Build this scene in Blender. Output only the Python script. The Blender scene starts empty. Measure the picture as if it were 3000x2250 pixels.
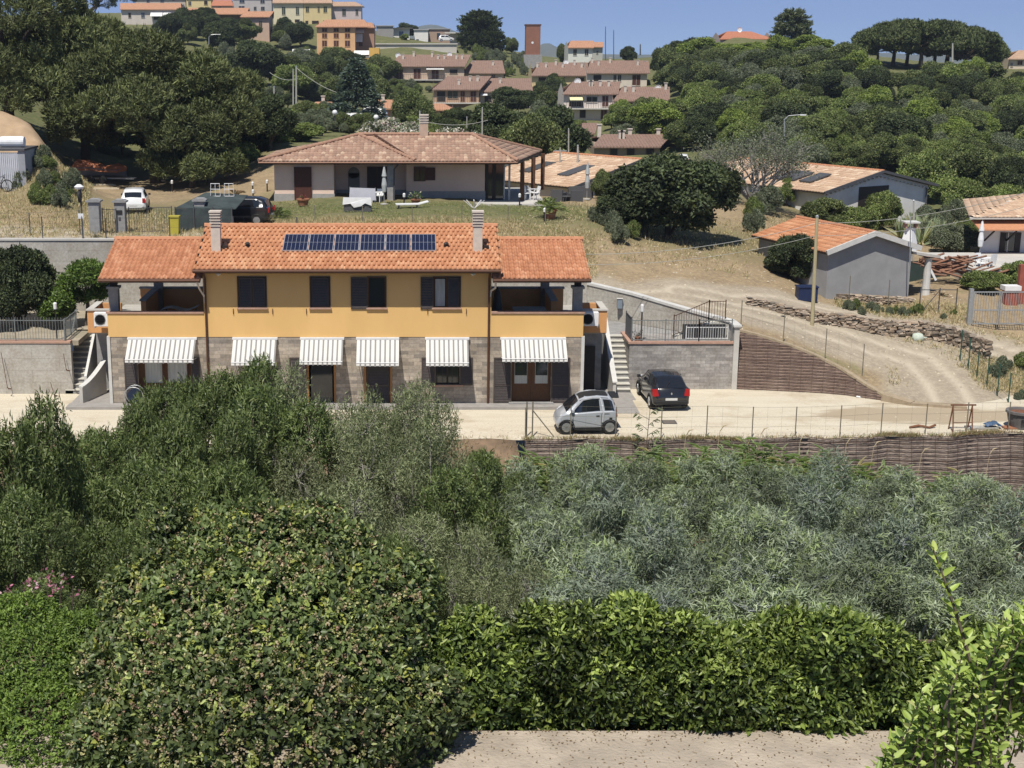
import bpy, math, random
import numpy as np
from mathutils import Vector, Matrix
C = bpy.context.scene.collection
R = math.radians
# ---------------- camera ----------------
F, CX, CY, CH = 4100.0, 1220.0, 1125.0, 15.25       # focal length and principal point of the 3000 px wide frame, eye height
TH = math.atan(975.0/F)
cam = bpy.data.objects.new('camera', bpy.data.cameras.new('camera')); C.objects.link(cam)
cam.location = (0, 0, CH); cam.rotation_euler = (math.pi/2-TH, 0, 0)
cam.data.sensor_width = 36; cam.data.lens = F/3000*36; cam.data.shift_x = (1500-CX)/3000
cam.data.clip_start = 0.3; cam.data.clip_end = 20000
bpy.context.scene.camera = cam
# ---------------- light ----------------
SUN_EL, SUN_AZ = R(61), R(19)                       # azimuth to the left of straight behind the camera
w = bpy.data.worlds.new('World'); bpy.context.scene.world = w; w.use_nodes = True
nt = w.node_tree; bg = nt.nodes['Background']
sky = nt.nodes.new('ShaderNodeTexSky'); sky.sky_type = 'NISHITA'; sky.sun_disc = False
sky.sun_elevation = SUN_EL; sky.sun_rotation = math.pi + SUN_AZ
sky.air_density = 1.0; sky.dust_density = 0.0; sky.ozone_density = 1.6; sky.altitude = 8000
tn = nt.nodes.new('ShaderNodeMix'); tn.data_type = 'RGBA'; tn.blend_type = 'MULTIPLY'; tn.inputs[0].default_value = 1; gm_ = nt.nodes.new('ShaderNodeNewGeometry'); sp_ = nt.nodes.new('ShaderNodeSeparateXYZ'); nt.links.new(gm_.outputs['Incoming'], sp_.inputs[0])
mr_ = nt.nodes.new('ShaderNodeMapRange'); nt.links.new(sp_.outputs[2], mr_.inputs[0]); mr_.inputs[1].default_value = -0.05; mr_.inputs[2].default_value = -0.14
tc_ = nt.nodes.new('ShaderNodeMix'); tc_.data_type = 'RGBA'; nt.links.new(mr_.outputs[0], tc_.inputs[0]); tc_.inputs[6].default_value = (0.30, 0.362, 0.535, 1); tc_.inputs[7].default_value = (1.2, 1.08, 0.97, 1)  # sky colour raised above the frame, added as fill light for shaded walls
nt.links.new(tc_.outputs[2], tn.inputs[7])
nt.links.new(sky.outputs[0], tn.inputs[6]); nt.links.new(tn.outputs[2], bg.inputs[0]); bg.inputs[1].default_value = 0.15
sl = bpy.data.lights.new('sun', 'SUN'); sl.energy = 4.7; sl.angle = R(0.5); sl.color = (1, 0.95, 0.86)
so = bpy.data.objects.new('sun', sl); C.objects.link(so)
sv = Vector((-math.sin(SUN_AZ)*math.cos(SUN_EL), -math.cos(SUN_AZ)*math.cos(SUN_EL), math.sin(SUN_EL)))
so.rotation_euler = sv.to_track_quat('Z', 'Y').to_euler(); so.location = sv*200
vs = bpy.context.scene.view_settings
vs.view_transform = 'Standard'; vs.look = 'None'; vs.gamma = 1; vs.exposure = 0.30
# ---------------- geometry of the frame ----------------
ST, CT = math.sin(TH), math.cos(TH)
def ray(px, py):
 v = (CY-py)/F
 return Vector(((px-CX)/F, CT+v*ST, -ST+v*CT))
def atY(px, py, Y):
 d = ray(px, py); t = Y/d.y
 return Vector((d.x*t, Y, CH+d.z*t))
def atZ(px, py, z):
 d = ray(px, py); t = (z-CH)/d.z
 return Vector((d.x*t, d.y*t, z))
def zY(py, Y): return atY(CX, py, Y).z
def xY(px, z, Y):
 return (px-CX)/F*(Y*CT+(CH-z)*ST)
# ---------------- objects ----------------
WM = {}
def thing(name, label, cat, loc=(0, 0, 0), rotz=0, group=None, kind=None):
 o = bpy.data.objects.new(name, None); C.objects.link(o)
 o.empty_display_size = 0.2
 o.location = loc; o.rotation_euler = (0, 0, rotz)
 WM[o.name] = Matrix.Translation(Vector(loc)) @ Matrix.Rotation(rotz, 4, 'Z')
 tag(o, label, cat, group, kind)
 return o
def tag(o, label=None, cat=None, group=None, kind=None):
 if label: o['label'] = label
 if cat: o['category'] = cat
 if group: o['group'] = group
 if kind: o['kind'] = kind
 return o
def wm(o):
 while o.parent: o = o.parent
 return WM.get(o.name, Matrix.Identity(4))
def link(name, me, mat=None, parent=None, smooth=False):
 o = bpy.data.objects.new(name, me); C.objects.link(o)
 if mat and not me.materials: me.materials.append(mat)
 if parent:
  o.parent = parent
  M = wm(parent)
  if M != Matrix.Identity(4): me.transform(M.inverted())
 if smooth: me.shade_smooth()
 return o
def dup(root, loc, rotz=0, sc=1, label=None, group=None, cat=None, scz=None):
 r = root.copy(); C.objects.link(r); r.location = loc; r.rotation_euler = (0, 0, rotz)
 r.scale = (sc, sc, scz if scz else sc)
 if label: r['label'] = label
 if group: r['group'] = group
 if cat: r['category'] = cat
 for ch in list(root.children):
  c = ch.copy(); C.objects.link(c); c.parent = r
  for g in ch.children:
   d = g.copy(); C.objects.link(d); d.parent = c
 return r
class MB:
 def __init__(s): s.v = []; s.f = []; s.c = []
 def add(s, vs, fs, col=None):
  b = len(s.v); s.v += [tuple(p) for p in vs]; s.f += [tuple(i+b for i in f) for f in fs]
  if col is not None or s.c:
   while len(s.c) < b: s.c.append((1, 1, 1, 1))
   s.c += [tuple(col)+(1,) if col is not None else (1, 1, 1, 1)]*len(vs)
  return s
 def box(s, x0, x1, y0, y1, z0, z1, M=None, col=None):
  vs = [Vector((x, y, z)) for z in (z0, z1) for y in (y0, y1) for x in (x0, x1)]
  if M is not None: vs = [M @ p for p in vs]
  return s.add(vs, [(0, 2, 3, 1), (4, 5, 7, 6), (0, 1, 5, 4), (2, 6, 7, 3), (0, 4, 6, 2), (1, 3, 7, 5)], col)
 def bar(s, p, q, wd, ht, up=(0, 0, 1)):
  p = Vector(p); q = Vector(q); d = (q-p); L = d.length
  if L < 1e-6: return s
  d.normalize(); u = Vector(up)
  sd = d.cross(u)
  if sd.length < 1e-4: sd = d.cross(Vector((1, 0, 0)))
  sd.normalize(); u = sd.cross(d)
  vs = [a+sd*(i*wd/2)+u*(j*ht/2) for a in (p, q) for j in (-1, 1) for i in (-1, 1)]
  return s.add(vs, [(0, 2, 3, 1), (4, 5, 7, 6), (0, 1, 5, 4), (2, 6, 7, 3), (0, 4, 6, 2), (1, 3, 7, 5)])
 def tube(s, pts, rs, n=8, cap=True):
  pts = [Vector(p) for p in pts]
  if not hasattr(rs, '__len__'): rs = [rs]*len(pts)
  rings = []
  for i, p in enumerate(pts):
   d = (pts[min(i+1, len(pts)-1)]-pts[max(i-1, 0)])
   if d.length < 1e-9: d = Vector((0, 0, 1))
   d.normalize()
   a = d.cross(Vector((0.13, 0.97, 0.2))) if abs(d.z) > 0.7 else d.cross(Vector((0, 0, 1)))
   a.normalize(); b = d.cross(a)
   rings.append([p+(a*math.cos(t)+b*math.sin(t))*rs[i] for t in [2*math.pi*k/n for k in range(n)]])
  vs = [q for r in rings for q in r]; fs = []
  for i in range(len(pts)-1):
   for k in range(n):
    fs.append((i*n+k, i*n+(k+1) % n, (i+1)*n+(k+1) % n, (i+1)*n+k))
  if cap: fs += [tuple(range(n))[::-1], tuple(range((len(pts)-1)*n, len(pts)*n))]
  return s.add(vs, fs)
 def lathe(s, c, prof, n=12, axis='z'):
  vs = []; c = Vector(c)
  for r, h in prof:
   for k in range(n):
    t = 2*math.pi*k/n
    if axis == 'z': vs.append(c+Vector((r*math.cos(t), r*math.sin(t), h)))
    elif axis == 'y': vs.append(c+Vector((r*math.cos(t), h, r*math.sin(t))))
    else: vs.append(c+Vector((h, r*math.cos(t), r*math.sin(t))))
  m = len(prof); fs = []
  for i in range(m-1):
   for k in range(n): fs.append((i*n+k, i*n+(k+1) % n, (i+1)*n+(k+1) % n, (i+1)*n+k))
  fs += [tuple(range(n))[::-1], tuple(range((m-1)*n, m*n))]
  return s.add(vs, fs)
 def prism(s, poly, off):
  """polygon (3D points) extruded by vector off"""
  n = len(poly); off = Vector(off)
  vs = [Vector(p) for p in poly]+[Vector(p)+off for p in poly]
  fs = [tuple(range(n))[::-1], tuple(range(n, 2*n))]
  for k in range(n): fs.append((k, (k+1) % n, n+(k+1) % n, n+k))
  return s.add(vs, fs)
 def quad(s, *p): return s.add(p, [tuple(range(len(p)))])
 def build(s, name, mat, parent=None, smooth=False, bevel=0):
  me = bpy.data.meshes.new(name); me.from_pydata(s.v, [], s.f)
  if s.c:
   while len(s.c) < len(s.v): s.c.append((1, 1, 1, 1))
   ca = me.color_attributes.new('Col', 'FLOAT_COLOR', 'POINT')
   ca.data.foreach_set('color', np.array(s.c, dtype=np.float32).ravel())
  me.validate(); me.update()
  import bmesh
  if len(s.v) < 60000:
   bm = bmesh.new(); bm.from_mesh(me); bmesh.ops.recalc_face_normals(bm, faces=bm.faces)
   bm.to_mesh(me); bm.free()
  o = link(name, me, mat, parent, smooth)
  if bevel:
   b = o.modifiers.new('bevel', 'BEVEL'); b.width = bevel; b.segments = 2; b.limit_method = 'ANGLE'
  return o
def npmesh(name, V, Q, col=None, mat=None, parent=None, smooth=False, face_n=4):
 me = bpy.data.meshes.new(name)
 V = np.asarray(V, dtype=np.float32); Q = np.asarray(Q, dtype=np.int32)
 me.vertices.add(len(V)); me.vertices.foreach_set('co', V.ravel())
 me.loops.add(Q.size); me.loops.foreach_set('vertex_index', Q.ravel())
 me.polygons.add(len(Q)); me.polygons.foreach_set('loop_start', np.arange(0, Q.size, face_n, dtype=np.int32))
 me.update(calc_edges=True)
 if col is not None:
  ca = me.color_attributes.new('Col', 'FLOAT_COLOR', 'POINT')
  c4 = np.ones((len(V), 4), dtype=np.float32); c4[:, :3] = col
  ca.data.foreach_set('color', c4.ravel())
 return link(name, me, mat, parent, smooth)
# ---------------- materials ----------------
MT = {}
def lin(c): return tuple(c)+(1,)
def newmat(name):
 m = bpy.data.materials.new(name); m.use_nodes = True
 return m, m.node_tree, m.node_tree.nodes['Principled BSDF']
def nz(nt, scale, detail=4, vec=None, rough=0.6, w=None):
 n = nt.nodes.new('ShaderNodeTexNoise'); n.inputs['Scale'].default_value = scale
 n.inputs['Detail'].default_value = detail; n.inputs['Roughness'].default_value = rough
 if vec is not None: nt.links.new(vec, n.inputs['Vector'])
 return n.outputs['Fac']
def ramp(nt, fac, a, b):
 r = nt.nodes.new('ShaderNodeMapRange'); nt.links.new(fac, r.inputs[0])
 r.inputs[1].default_value = a; r.inputs[2].default_value = b; r.inputs[3].default_value = 0; r.inputs[4].default_value = 1
 return r.outputs[0]
def mixc(nt, fac, a, b, typ='MIX'):
 m = nt.nodes.new('ShaderNodeMix'); m.data_type = 'RGBA'; m.blend_type = typ
 for k, x in ((0, fac), (6, a), (7, b)):
  if isinstance(x, bpy.types.NodeSocket): nt.links.new(x, m.inputs[k])
  elif k == 0: m.inputs[k].default_value = x
  else: m.inputs[k].default_value = lin(x)
 return m.outputs[2]
def objvec(nt, sx=1, sy=1, sz=1, wall=False):
 t = nt.nodes.new('ShaderNodeTexCoord')
 if wall:   # (x+y, z) so that a brick pattern runs round corners
  s = nt.nodes.new('ShaderNodeSeparateXYZ'); nt.links.new(t.outputs['Object'], s.inputs[0])
  a = nt.nodes.new('ShaderNodeMath'); a.operation = 'ADD'; nt.links.new(s.outputs[0], a.inputs[0]); nt.links.new(s.outputs[1], a.inputs[1])
  c = nt.nodes.new('ShaderNodeCombineXYZ'); nt.links.new(a.outputs[0], c.inputs[0]); nt.links.new(s.outputs[2], c.inputs[1])
  return c.outputs[0]
 m = nt.nodes.new('ShaderNodeMapping'); nt.links.new(t.outputs['Object'], m.inputs[0])
 m.inputs['Scale'].default_value = (sx, sy, sz); return m.outputs[0]
def bumpn(nt, b, h, strength, dist=0.02):
 n = nt.nodes.new('ShaderNodeBump'); n.inputs['Strength'].default_value = strength; n.inputs['Distance'].default_value = dist
 nt.links.new(h, n.inputs['Height']); nt.links.new(n.outputs[0], b.inputs['Normal'])
def mat(name, c1, c2=None, scale=2.0, rough=0.85, bump=0.0, bscale=30, metal=0, spec=0.3, st=(1, 1, 1), lo=0.35, hi=0.65, attr=False, dirt=0.0, bd=0.02):
 if name in MT: return MT[name]
 m, nt, b = newmat(name); v = objvec(nt, *st)
 if c2 is None: c2 = tuple(x*0.88 for x in c1)
 col = mixc(nt, ramp(nt, nz(nt, scale, 6, v), lo, hi), c1, c2)
 if dirt:
  col = mixc(nt, ramp(nt, nz(nt, scale*0.23, 5, v), 0.5, 0.75), col, tuple(x*(1-dirt) for x in c1))
 if attr:
  a = nt.nodes.new('ShaderNodeVertexColor'); a.layer_name = 'Col'
  col = mixc(nt, 1.0, col, a.outputs[0], 'MULTIPLY')
 nt.links.new(col, b.inputs['Base Color'])
 b.inputs['Roughness'].default_value = rough; b.inputs['Metallic'].default_value = metal
 b.inputs['Specular IOR Level'].default_value = spec
 if bump: bumpn(nt, b, nz(nt, bscale, 4, v), bump, bd)
 MT[name] = m; return m
def leafmat(name, rough=0.5, trans=0.3, spec=0.35):
 if name in MT: return MT[name]
 m, nt, b = newmat(name)
 a = nt.nodes.new('ShaderNodeVertexColor'); a.layer_name = 'Col'
 nt.links.new(a.outputs[0], b.inputs['Base Color']); b.inputs['Roughness'].default_value = rough
 b.inputs['Specular IOR Level'].default_value = spec
 t = nt.nodes.new('ShaderNodeBsdfTranslucent')
 tc = mixc(nt, 1.0, a.outputs[0], (1.15, 1.25, 0.6), 'MULTIPLY'); nt.links.new(tc, t.inputs[0])
 x = nt.nodes.new('ShaderNodeMixShader'); x.inputs[0].default_value = trans
 nt.links.new(b.outputs[0], x.inputs[1]); nt.links.new(t.outputs[0], x.inputs[2])
 nt.links.new(x.outputs[0], nt.nodes['Material Output'].inputs['Surface'])
 MT[name] = m; return m
def brickmat(name, ca, cb, mortar, bw, bh, msize=0.01, bump=0.4, off=0.5, rough=0.85, tint=0.5):
 if name in MT: return MT[name]
 m, nt, b = newmat(name); v = objvec(nt, wall=True)
 t = nt.nodes.new('ShaderNodeTexBrick'); nt.links.new(v, t.inputs['Vector'])
 t.inputs['Scale'].default_value = 1; t.inputs['Brick Width'].default_value = bw; t.inputs['Row Height'].default_value = bh
 t.inputs['Mortar Size'].default_value = msize; t.offset = off; t.inputs['Bias'].default_value = 0
 t.inputs['Color1'].default_value = lin(ca); t.inputs['Color2'].default_value = lin(cb); t.inputs['Mortar'].default_value = lin(mortar)
 v3 = objvec(nt)
 col = mixc(nt, ramp(nt, nz(nt, 1.3, 5, v3), 0.3, 0.7), t.outputs[0], tuple(tint*x+0.5*(1-tint) for x in (0.75, 0.7, 0.65)), 'MULTIPLY')
 col = mixc(nt, ramp(nt, nz(nt, 9, 5, v3), 0.35, 0.7), col, (0.7, 0.68, 0.66), 'MULTIPLY')
 nt.links.new(col, b.inputs['Base Color']); b.inputs['Roughness'].default_value = rough
 bumpn(nt, b, t.outputs['Fac'], -bump, 0.02)
 MT[name] = m; return m
def glassmat(name='window_glass', c=(0.02, 0.025, 0.03)):
 if name in MT: return MT[name]
 m, nt, b = newmat(name); b.inputs['Base Color'].default_value = lin(c); b.inputs['Roughness'].default_value = 0.06
 b.inputs['Specular IOR Level'].default_value = 0.8; MT[name] = m; return m
M_white = mat('white_paint', (0.56, 0.55, 0.52), (0.48, 0.47, 0.45), 3, 0.7)
M_yellow = mat('yellow_plaster', (0.71, 0.45, 0.18), (0.655, 0.41, 0.16), 0.9, 0.9, 0.15, 60, dirt=0.13, st=(1.2, 1.2, .4))
M_orange = mat('orange_plaster', (0.60, 0.31, 0.13), None, 1.5, 0.9, 0.15, 60)
M_stone = brickmat('stone_cladding', (0.56, 0.485, 0.40), (0.27, 0.24, 0.21), (0.27, 0.245, 0.215), 0.5, 0.165, 0.006, 0.5)
M_grey = mat('grey_stone', (0.30, 0.29, 0.28), (0.22, 0.215, 0.21), 4, 0.85, 0.3, 25)
M_conc = mat('concrete', (0.40, 0.385, 0.35), (0.31, 0.295, 0.27), 1.2, 0.9, 0.25, 14, dirt=0.25)
M_concl = mat('pale_concrete', (0.50, 0.48, 0.44), (0.42, 0.40, 0.37), 1.0, 0.9, 0.2, 14)
M_dark = mat('dark_brown_wood', (0.030, 0.022, 0.018), (0.022, 0.017, 0.014), 9, 0.55)
M_wood = mat('brown_wood', (0.105, 0.048, 0.022), (0.07, 0.032, 0.016), 8, 0.6, st=(4, 4, 0.6))
M_owood = mat('orange_wood', (0.33, 0.16, 0.055), (0.26, 0.12, 0.04), 8, 0.6, st=(4, 4, 0.6))
M_black = mat('black_iron', (0.03, 0.03, 0.032), None, 8, 0.5)
M_dgrey = mat('dark_grey_metal', (0.10, 0.10, 0.105), None, 8, 0.5, metal=0.3)
M_galv = mat('galvanised_metal', (0.42, 0.43, 0.43), (0.34, 0.35, 0.35), 8, 0.45, metal=0.5)
M_rail = mat('grey_green_railing', (0.20, 0.22, 0.22), None, 8, 0.5, metal=0.3)
M_terra = mat('terracotta_coping', (0.43, 0.27, 0.205), (0.35, 0.215, 0.16), 6, 0.85)
M_pot = mat('terracotta_pot', (0.32, 0.14, 0.08), (0.25, 0.11, 0.06), 6, 0.85)
M_glass = glassmat()
M_curt = mat('white_curtain', (0.45, 0.46, 0.45), (0.28, 0.30, 0.30), 3, 0.8, st=(12, 12, 0.4))
M_rub = mat('tyre_rubber', (0.018, 0.018, 0.018), None, 9, 0.8)
M_plas = mat('white_plastic', (0.72, 0.72, 0.72), None, 3, 0.5)
M_tan = mat('weathered_timber', (0.42, 0.37, 0.22), (0.33, 0.28, 0.17), 5, 0.85, st=(6, 6, 0.4))
M_copper = mat('brown_copper', (0.11, 0.055, 0.035), None, 8, 0.5, metal=0.4)
# ================= terrain =================
CP = [  # px, py, Y : points the ground passes through
 (-900,700,70),(-400,705,70),(0,722,70),(120,706,70.2),(330,712,71),(0,655,75),(-500,640,80),
 (300,690,72),(600,690,72),(600,650,78),(350,620,84),(600,600,88),(200,570,95),(800,592,88.5),(1100,594,88),(1424,598,88),(1600,600,89),
 (1000,650,76),(1300,655,76),(1500,655,77),(1700,645,80),
 (120,430,89),(60,400,95),(220,510,90),(230,600,84),(-300,420,95),(40,560,84),(-800,380,110),
 (350,480,112),(700,470,112),(0,330,115),(0,250,140),(400,300,170),
 (1750,800,72),(1720,834,70),(1720,770,74),(1850,855,69.4),(1780,700,77),
 (2000,850,70),(2000,775,75),(2000,700,82),(2000,660,88),
 (2150,935,65.5),(2150,905,67.6),(2150,880,70),(2150,780,76),(2250,865,71.5),(2250,800,76),(2250,720,84),
 (2300,958,66),(2300,925,68.2),(2300,885,71),(2400,1055,63.2),(2500,1030,65),(2500,985,67),(2400,975,66.6),(2500,930,69.3),(2540,890,75),(2540,870,80),
 (2600,1100,63),(2560,1145,61.6),(2700,1165,61.1),(2850,1050,66),(2780,1020,67),(2700,1000,67.5),(2800,950,70),(2700,955,69.3),(2850,1010,67.8),(2950,1120,63.5),(3000,1080,66),(3000,985,69.5),(2950,900,76),(3200,900,76),(2960,1185,60.6),(3200,1150,62),
 (3000,785,88),(2800,800,84),(2700,850,78),(3400,780,88),(2700,740,92),
 (1700,560,105),(1880,560,106),(1560,570,105),(2200,600,100),(2500,640,112),(2690,640,111),(2100,520,125),(2900,560,130),(2700,600,120),(2900,510,150),(3300,520,150),
 (800,420,110),(1300,400,130),(1400,300,190),(1400,330,170),(1150,258,276),(1340,258,276),(1420,240,281),(1280,318,232),(1400,318,232),(1480,322,234),(1560,318,236),(1580,280,266),(1700,275,266),(1800,265,264),(1900,262,264),(1700,358,212),(1790,358,211),(1830,352,211),(1950,350,211),(1760,473,146),(1930,473,146),(905,350,172),(975,350,172),(1110,350,167),(1170,350,167),(1300,350,186),(1300,410,156),(1720,412,190),(1000,392,140),(1200,150,310),(1200,118,340),(1000,150,320),
 (900,100,332),(850,190,300),(700,45,350),(600,20,370),(400,55,345),(400,120,300),(750,95,335),(1000,60,350),
 (1400,130,350),(1500,150,350),(1500,200,300),(1700,170,340),(1620,195,320),(1900,172,320),(1900,345,200),(1900,400,160),(1800,465,148),(1950,290,235),
 (2200,450,140),(2500,400,170),(2500,300,200),(2500,205,230),(2500,160,262),(2200,150,270),(2150,110,290),(2300,120,290),(2800,190,250),(2650,190,255),(3000,205,250),(3000,350,190),(3000,480,150),(2900,480,157),(2200,300,205),(2200,220,235),(2700,300,200),(2700,450,150),
 (3500,200,250),(3500,350,190),(4200,300,220),(4200,700,100),(-900,250,150),(-900,100,300),(-1500,400,110),(4200,900,75),(-1600,700,70),(4200,1150,61),
 (-1500,100,420),(-500,60,420),(200,40,420),(700,60,430),(1200,150,430),(1700,200,430),(2200,170,400),(2700,210,380),(3200,230,380),(4200,250,400),(0,60,340)]
pts = [atY(*p) for p in CP]
def _w(X, Y): return np.stack([np.asarray(X)/np.asarray(Y)*3.2, np.log(np.asarray(Y))], -1)
_A = _w([p.x for p in pts], [p.y for p in pts]); _Z = np.array([p.z for p in pts])
def _phi(a, b):
 d = np.sqrt(((a[:, None, :]-b[None, :, :])**2).sum(-1)+1e-4)
 return d
_n = len(_A)
_K = np.zeros((_n+3, _n+3)); _K[:_n, :_n] = _phi(_A, _A)+np.eye(_n)*-0.004
_P = np.hstack([np.ones((_n, 1)), _A]); _K[:_n, _n:] = _P; _K[_n:, :_n] = _P.T
_S = np.linalg.solve(_K, np.concatenate([_Z, np.zeros(3)]))
def gz_arr(X, Y):
 W = _w(X, np.maximum(Y, 40)); sh = W.shape[:-1]; W = W.reshape(-1, 2)
 out = np.zeros(len(W))
 for i in range(0, len(W), 20000):
  w_ = W[i:i+20000]; out[i:i+20000] = _phi(w_, _A) @ _S[:_n] + _S[_n] + w_ @ _S[_n+1:]
 return out.reshape(sh)
def gz(X, Y): return float(gz_arr(np.array([X]), np.array([Y]))[0])
def onground(px, py, Y0=64, Y1=420):
 """point of the terrain seen at a pixel"""
 Ys = np.exp(np.linspace(math.log(Y0), math.log(Y1), 400))
 d = ray(px, py); t = Ys/d.y
 Z = CH+d.z*t; G = gz_arr(d.x*t, Ys)
 k = np.where(Z <= G)[0]
 i = k[0] if len(k) else int(np.argmin(Z-G))
 return Vector((d.x*t[i], Ys[i], G[i]))
# front edge of the upper ground: back wall, ramp wall, reinforced bank, then the level yard
EDGE = [(-200, 70.2), (xY(1720, 3.9, 70.0), 70.05)]
WALLPTS = [atY(1720, 832, 70.0), atY(1850, 862, 68.3), atY(1980, 900, 66.4), atY(2080, 928, 65.0), atY(2140, 943, 64.1)]
EDGE += [(p.x, p.y+0.12) for p in WALLPTS[1:]]
BANKPTS = [atY(2147, 965, 63.9), atY(2230, 985, 63.6), atY(2320, 1014, 63.2), atY(2400, 1047, 62.8), atY(2470, 1083, 62.3), atY(2530, 1122, 61.6), atY(2597, 1163, 60.9)]
EDGE += [(p.x, p.y+0.03) for p in BANKPTS]
EDGE += [(BANKPTS[-1].x+0.8, 60.2), (BANKPTS[-1].x+3, 59.6), (200, 59.2)]
EX = np.array([e[0] for e in EDGE]); EY = np.array([e[1] for e in EDGE])
def edgeY(s):   # s = X/Y
 Y = np.full_like(s, 66.0)
 for _ in range(60): Y = 0.5*Y+0.5*np.interp(s*Y, EX, EY)
 return Y
from mathutils import noise as mnoise
def fbm(x, y, sc): return mnoise.noise(Vector((x*sc, y*sc, 3.1)))+0.5*mnoise.noise(Vector((x*sc*2.3, y*sc*2.3, 7.7)))
ROAD_A = [(2800,1235,.0),(2800,1180,.1),(2765,1120,.45),(2690,1055,.9),(2560,1003,1.6),(2400,962,2.1),(2250,927,2.6),(2100,890,3.1),(1950,860,3.5),(1800,838,4.),(1720,826,4.1)]
ROAD_B = [(3100,1000,1.7),(2900,965,1.9),(2700,940,2.1),(2500,905,2.5),(2300,880,2.8),(2150,868,3.2),(2000,850,3.5)]
def line2(L): return np.array([(atZ(a, b, z).x, atZ(a, b, z).y) for a, b, z in L])
RA, RB = line2(ROAD_A), line2(ROAD_B)
RC = np.array([(-40, 72.2), (-10, 72.0), (RA[-1][0], RA[-1][1]+1.0)])
def dline(X, Y, L):
 D = np.full(X.shape, 1e9)
 for (ax, ay), (bx, by) in zip(L[:-1], L[1:]):
  dx, dy = bx-ax, by-ay; t = np.clip(((X-ax)*dx+(Y-ay)*dy)/(dx*dx+dy*dy), 0, 1)
  D = np.minimum(D, np.hypot(X-ax-t*dx, Y-ay-t*dy))
 return D
NS, NR = 420, 330
s = np.concatenate([np.linspace(-.95, -.32, 40)[:-1], np.linspace(-.32, .52, 340), np.linspace(.52, 1.1, 41)[1:]])
NS = len(s)
Yb = edgeY(s); t = np.linspace(0, 1, NR)
Yg = Yb[:, None]*(450/Yb[:, None])**t[None, :]; Xg = s[:, None]*Yg
Zg = gz_arr(Xg, Yg)
nzv = np.array([[fbm(x, y, 0.35) for x, y in zip(a, b)] for a, b in zip(Xg, Yg)])
nz2 = np.array([[fbm(x, y, 1.7) for x, y in zip(a, b)] for a, b in zip(Xg, Yg)])
road = np.clip(1-np.maximum(0, np.minimum(np.minimum(dline(Xg, Yg, RA), dline(Xg, Yg, RB)), dline(Xg, Yg, RC))-1.9-0.35*nzv-.8*np.clip((68-Yg)/6, 0, 1))/0.7, 0, 1)
rut = np.minimum(dline(Xg, Yg, RA), np.minimum(dline(Xg, Yg, RB), dline(Xg, Yg, RC)))
rut = np.exp(-((rut-0.75)/0.22)**2)
rough_ = (1-road)*(0.10+0.10*np.clip((Yg-70)/20, 0, 1))
Zg = Zg+nzv*rough_*0.8+nz2*0.05*(1-road*0.8)*np.clip(Yg/70, 0, 1)-rut*0.03
# flatten at the very edge so it meets walls
lawn = np.zeros_like(Xg)
lawn_c = [(xY(1250, 6, 82), 84, 26, 6.5)]
for cx_, cy_, rx, ry in lawn_c: lawn = np.maximum(lawn, np.clip(1.3-np.hypot((Xg-cx_)/rx, (Yg-cy_)/ry)+0.25*nzv, 0, 1))
lawn = np.where(Yg < 77, lawn*0.4, lawn)
far = np.clip((Yg-98)/14+0.4*nzv, 0, 1)
green = np.clip(lawn+far, 0, 1)
Vx = np.stack([Xg, Yg, Zg], -1).reshape(-1, 3)
ii, jj = np.meshgrid(np.arange(NS-1), np.arange(NR-1), indexing='ij')
Q = np.stack([ii*NR+jj, (ii+1)*NR+jj, (ii+1)*NR+jj+1, ii*NR+jj+1], -1).reshape(-1, 4)
colr = np.stack([road, rut*road, green], -1).reshape(-1, 3)
def groundmat():
 m, nt, b = newmat('dry_ground'); v = objvec(nt)
 a = nt.nodes.new('ShaderNodeVertexColor'); a.layer_name = 'Col'
 sp = nt.nodes.new('ShaderNodeSeparateColor'); nt.links.new(a.outputs[0], sp.inputs[0])
 n1 = nz(nt, 0.6, 8, v, 0.7); n2 = nz(nt, 5, 6, v, 0.7); n3 = nz(nt, 0.25, 4, v)
 dry = mixc(nt, ramp(nt, n1, 0.3, 0.7), (0.31, 0.235, 0.15), (0.19, 0.142, 0.092))
 dry = mixc(nt, ramp(nt, n2, 0.45, 0.7), dry, (0.36, 0.28, 0.165))
 dry = mixc(nt, ramp(nt, n3, 0.6, 0.74), dry, (0.18, 0.18, 0.08))
 gr = mixc(nt, ramp(nt, n1, 0.35, 0.65), (0.105, 0.12, 0.05), (0.19, 0.17, 0.09))
 gr = mixc(nt, ramp(nt, n2, 0.4, 0.7), gr, (0.08, 0.095, 0.035))
 rd = mixc(nt, ramp(nt, n1, 0.3, 0.7), (0.34, 0.29, 0.22), (0.25, 0.21, 0.16))
 rd = mixc(nt, ramp(nt, n2, 0.45, 0.75), rd, (0.42, 0.36, 0.27))
 rd = mixc(nt, sp.outputs[1], rd, (0.46, 0.40, 0.31))
 c = mixc(nt, sp.outputs[2], dry, gr); c = mixc(nt, sp.outputs[0], c, rd)
 nt.links.new(c, b.inputs['Base Color']); b.inputs['Roughness'].default_value = 0.95; b.inputs['Specular IOR Level'].default_value = 0.1
 bumpn(nt, b, n2, 0.7, 0.06)
 return m
M_ground = groundmat()
npmesh('ground', Vx, Q, colr, M_ground)['kind'] = 'structure'
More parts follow.
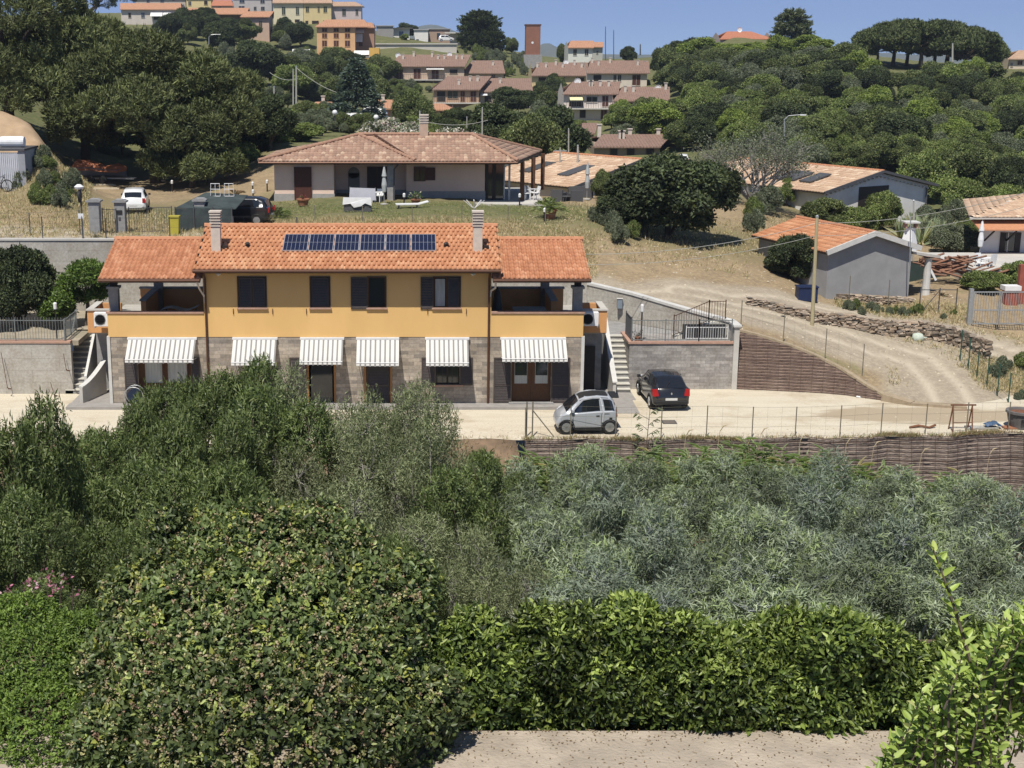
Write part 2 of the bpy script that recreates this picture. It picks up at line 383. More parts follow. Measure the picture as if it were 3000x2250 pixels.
# level yard, one pale gravel sheet
def gravel():
 m, nt, b = newmat('pale_gravel'); v = objvec(nt); v2 = objvec(nt, 0.5, 2.2, 1)
 c = mixc(nt, ramp(nt, nz(nt, 0.7, 7, v2, 0.7), 0.35, 0.65), (0.55, 0.495, 0.395), (0.46, 0.40, 0.30))
 c = mixc(nt, ramp(nt, nz(nt, 14, 5, v, 0.7), 0.45, 0.7), c, (0.61, 0.565, 0.465))
 c = mixc(nt, ramp(nt, nz(nt, 0.35, 5, v, 0.65), 0.52, 0.70), c, (0.40, 0.33, 0.235))
 # worn earth where the track runs in from the right
 t = nt.nodes.new('ShaderNodeTexCoord'); mp = nt.nodes.new('ShaderNodeMapping'); nt.links.new(t.outputs['Object'], mp.inputs[0])
 p = atZ(2700, 1215, 0)
 mp.inputs['Location'].default_value = (-p.x/6.3, -p.y/1.9, 0); mp.inputs['Scale'].default_value = (1/6.3, 1/1.9, 0.01)
 g = nt.nodes.new('ShaderNodeTexGradient'); g.gradient_type = 'SPHERICAL'; nt.links.new(mp.outputs[0], g.inputs[0])
 ad = nt.nodes.new('ShaderNodeMath'); ad.operation = 'ADD'; nt.links.new(g.outputs[1], ad.inputs[0])
 n = nt.nodes.new('ShaderNodeMath'); n.operation = 'MULTIPLY'; n.inputs[1].default_value = 0.9
 nt.links.new(nz(nt, 1.1, 6, v2, 0.6), n.inputs[0]); nt.links.new(n.outputs[0], ad.inputs[1])
 c = mixc(nt, ramp(nt, ad.outputs[0], 0.62, 0.78), c, (0.36, 0.295, 0.21))
 nt.links.new(c, b.inputs['Base Color']); b.inputs['Roughness'].default_value = 0.95; b.inputs['Specular IOR Level'].default_value = 0.1
 bumpn(nt, b, nz(nt, 22, 5, v), 0.5, 0.03)
 return m
M_gravel = gravel()
fr = [atZ(px, py+3.0*math.sin(px*.021)+2*math.sin(px*.055), 0) for px, py in [(-500, 1300)]+[(x_, float(np.interp(x_, [0, 500, 1000, 1300, 1540, 2000, 2450, 2750, 3000], [1300, 1300, 1292, 1286, 1286, 1288, 1283, 1276, 1268]))) for x_ in range(-100, 3120, 60)]+[(3600, 1262)]]
FRONT = [(p.x, p.y) for p in fr]
mb = MB()
fx = np.linspace(-70, 60, 131); fy = np.interp(fx, [p[0] for p in FRONT], [p[1] for p in FRONT])
V = [];
for x, y0 in zip(fx, fy):
 for k in range(12):
  y = y0+(71-y0)*k/11; V.append((x, y, 0.0 if k else -0.02))
Qp = [(i*12+j, (i+1)*12+j, (i+1)*12+j+1, i*12+j+1) for i in range(130) for j in range(11)]
npmesh('gravel_yard', V, Qp, None, M_gravel)['kind'] = 'structure'
# valley and camera-side garden
def vz(X, Y):
 a = np.interp(Y, [-20, 10, 14.5, 18, 24, 32, 40, 47, 52, 56], [9.05, 9.05, 8.9, 6.0, 2.5, -1, -3.2, -4.2, -3.6, -3.2])
 left = np.clip((atZ(1537, 1286, 0).x+.45-X)/.5, 0, 1)     # left of the wall the bank climbs to the yard
 d = np.interp(X, [p[0] for p in FRONT], [p[1] for p in FRONT])-Y
 bank = np.interp(d, [0.03, .35, 2, 4.5, 8], [-.02, -.12, -1.3, -2.9, -4.2])
 return np.where(Y > 46, a*(1-left)+bank*left, a)
vx = np.linspace(-60, 60, 181); vy = np.linspace(-8, 56.5, 150)
XX, YY = np.meshgrid(vx, vy, indexing='ij');
fyy = np.interp(XX, [p[0] for p in FRONT], [p[1] for p in FRONT])
YY = np.where(YY > 50, 50+(YY-50)*(fyy-0.02-50)/6.5, YY)
ZZ = vz(XX, YY)+0.12*np.array([[fbm(x, y, 0.5) for x, y in zip(a, b)] for a, b in zip(XX, YY)])*np.clip(abs(fyy-YY), 0, 1)
ii, jj = np.meshgrid(np.arange(180), np.arange(149), indexing='ij')
Qv = np.stack([ii*150+jj, (ii+1)*150+jj, (ii+1)*150+jj+1, ii*150+jj+1], -1).reshape(-1, 4)
M_soil = mat('reddish_soil', (0.23, 0.16, 0.105), (0.13, 0.095, 0.065), 1.5, 0.95, 0.8, 12, spec=0.1, bd=0.06)
M_path = mat('garden_path', (0.42, 0.36, 0.29), (0.30, 0.255, 0.205), 2.5, 0.95, 0.7, 25, spec=0.1, dirt=0.2, bd=0.03)
npmesh('valley_ground', np.stack([XX, YY, ZZ], -1).reshape(-1, 3), Qv, None, M_soil)['kind'] = 'structure'
mb = MB(); mb.box(-12, 16, 2, 11.85, 9.0, 9.135)
mb.build('garden_path', M_path)['kind'] = 'structure'
# distant hills
def hills():
 xs = np.linspace(-2500, 3000, 300); V = []
 for x in xs:
  h = zY(158, 4000)+6*mnoise.noise(Vector((x/500, 1.3, 0)))+3*mnoise.noise(Vector((x/150, 4.3, 0)))
  for px, top, wd in ((1275, 74, 85), (1150, 86, 90), (1390, 92, 70), (1600, 132, 34), (1660, 146, 60)):
   c1 = xY(px, 60, 4000); h += (zY(top, 4000)-zY(158, 4000))*math.exp(-((x-c1)/wd)**2)*(.75 if px == 1150 else .8 if px == 1275 else .5 if px == 1390 else 1)
  for k, (dy, f) in enumerate(((-900, 0.0), (-400, 0.55), (0, 1.0), (600, 0.2))):
   V.append((x, 4000+dy, -20+f*(h+20)+(5*mnoise.noise(Vector((x/90, dy/90, 0))) if 0 < k < 3 else 0)))
 Q = [(i*4+j, (i+1)*4+j, (i+1)*4+j+1, i*4+j+1) for i in range(299) for j in range(3)]
 m = mat('wooded_far_hill', (0.05, 0.07, 0.035), (0.10, 0.10, 0.06), 0.01, 0.95)
 npmesh('hills', V, Q, None, m, smooth=True)['kind'] = 'structure'
hills()
mb = MB(); mb.box(-6000, 6000, 440, 5200, -14, -10.0); mb.build('far_plain', mat('far_scrub', (0.09, 0.10, 0.05), (0.14, 0.13, 0.08), 0.02, 0.95))['kind'] = 'structure'
# ================= tile roofs =================
def M_tiles(name, a, b2, c3):
 if name in MT: return MT[name]
 m, nt, b = newmat(name); at = nt.nodes.new('ShaderNodeVertexColor'); at.layer_name = 'Col'
 sp = nt.nodes.new('ShaderNodeSeparateColor'); nt.links.new(at.outputs[0], sp.inputs[0])
 c = mixc(nt, sp.outputs[0], a, b2); c = mixc(nt, ramp(nt, sp.outputs[1], 0.72, 1.0), c, c3)
 v = objvec(nt); c = mixc(nt, ramp(nt, nz(nt, 2.2, 5, v), 0.5, 0.8), c, tuple(0.8*x for x in a))
 nt.links.new(c, b.inputs['Base Color']); b.inputs['Roughness'].default_value = 0.8; b.inputs['Specular IOR Level'].default_value = 0.25
 MT[name] = m; return m
T_orange = M_tiles('orange_tiles', (0.485, 0.235, 0.125), (0.385, 0.17, 0.085), (0.54, 0.30, 0.17))
T_red = M_tiles('red_tiles', (0.43, 0.195, 0.105), (0.34, 0.145, 0.075), (0.49, 0.25, 0.145))
T_old = M_tiles('weathered_tiles', (0.34, 0.215, 0.155), (0.24, 0.155, 0.115), (0.46, 0.34, 0.245))
T_pale = M_tiles('pale_tiles', (0.50, 0.36, 0.25), (0.38, 0.25, 0.17), (0.60, 0.47, 0.35))
T_brown = M_tiles('brown_tiles', (0.20, 0.125, 0.095), (0.16, 0.10, 0.078), (0.26, 0.17, 0.13))
def inpoly(P, poly):
 x, y = P; c = False; n = len(poly)
 for i in range(n):
  x1, y1 = poly[i]; x2, y2 = poly[(i+1) % n]
  if (y1 > y) != (y2 > y) and x < (x2-x1)*(y-y1)/(y2-y1)+x1: c = not c
 return c
def roof_plane(name, corners, m, parent, tw=0.21, tl=0.36, amp=0.035, ns=5, stag=0.0, seed=1, base=True):
 """real curved tiles over a planar polygon; corners[0]->corners[1] is the eave"""
 c = [Vector(p) for p in corners]; rng = np.random.default_rng(seed)
 u = (c[1]-c[0]).normalized(); n = u.cross(c[2]-c[1]).normalized()
 if n.z < 0: n = -n
 v = n.cross(u).normalized()
 if v.z < 0: v = -v
 P2 = [((p-c[0]).dot(u), (p-c[0]).dot(v)) for p in c]
 umin = min(p[0] for p in P2); umax = max(p[0] for p in P2); vmax = max(p[1] for p in P2)
 nu = int((umax-umin)/tw)+1; nv = int(vmax/tl)+1
 V = []; Q = []; K = []
 prof = [0.0, .75, 1.0, .75, 0.0, -.35][:ns+1] if ns == 5 else [0, 1, 0]
 xs = [0, .18, .36, .54, .72, .86, 1.0] if ns == 5 else [0, .5, 1.0]
 pr = [0, .72, 1, .72, 0, -.25, 0] if ns == 5 else [0, 1, 0]
 for j in range(nv):
  v0, v1 = j*tl, min((j+1)*tl+0.03, vmax)
  for i in range(nu):
   off = stag*(j % 2)*tw
   u0 = umin+i*tw+off
   if not inpoly((u0+tw/2, (v0+min(v1, vmax))/2), P2): continue
   r1, r2 = rng.random(), rng.random(); b = len(V)
   for vv, lift in ((v0, 0.03+amp*.4), (v1, 0.0)):
    for a, h in zip(xs, pr):
     p = c[0]+u*(u0+a*tw)+v*vv+n*(amp*h+lift+0.02+0.006*(r1-.5)); V.append(p); K.append((r1, r2, 0))
   m_ = len(xs)
   for k in range(m_-1): Q.append((b+k, b+k+1, b+m_+k+1, b+m_+k))
   # front lip of the tile
   b2 = len(V)
   for a, h in zip(xs, pr):
    V.append(c[0]+u*(u0+a*tw)+v*v0+n*(amp*h-0.004)); K.append((r1, r2, 0))
   for k in range(m_-1): Q.append((b2+k, b2+k+1, b+k+1, b+k))
 o = npmesh(name, V, Q, np.array(K), m, parent)
 return o, n, u, v
def ridge(mb, p, q, r=0.12, seg=0.38):
 p = Vector(p); q = Vector(q); L = (q-p).length; n = max(1, int(L/seg)); rng = random.Random(3)
 for i in range(n):
  a = p.lerp(q, i/n); b = p.lerp(q, (i+1.12)/n); mb.tube([a, b], [r*1.08, r*0.9], 8)
# ================= yellow house =================
Yf = 60.0; Yb_ = 66.4
house = thing('yellow_house', 'yellow two storey house with grey stone ground floor, orange tiled roofs and six striped awnings', 'house', (xY(1014, 0, Yf), 63, 0))
def X3(px, z=3.1, Y=Yf): return xY(px, z, Y)
xl, xr = X3(320), X3(1706); mxl, mxr = X3(600), X3(1438)
OP = []     # ground floor openings  (px0,px1,zbot,ztop)
mb = MB()
# ground floor, with real recesses
def wall_with_holes(mb, x0, x1, z0, z1, y, holes, depth=0.3, back=None):
 xs = sorted(set([x0, x1]+[h[0] for h in holes]+[h[1] for h in holes])); zs = sorted(set([z0, z1]+[h[2] for h in holes]+[h[3] for h in holes]))
 def hole(xa, za):
  return any(h[0]-1e-6 <= xa < h[1]-1e-6 and h[2]-1e-6 <= za < h[3]-1e-6 for h in holes)
 for i in range(len(xs)-1):
  for j in range(len(zs)-1):
   if not hole(xs[i], zs[j]): mb.quad((xs[i], y, zs[j]), (xs[i+1], y, zs[j]), (xs[i+1], y, zs[j+1]), (xs[i], y, zs[j+1]))
 for h in holes:
  a, b, c, d = h[:4]
  mb.quad((a, y, c), (a, y+depth, c), (a, y+depth, d), (a, y, d)); mb.quad((b, y, c), (b, y, d), (b, y+depth, d), (b, y+depth, c))
  mb.quad((a, y, d), (a, y+depth, d), (b, y+depth, d), (b, y, d)); mb.quad((a, y, c), (b, y, c), (b, y+depth, c), (a, y+depth, c))
zt = 2.18
G = dict(d1=(X3(404, 1.5), X3(560, 1.5), 0.14, zt), w2=(X3(722, 1.5), X3(792, 1.5), .95, zt), d3=(X3(905, 1.5), X3(978, 1.5), .14, zt),
   d4=(X3(1073, 1.2), X3(1143, 1.2), .1, zt), w5=(X3(1276, 1.5), X3(1346, 1.5), .95, zt), d6=(X3(1499, 1.2), X3(1614, 1.2), .16, zt))
wall_with_holes(mb, xl, xr, 0, 3.1, Yf, list(G.values()), .22)
mb.quad((xl, Yf, 0), (xl, Yb_, 0), (xl, Yb_, 3.1), (xl, Yf, 3.1)); mb.quad((xr, Yf, 0), (xr, Yb_, 0), (xr, Yb_, 3.1), (xr, Yf, 3.1))
mb.quad((xl, Yb_, 0), (xr, Yb_, 0), (xr, Yb_, 3.1), (xl, Yb_, 3.1))
mb.build('stone_wall', M_stone, house)
mb = MB(); mb.box(xl+.3, xr-.3, Yf+.5, Yb_-.3, 2.9, 3.095); mb.build('floor_slab', M_conc, house)
# white corner strips
for a, b in ((xl-.10, xl+.035), (xr-.035, xr+.10)):
 mb = MB(); mb.box(a, b, Yf-.06, Yf+.3, 0.03, 3.12); mb.build('corner_strip', M_white, house)
# upper floor
W1 = [(X3(698, 5), X3(780, 5), 4.40, 5.74), (X3(910, 5), X3(966, 5), 4.40, 5.74), (X3(1078, 5), X3(1130, 5), 4.40, 5.74), (X3(1270, 5), X3(1348, 5), 4.40, 5.74)]
mb = MB(); wall_with_holes(mb, mxl, mxr, 3.1, 6.2, Yf-.02, W1, .2)
mb.quad((mxl, Yf-.02, 3.1), (mxr, Yf-.02, 3.1), (mxr, Yf+.1, 3.1), (mxl, Yf+.1, 3.1))
for x in (mxl, mxr):
 mb.add([(x, Yf-.02, 3.1), (x, Yb_, 3.1), (x, Yb_, 6.2), (x, 63.2, 7.35), (x, Yf-.02, 6.2)], [(0, 1, 2, 3, 4)])
mb.quad((mxl, Yb_, 3.1), (mxr, Yb_, 3.1), (mxr, Yb_, 6.2), (mxl, Yb_, 6.2))
mb.build('upper_wall', M_yellow, house)
# porches: parapet, piers, coping
for a, b, nm in ((xl-.03, mxl, 0), (mxr, xr+.03, 1)):
 mb = MB(); mb.box(a, b, Yf-.02, Yf+.18, 3.1, 4.14)
 o1 = (a, a+.2) if nm == 0 else (b-.2, b)
 mb.box(o1[0], o1[1], Yf+.18, Yf+1.1, 3.1, 4.14)
 mb.build('porch_parapet', M_yellow, house)
 mb = MB(); mb.box(a, b, Yf+.182, Yb_, 3.0, 3.14); mb.build('porch_floor', M_conc, house)
 mb = MB(); mb.box(a+.25 if nm == 0 else a, b if nm == 0 else b-.25, Yb_-.25, Yb_, 3.14, 4.2)
 s0 = (a+.02, a+.25) if nm == 0 else (b-.25, b-.02)
 mb.box(s0[0]+(.9 if nm == 0 else -.9), s0[1]+(.9 if nm == 0 else -.9), 62.8, Yb_-.252, 3.14, 4.2)
 mb.build('rear_parapet', M_orange, house)
 mb = MB(); mb.box(a-.05 if nm == 0 else a, b if nm == 0 else b+.05, Yf-.07, Yf+.23, 4.142, 4.22); mb.build('parapet_coping', M_terra, house)
 mb = MB(); mb.box(a+.2 if nm == 0 else a, b if nm == 0 else b-.2, Yb_-.3, Yb_+.05, 4.202, 4.27)
 mb.box(s0[0]+(.85 if nm == 0 else -.95), s0[1]+(.95 if nm == 0 else -.85), 62.7, Yb_-.302, 4.202, 4.27)
 mb.build('rear_coping', M_grey, house)
 # columns
 cxs = [(a+.03, a+.44, Yf+.25), (a+.95, a+1.35, Yb_-.5)] if nm == 0 else [(b-.44, b-.03, Yf+.25), (b-1.35, b-.95, Yb_-.5)]
 for x0, x1, y0 in cxs:
  mb = MB(); z1 = 5.18
  mb.box(x0, x1, y0, y0+.4, 3.14, z1)
  col_ = mb.build('column', M_grey, house)
  mb = MB(); mb.box(x0-.07, x1+.07, y0-.07, y0+.47, z1, z1+.1); mb.build('capital', M_grey, col_)
  mb = MB(); mb.box(x0+.06, x1-.06, y0+.06, y0+.34, z1+.102, 5.62); mb.build('bracket', M_dark, col_)
# roofs
def z_at(z0, y0, sl_, y): return z0+(y-y0)*sl_
ey, ez, ry, rz_ = 59.22, 6.16, 63.2, 7.53
exl, exr = xY(564, 6.2, 59.22), xY(1467, 6.2, 59.22)
pey, pez, pry, prz = 59.3, 5.74, 63.1, 6.94
pxl0, pxl1 = xY(287, 5.8, 59.3), mxl-.02
pxr0, pxr1 = mxr+.02, xY(1732, 5.8, 59.3)
def gable_roof(name, x0, x1, e, er, r, m, parent, stag, seed, tw=.21):
 (y0, z0), (yr, zr), (y2, z2) = e, r, er
 o, n, u, v = roof_plane(name, [(x0, y0, z0), (x1, y0, z0), (x1, yr, zr), (x0, yr, zr)], m, parent, tw=tw, stag=stag, seed=seed, amp=.062)
 o['label'] = None if False else name.replace('_', ' ')
 del o['label']
 mb = MB()
 mb.prism([(x0, y0+.03, z0-.05), (x0, yr, zr-.05), (x0, y2, z2-.05), (x0, y2, z2-.13), (x0, yr, zr-.16), (x0, y0+.03, z0-.14)], (x1-x0, 0, 0))
 dk = mb.build('roof_deck', M_dark, o)
 mb = MB(); mb.quad((x0, yr, zr+.02), (x1, yr, zr+.02), (x1, y2, z2+.02), (x0, y2, z2+.02)); mb.build('rear_slope', m, o)
 mb = MB(); ridge(mb, (x0-.02, yr, zr+.05), (x1+.02, yr, zr+.05)); mb.build('ridge_tiles', MT['ridge_clay'], o)
 mb = MB()
 mb.tube([(x0, y0-.06, z0-.03), (x1, y0-.06, z0-.03)], .075, 8); mb.build('gutter', M_copper, o)
 return o
mat('ridge_clay', (0.49, 0.235, 0.13), (0.40, 0.18, 0.095), 6, 0.8)
roofm = gable_roof('main_roof', exl, exr, (ey, ez), (67.0, 6.19), (ry, rz_), T_orange, house, .5, 4)
roofa = gable_roof('porch_roof', pxl0, pxl1, (pey, pez), (66.9, 5.74), (pry, prz), T_red, house, 0, 5)
roofb = gable_roof('porch_roof', pxr0, pxr1, (pey, pez), (66.9, 5.74), (pry, prz), T_red, house, 0, 6)
# porch beams (dark timber under the eave)
for a, b in ((pxl0+.3, mxl), (mxr, pxr1-.3)):
 mb = MB(); mb.box(a, b, Yf+.3, Yf+.5, 5.63, 5.80); mb.box(a, b, Yb_-.45, Yb_-.25, 5.5, 5.66)
 n_ = 7
 for i in range(n_):
  x = a+.2+(b-a-.4)*i/(n_-1)
  mb.bar((x, 59.5, 5.70), (x, 63.1, 6.80), .09, .12); mb.bar((x, 63.1, 6.80), (x, 66.6, 5.68), .09, .12)
 mb.build('porch_rafters', M_dark, house)
# chimneys
M_chim = mat('chimney_render', (0.56, 0.50, 0.43), (0.48, 0.42, 0.36), 4, 0.85)
for px in (634, 1399):
 y = 60.95; x = xY(px, 7, y); zb = z_at(ez, ey, (rz_-ez)/(ry-ey), y)
 mb = MB(); mb.box(x-.20, x+.20, y-.2, y+.2, zb-.1, zb+1.05)
 o = mb.build('chimney', M_chim, roofm)
 mb = MB()
 for k in range(5):
  z = zb+1.05+k*.125; mb.box(x-.235, x+.235, y-.235, y+.235, z+.03, z+.085)
  mb.box(x-.15, x+.15, y-.15, y+.15, z-.01, z+.12)
 mb.box(x-.26, x+.26, y-.26, y+.26, zb+1.68, zb+1.75)
 mb.build('chimney_cap', M_chim, roofm)
 mb = MB(); mb.box(x+.24, x+.5, y-.05, y+.2, zb+.02, zb+.22); mb.build('roof_vent', M_dark, roofm)
for px, yy in ((725, 61.2), (1307, 61.2)):
 mb = MB(); x = xY(px, 7, yy); zz = z_at(ez, ey, .348, yy); mb.lathe((x, yy, zz+.05), [(.09, 0), (.09, .12), (.13, .12), (.06, .2)], 8); mb.build('roof_vent', M_dark, roofm)
# solar panels
def solarmat():
 m, nt, b = newmat('solar_cells'); v = objvec(nt)
 b.inputs['Base Color'].default_value = (0.010, 0.013, 0.035, 1); b.inputs['Roughness'].default_value = 0.12; b.inputs['Specular IOR Level'].default_value = 0.5
 return m
M_cell = solarmat(); M_alu = mat('aluminium_frame', (0.55, 0.56, 0.58), None, 4, 0.4, metal=0.6)
sv_ = Vector((0, ry-ey, rz_-ez)).normalized(); nv_ = Vector((0, -(rz_-ez), ry-ey)).normalized()
for i in range(6):
 x0 = xY(831.5+i*74.5, 7, 61.6)+.01; x1 = xY(831.5+(i+1)*74.5, 7, 61.6)-.025
 def PP(x, s_, h): return Vector((x, ey, ez))+sv_*s_+nv_*h
 s0, s1 = 1.58, 3.18
 mb = MB()
 for s_a, s_b in ((s0, s1),):
  mb.add([PP(x0+.02, s_a+.02, .135), PP(x1-.02, s_a+.02, .135), PP(x1-.02, s_b-.02, .135), PP(x0+.02, s_b-.02, .135)], [(0, 1, 2, 3)])
 o = mb.build('solar_panel', M_cell, roofm)
 mb = MB()
 for a in (x0, x1-.03): mb.add([PP(a, s0, .14), PP(a+.03, s0, .14), PP(a+.03, s1, .14), PP(a, s1, .14), PP(a, s0, .10), PP(a+.03, s0, .10), PP(a+.03, s1, .10), PP(a, s1, .10)], [(0, 1, 2, 3), (0, 4, 5, 1), (1, 5, 6, 2), (0, 3, 7, 4)])
 for s_ in (s0, s1-.03): mb.add([PP(x0, s_, .142), PP(x1, s_, .142), PP(x1, s_+.03, .142), PP(x0, s_+.03, .142), PP(x0, s_, .09), PP(x1, s_, .09)], [(0, 1, 2, 3), (0, 4, 5, 1)])
 sm = (s0+s1)/2
 mb.quad(PP(x0, sm-.01, .139), PP(x1, sm-.01, .139), PP(x1, sm+.01, .139), PP(x0, sm+.01, .139))
 for k in range(1, 6):
  xx = x0+(x1-x0)*k/6; mb.quad(PP(xx-.006, s0, .138), PP(xx+.006, s0, .138), PP(xx+.006, s1, .138), PP(xx-.006, s1, .138))
 mb.build('panel_frame', M_alu, roofm)
# downpipes
for px, x_ in ((604, mxl+.1), (1430, mxr-.1)):
 mb = MB(); x = x_
 mb.tube([(x, 59.3, 6.12), (x, 59.6, 5.95), (x, 59.92, 5.7), (x, 59.92, .15)], .05, 8)
 mb.build('downpipe', M_copper, house)
mb = MB(); mb.tube([(mxl-.15, 59.25, 5.66), (mxl-.1, 59.6, 5.3), (mxl+.06, 59.93, 4.9), (mxl+.08, 59.93, 4.6)], .045, 8)
mb.build('downpipe', M_chim, house)
mb = MB(); mb.tube([(mxr+.15, 59.25, 5.66), (mxr+.14, 59.5, 5.35), (mxr-.02, 59.93, 5.15), (mxr-.06, 59.93, 4.9)], .045, 8)
mb.build('downpipe', M_chim, house)
# windows upper
def shutter(x0, x1, y, z0, z1, parent, open_=0, name='shutter', louv=.07):
 mb = MB(); fr_ = .06
 mb.box(x0, x0+fr_, y-.035, y, z0, z1); mb.box(x1-fr_, x1, y-.035, y, z0, z1); mb.box(x0+fr_, x1-fr_, y-.035, y, z0, z0+.09); mb.box(x0+fr_, x1-fr_, y-.035, y, z1-.07, z1)
 if z1-z0 > 1.6: mb.box(x0+fr_, x1-fr_, y-.035, y, z0+.75, z0+.83)
 z = z0+.09
 while z < z1-.09:
  mb.quad((x0+fr_, y-.028, z), (x1-fr_, y-.028, z), (x1-fr_, y-.006, z+louv*.9), (x0+fr_, y-.006, z+louv*.9)); z += louv
 return mb.build(name, M_shut, parent)
M_shut = mat('dark_shutter_paint', (0.07, 0.057, 0.053), (0.055, 0.045, 0.042), 6, 0.45)
def sill(x0, x1, z, parent, y=Yf-.02): mb = MB(); mb.box(x0-.07, x1+.07, y-.10, y+.02, z-.06, z); return mb.build('window_sill', M_terra, parent)
def pane(x0, x1, z0, z1, y, parent, nb=2, curtain=False, frame=None):
 mb = MB(); mb.box(x0, x1, y+.03, y+.04, z0, z1); o = mb.build('window', M_curt if curtain else M_glass, parent)
 mb = MB(); t = .05
 for a, b in ((x0, x0+t), (x1-t, x1)): mb.box(a, b, y-.01, y+.025, z0, z1)
 for k in range(1, nb): xx = x0+(x1-x0)*k/nb; mb.box(xx-t*.8, xx+t*.8, y-.012, y+.025, z0+t, z1-t)
 mb.box(x0+t, x1-t, y-.01, y+.025, z0, z0+t); mb.box(x0+t, x1-t, y-.01, y+.025, z1-t, z1)
 mb.build('window_frame', frame or M_wood, o); return o
yw = Yf-.02
h = W1[0]; xm = (h[0]+h[1])/2; shutter(h[0]+.03, xm-.01, yw+.06, h[2], h[3]-.03, house); shutter(xm+.01, h[1]-.03, yw+.06, h[2], h[3]-.03, house)
h = W1[1]; shutter(h[0]+.03, h[1]-.03, yw+.06, h[2], h[3]-.03, house)
h = W1[2]; pane(h[0], h[1], h[2], h[3], yw+.12, house, 1, frame=M_wood); shutter(h[0]-.74, h[0]-.01, yw-.01, h[2]-.07, h[3], house)
h = W1[3]; xm = h[0]+.62; pane(h[0], h[1], h[2], h[3], yw+.12, house, 2); shutter(h[0]-.56, h[0]-.01, yw-.01, h[2]-.07, h[3], house); shutter(xm, h[1]-.02, yw+.07, h[2], h[3]-.03, house)
mb = MB(); mb.box(h[0]+.08, h[0]+.5, yw+.115, yw+.13, h[2]+.05, h[3]-.1); mb.build('curtain', M_curt, house)
for h in W1:
 sill(h[0], h[1], h[2], house)
 mb = MB();
 for a, b, c, d in ((h[0]-.035, h[0], h[2], h[3]), (h[1], h[1]+.035, h[2], h[3]), (h[0]-.035, h[1]+.035, h[3], h[3]+.035)): mb.box(a, b, yw-.03, yw+.03, c, d)
 mb.build('window_frame', M_shut, house)
# shutter stays and small wall lamps
for px in (684, 799, 898, 1366, 1253): x = X3(px, 4.2); mb = MB(); mb.box(x-.012, x+.012, yw-.06, yw-.005, 4.12, 4.36); mb.build('shutter_stay', M_copper, house)
for px in (641, 1386):
 x = X3(px, 5.85); mb = MB(); mb.lathe((x, yw-.1, 5.82), [(.03, 0), (.10, .05), (.11, .1), (.03, .17)], 10); mb.build('wall_lamp', M_white, house)
# ground floor doors and windows
y = Yf
h = G['d1']; pane(h[0]+.25, h[0]+.25+.85, .95, h[3], y+.1, house, 1, True); pane(h[0]+.25+1.0, h[1]-.15, .95, h[3], y+.1, house, 1, True)
mb = MB(); mb.box(h[0], h[1], y+.15, y+.2, .14, h[3]); mb.build('door', M_wood, house)
shutter(X3(366, 1.2), h[0]-.01, y-.01, .14, zt, house); shutter(h[1]+.01, X3(600, 1.2)-.2, y-.01, .14, zt, house)
h = G['w2']; pane(h[0], h[1], h[2], h[3], y+.12, house, 2)
h = G['d3']; mb = MB(); mb.box(h[0]+.08, h[1]-.08, y+.14, y+.18, .14, h[3]-.08); mb.build('door', M_glass, house)
def jamb(h):
 mb = MB(); mb.box(h[0]-.09, h[0], y-.02, y+.17, h[2], h[3]); mb.box(h[1], h[1]+.09, y-.02, y+.17, h[2], h[3]); mb.box(h[0]-.09, h[1]+.09, y-.02, y+.17, h[3], h[3]+.08)
 mb.build('door_frame', M_owood, house)
jamb(h); shutter(h[0]-.85, h[0]-.1, y-.01, .14, zt, house)
h = G['d4']; jamb(h); shutter(h[0]+.02, h[1]-.02, y+.1, .1, zt-.02, house, name='louvred_door')
h = G['w5']; pane(h[0], h[1], h[2], h[3], y+.12, house, 2, frame=M_dark); sill(h[0]-.1, h[1]+.1, h[2], house, y)
shutter(X3(1235, 1.5), h[0]-.01, y-.012, .93, zt, house); shutter(h[1]+.01, X3(1385, 1.5), y-.012, .93, zt, house)
mb = MB()
for k in range(5):
 xx = h[0]+.08+k*.22; mb.box(xx-.008, xx+.008, y+.02, y+.03, h[2], h[3])
mb.build('window_bars', M_black, house)
h = G['d6']; xm = (h[0]+h[1])/2
mb = MB(); mb.box(h[0], xm-.005, y+.12, y+.17, .16, h[3]); mb.box(xm+.005, h[1], y+.12, y+.17, .16, h[3]); o = mb.build('door', M_wood, house)
for a, b in ((h[0]+.13, xm-.17), (xm+.17, h[1]-.13)):
 mb = MB(); mb.box(a, b, y+.112, y+.118, .98, 2.0); mb.build('door_pane', M_curt, o)
 mb = MB(); mb.box(a+.02, b-.02, y+.108, y+.111, 1.35, 1.95); mb.build('door_glass', M_glass, o)
shutter(X3(1446, 1.2), h[0]-.02, y-.012, .14, zt, house); shutter(h[1]+.02, X3(1669, 1.2), y-.012, .14, zt, house)
mb = MB(); mb.box(X3(1490, .2), X3(1620, .2), y-.25, y-.002, .122, .18); mb.box(X3(395, .2), X3(565, .2), y-.25, y-.002, .122, .18)
mb.box(xl, xr, Yf+.005, Yf+.25, .015, .055)
mb.build('door_step', M_grey, house)
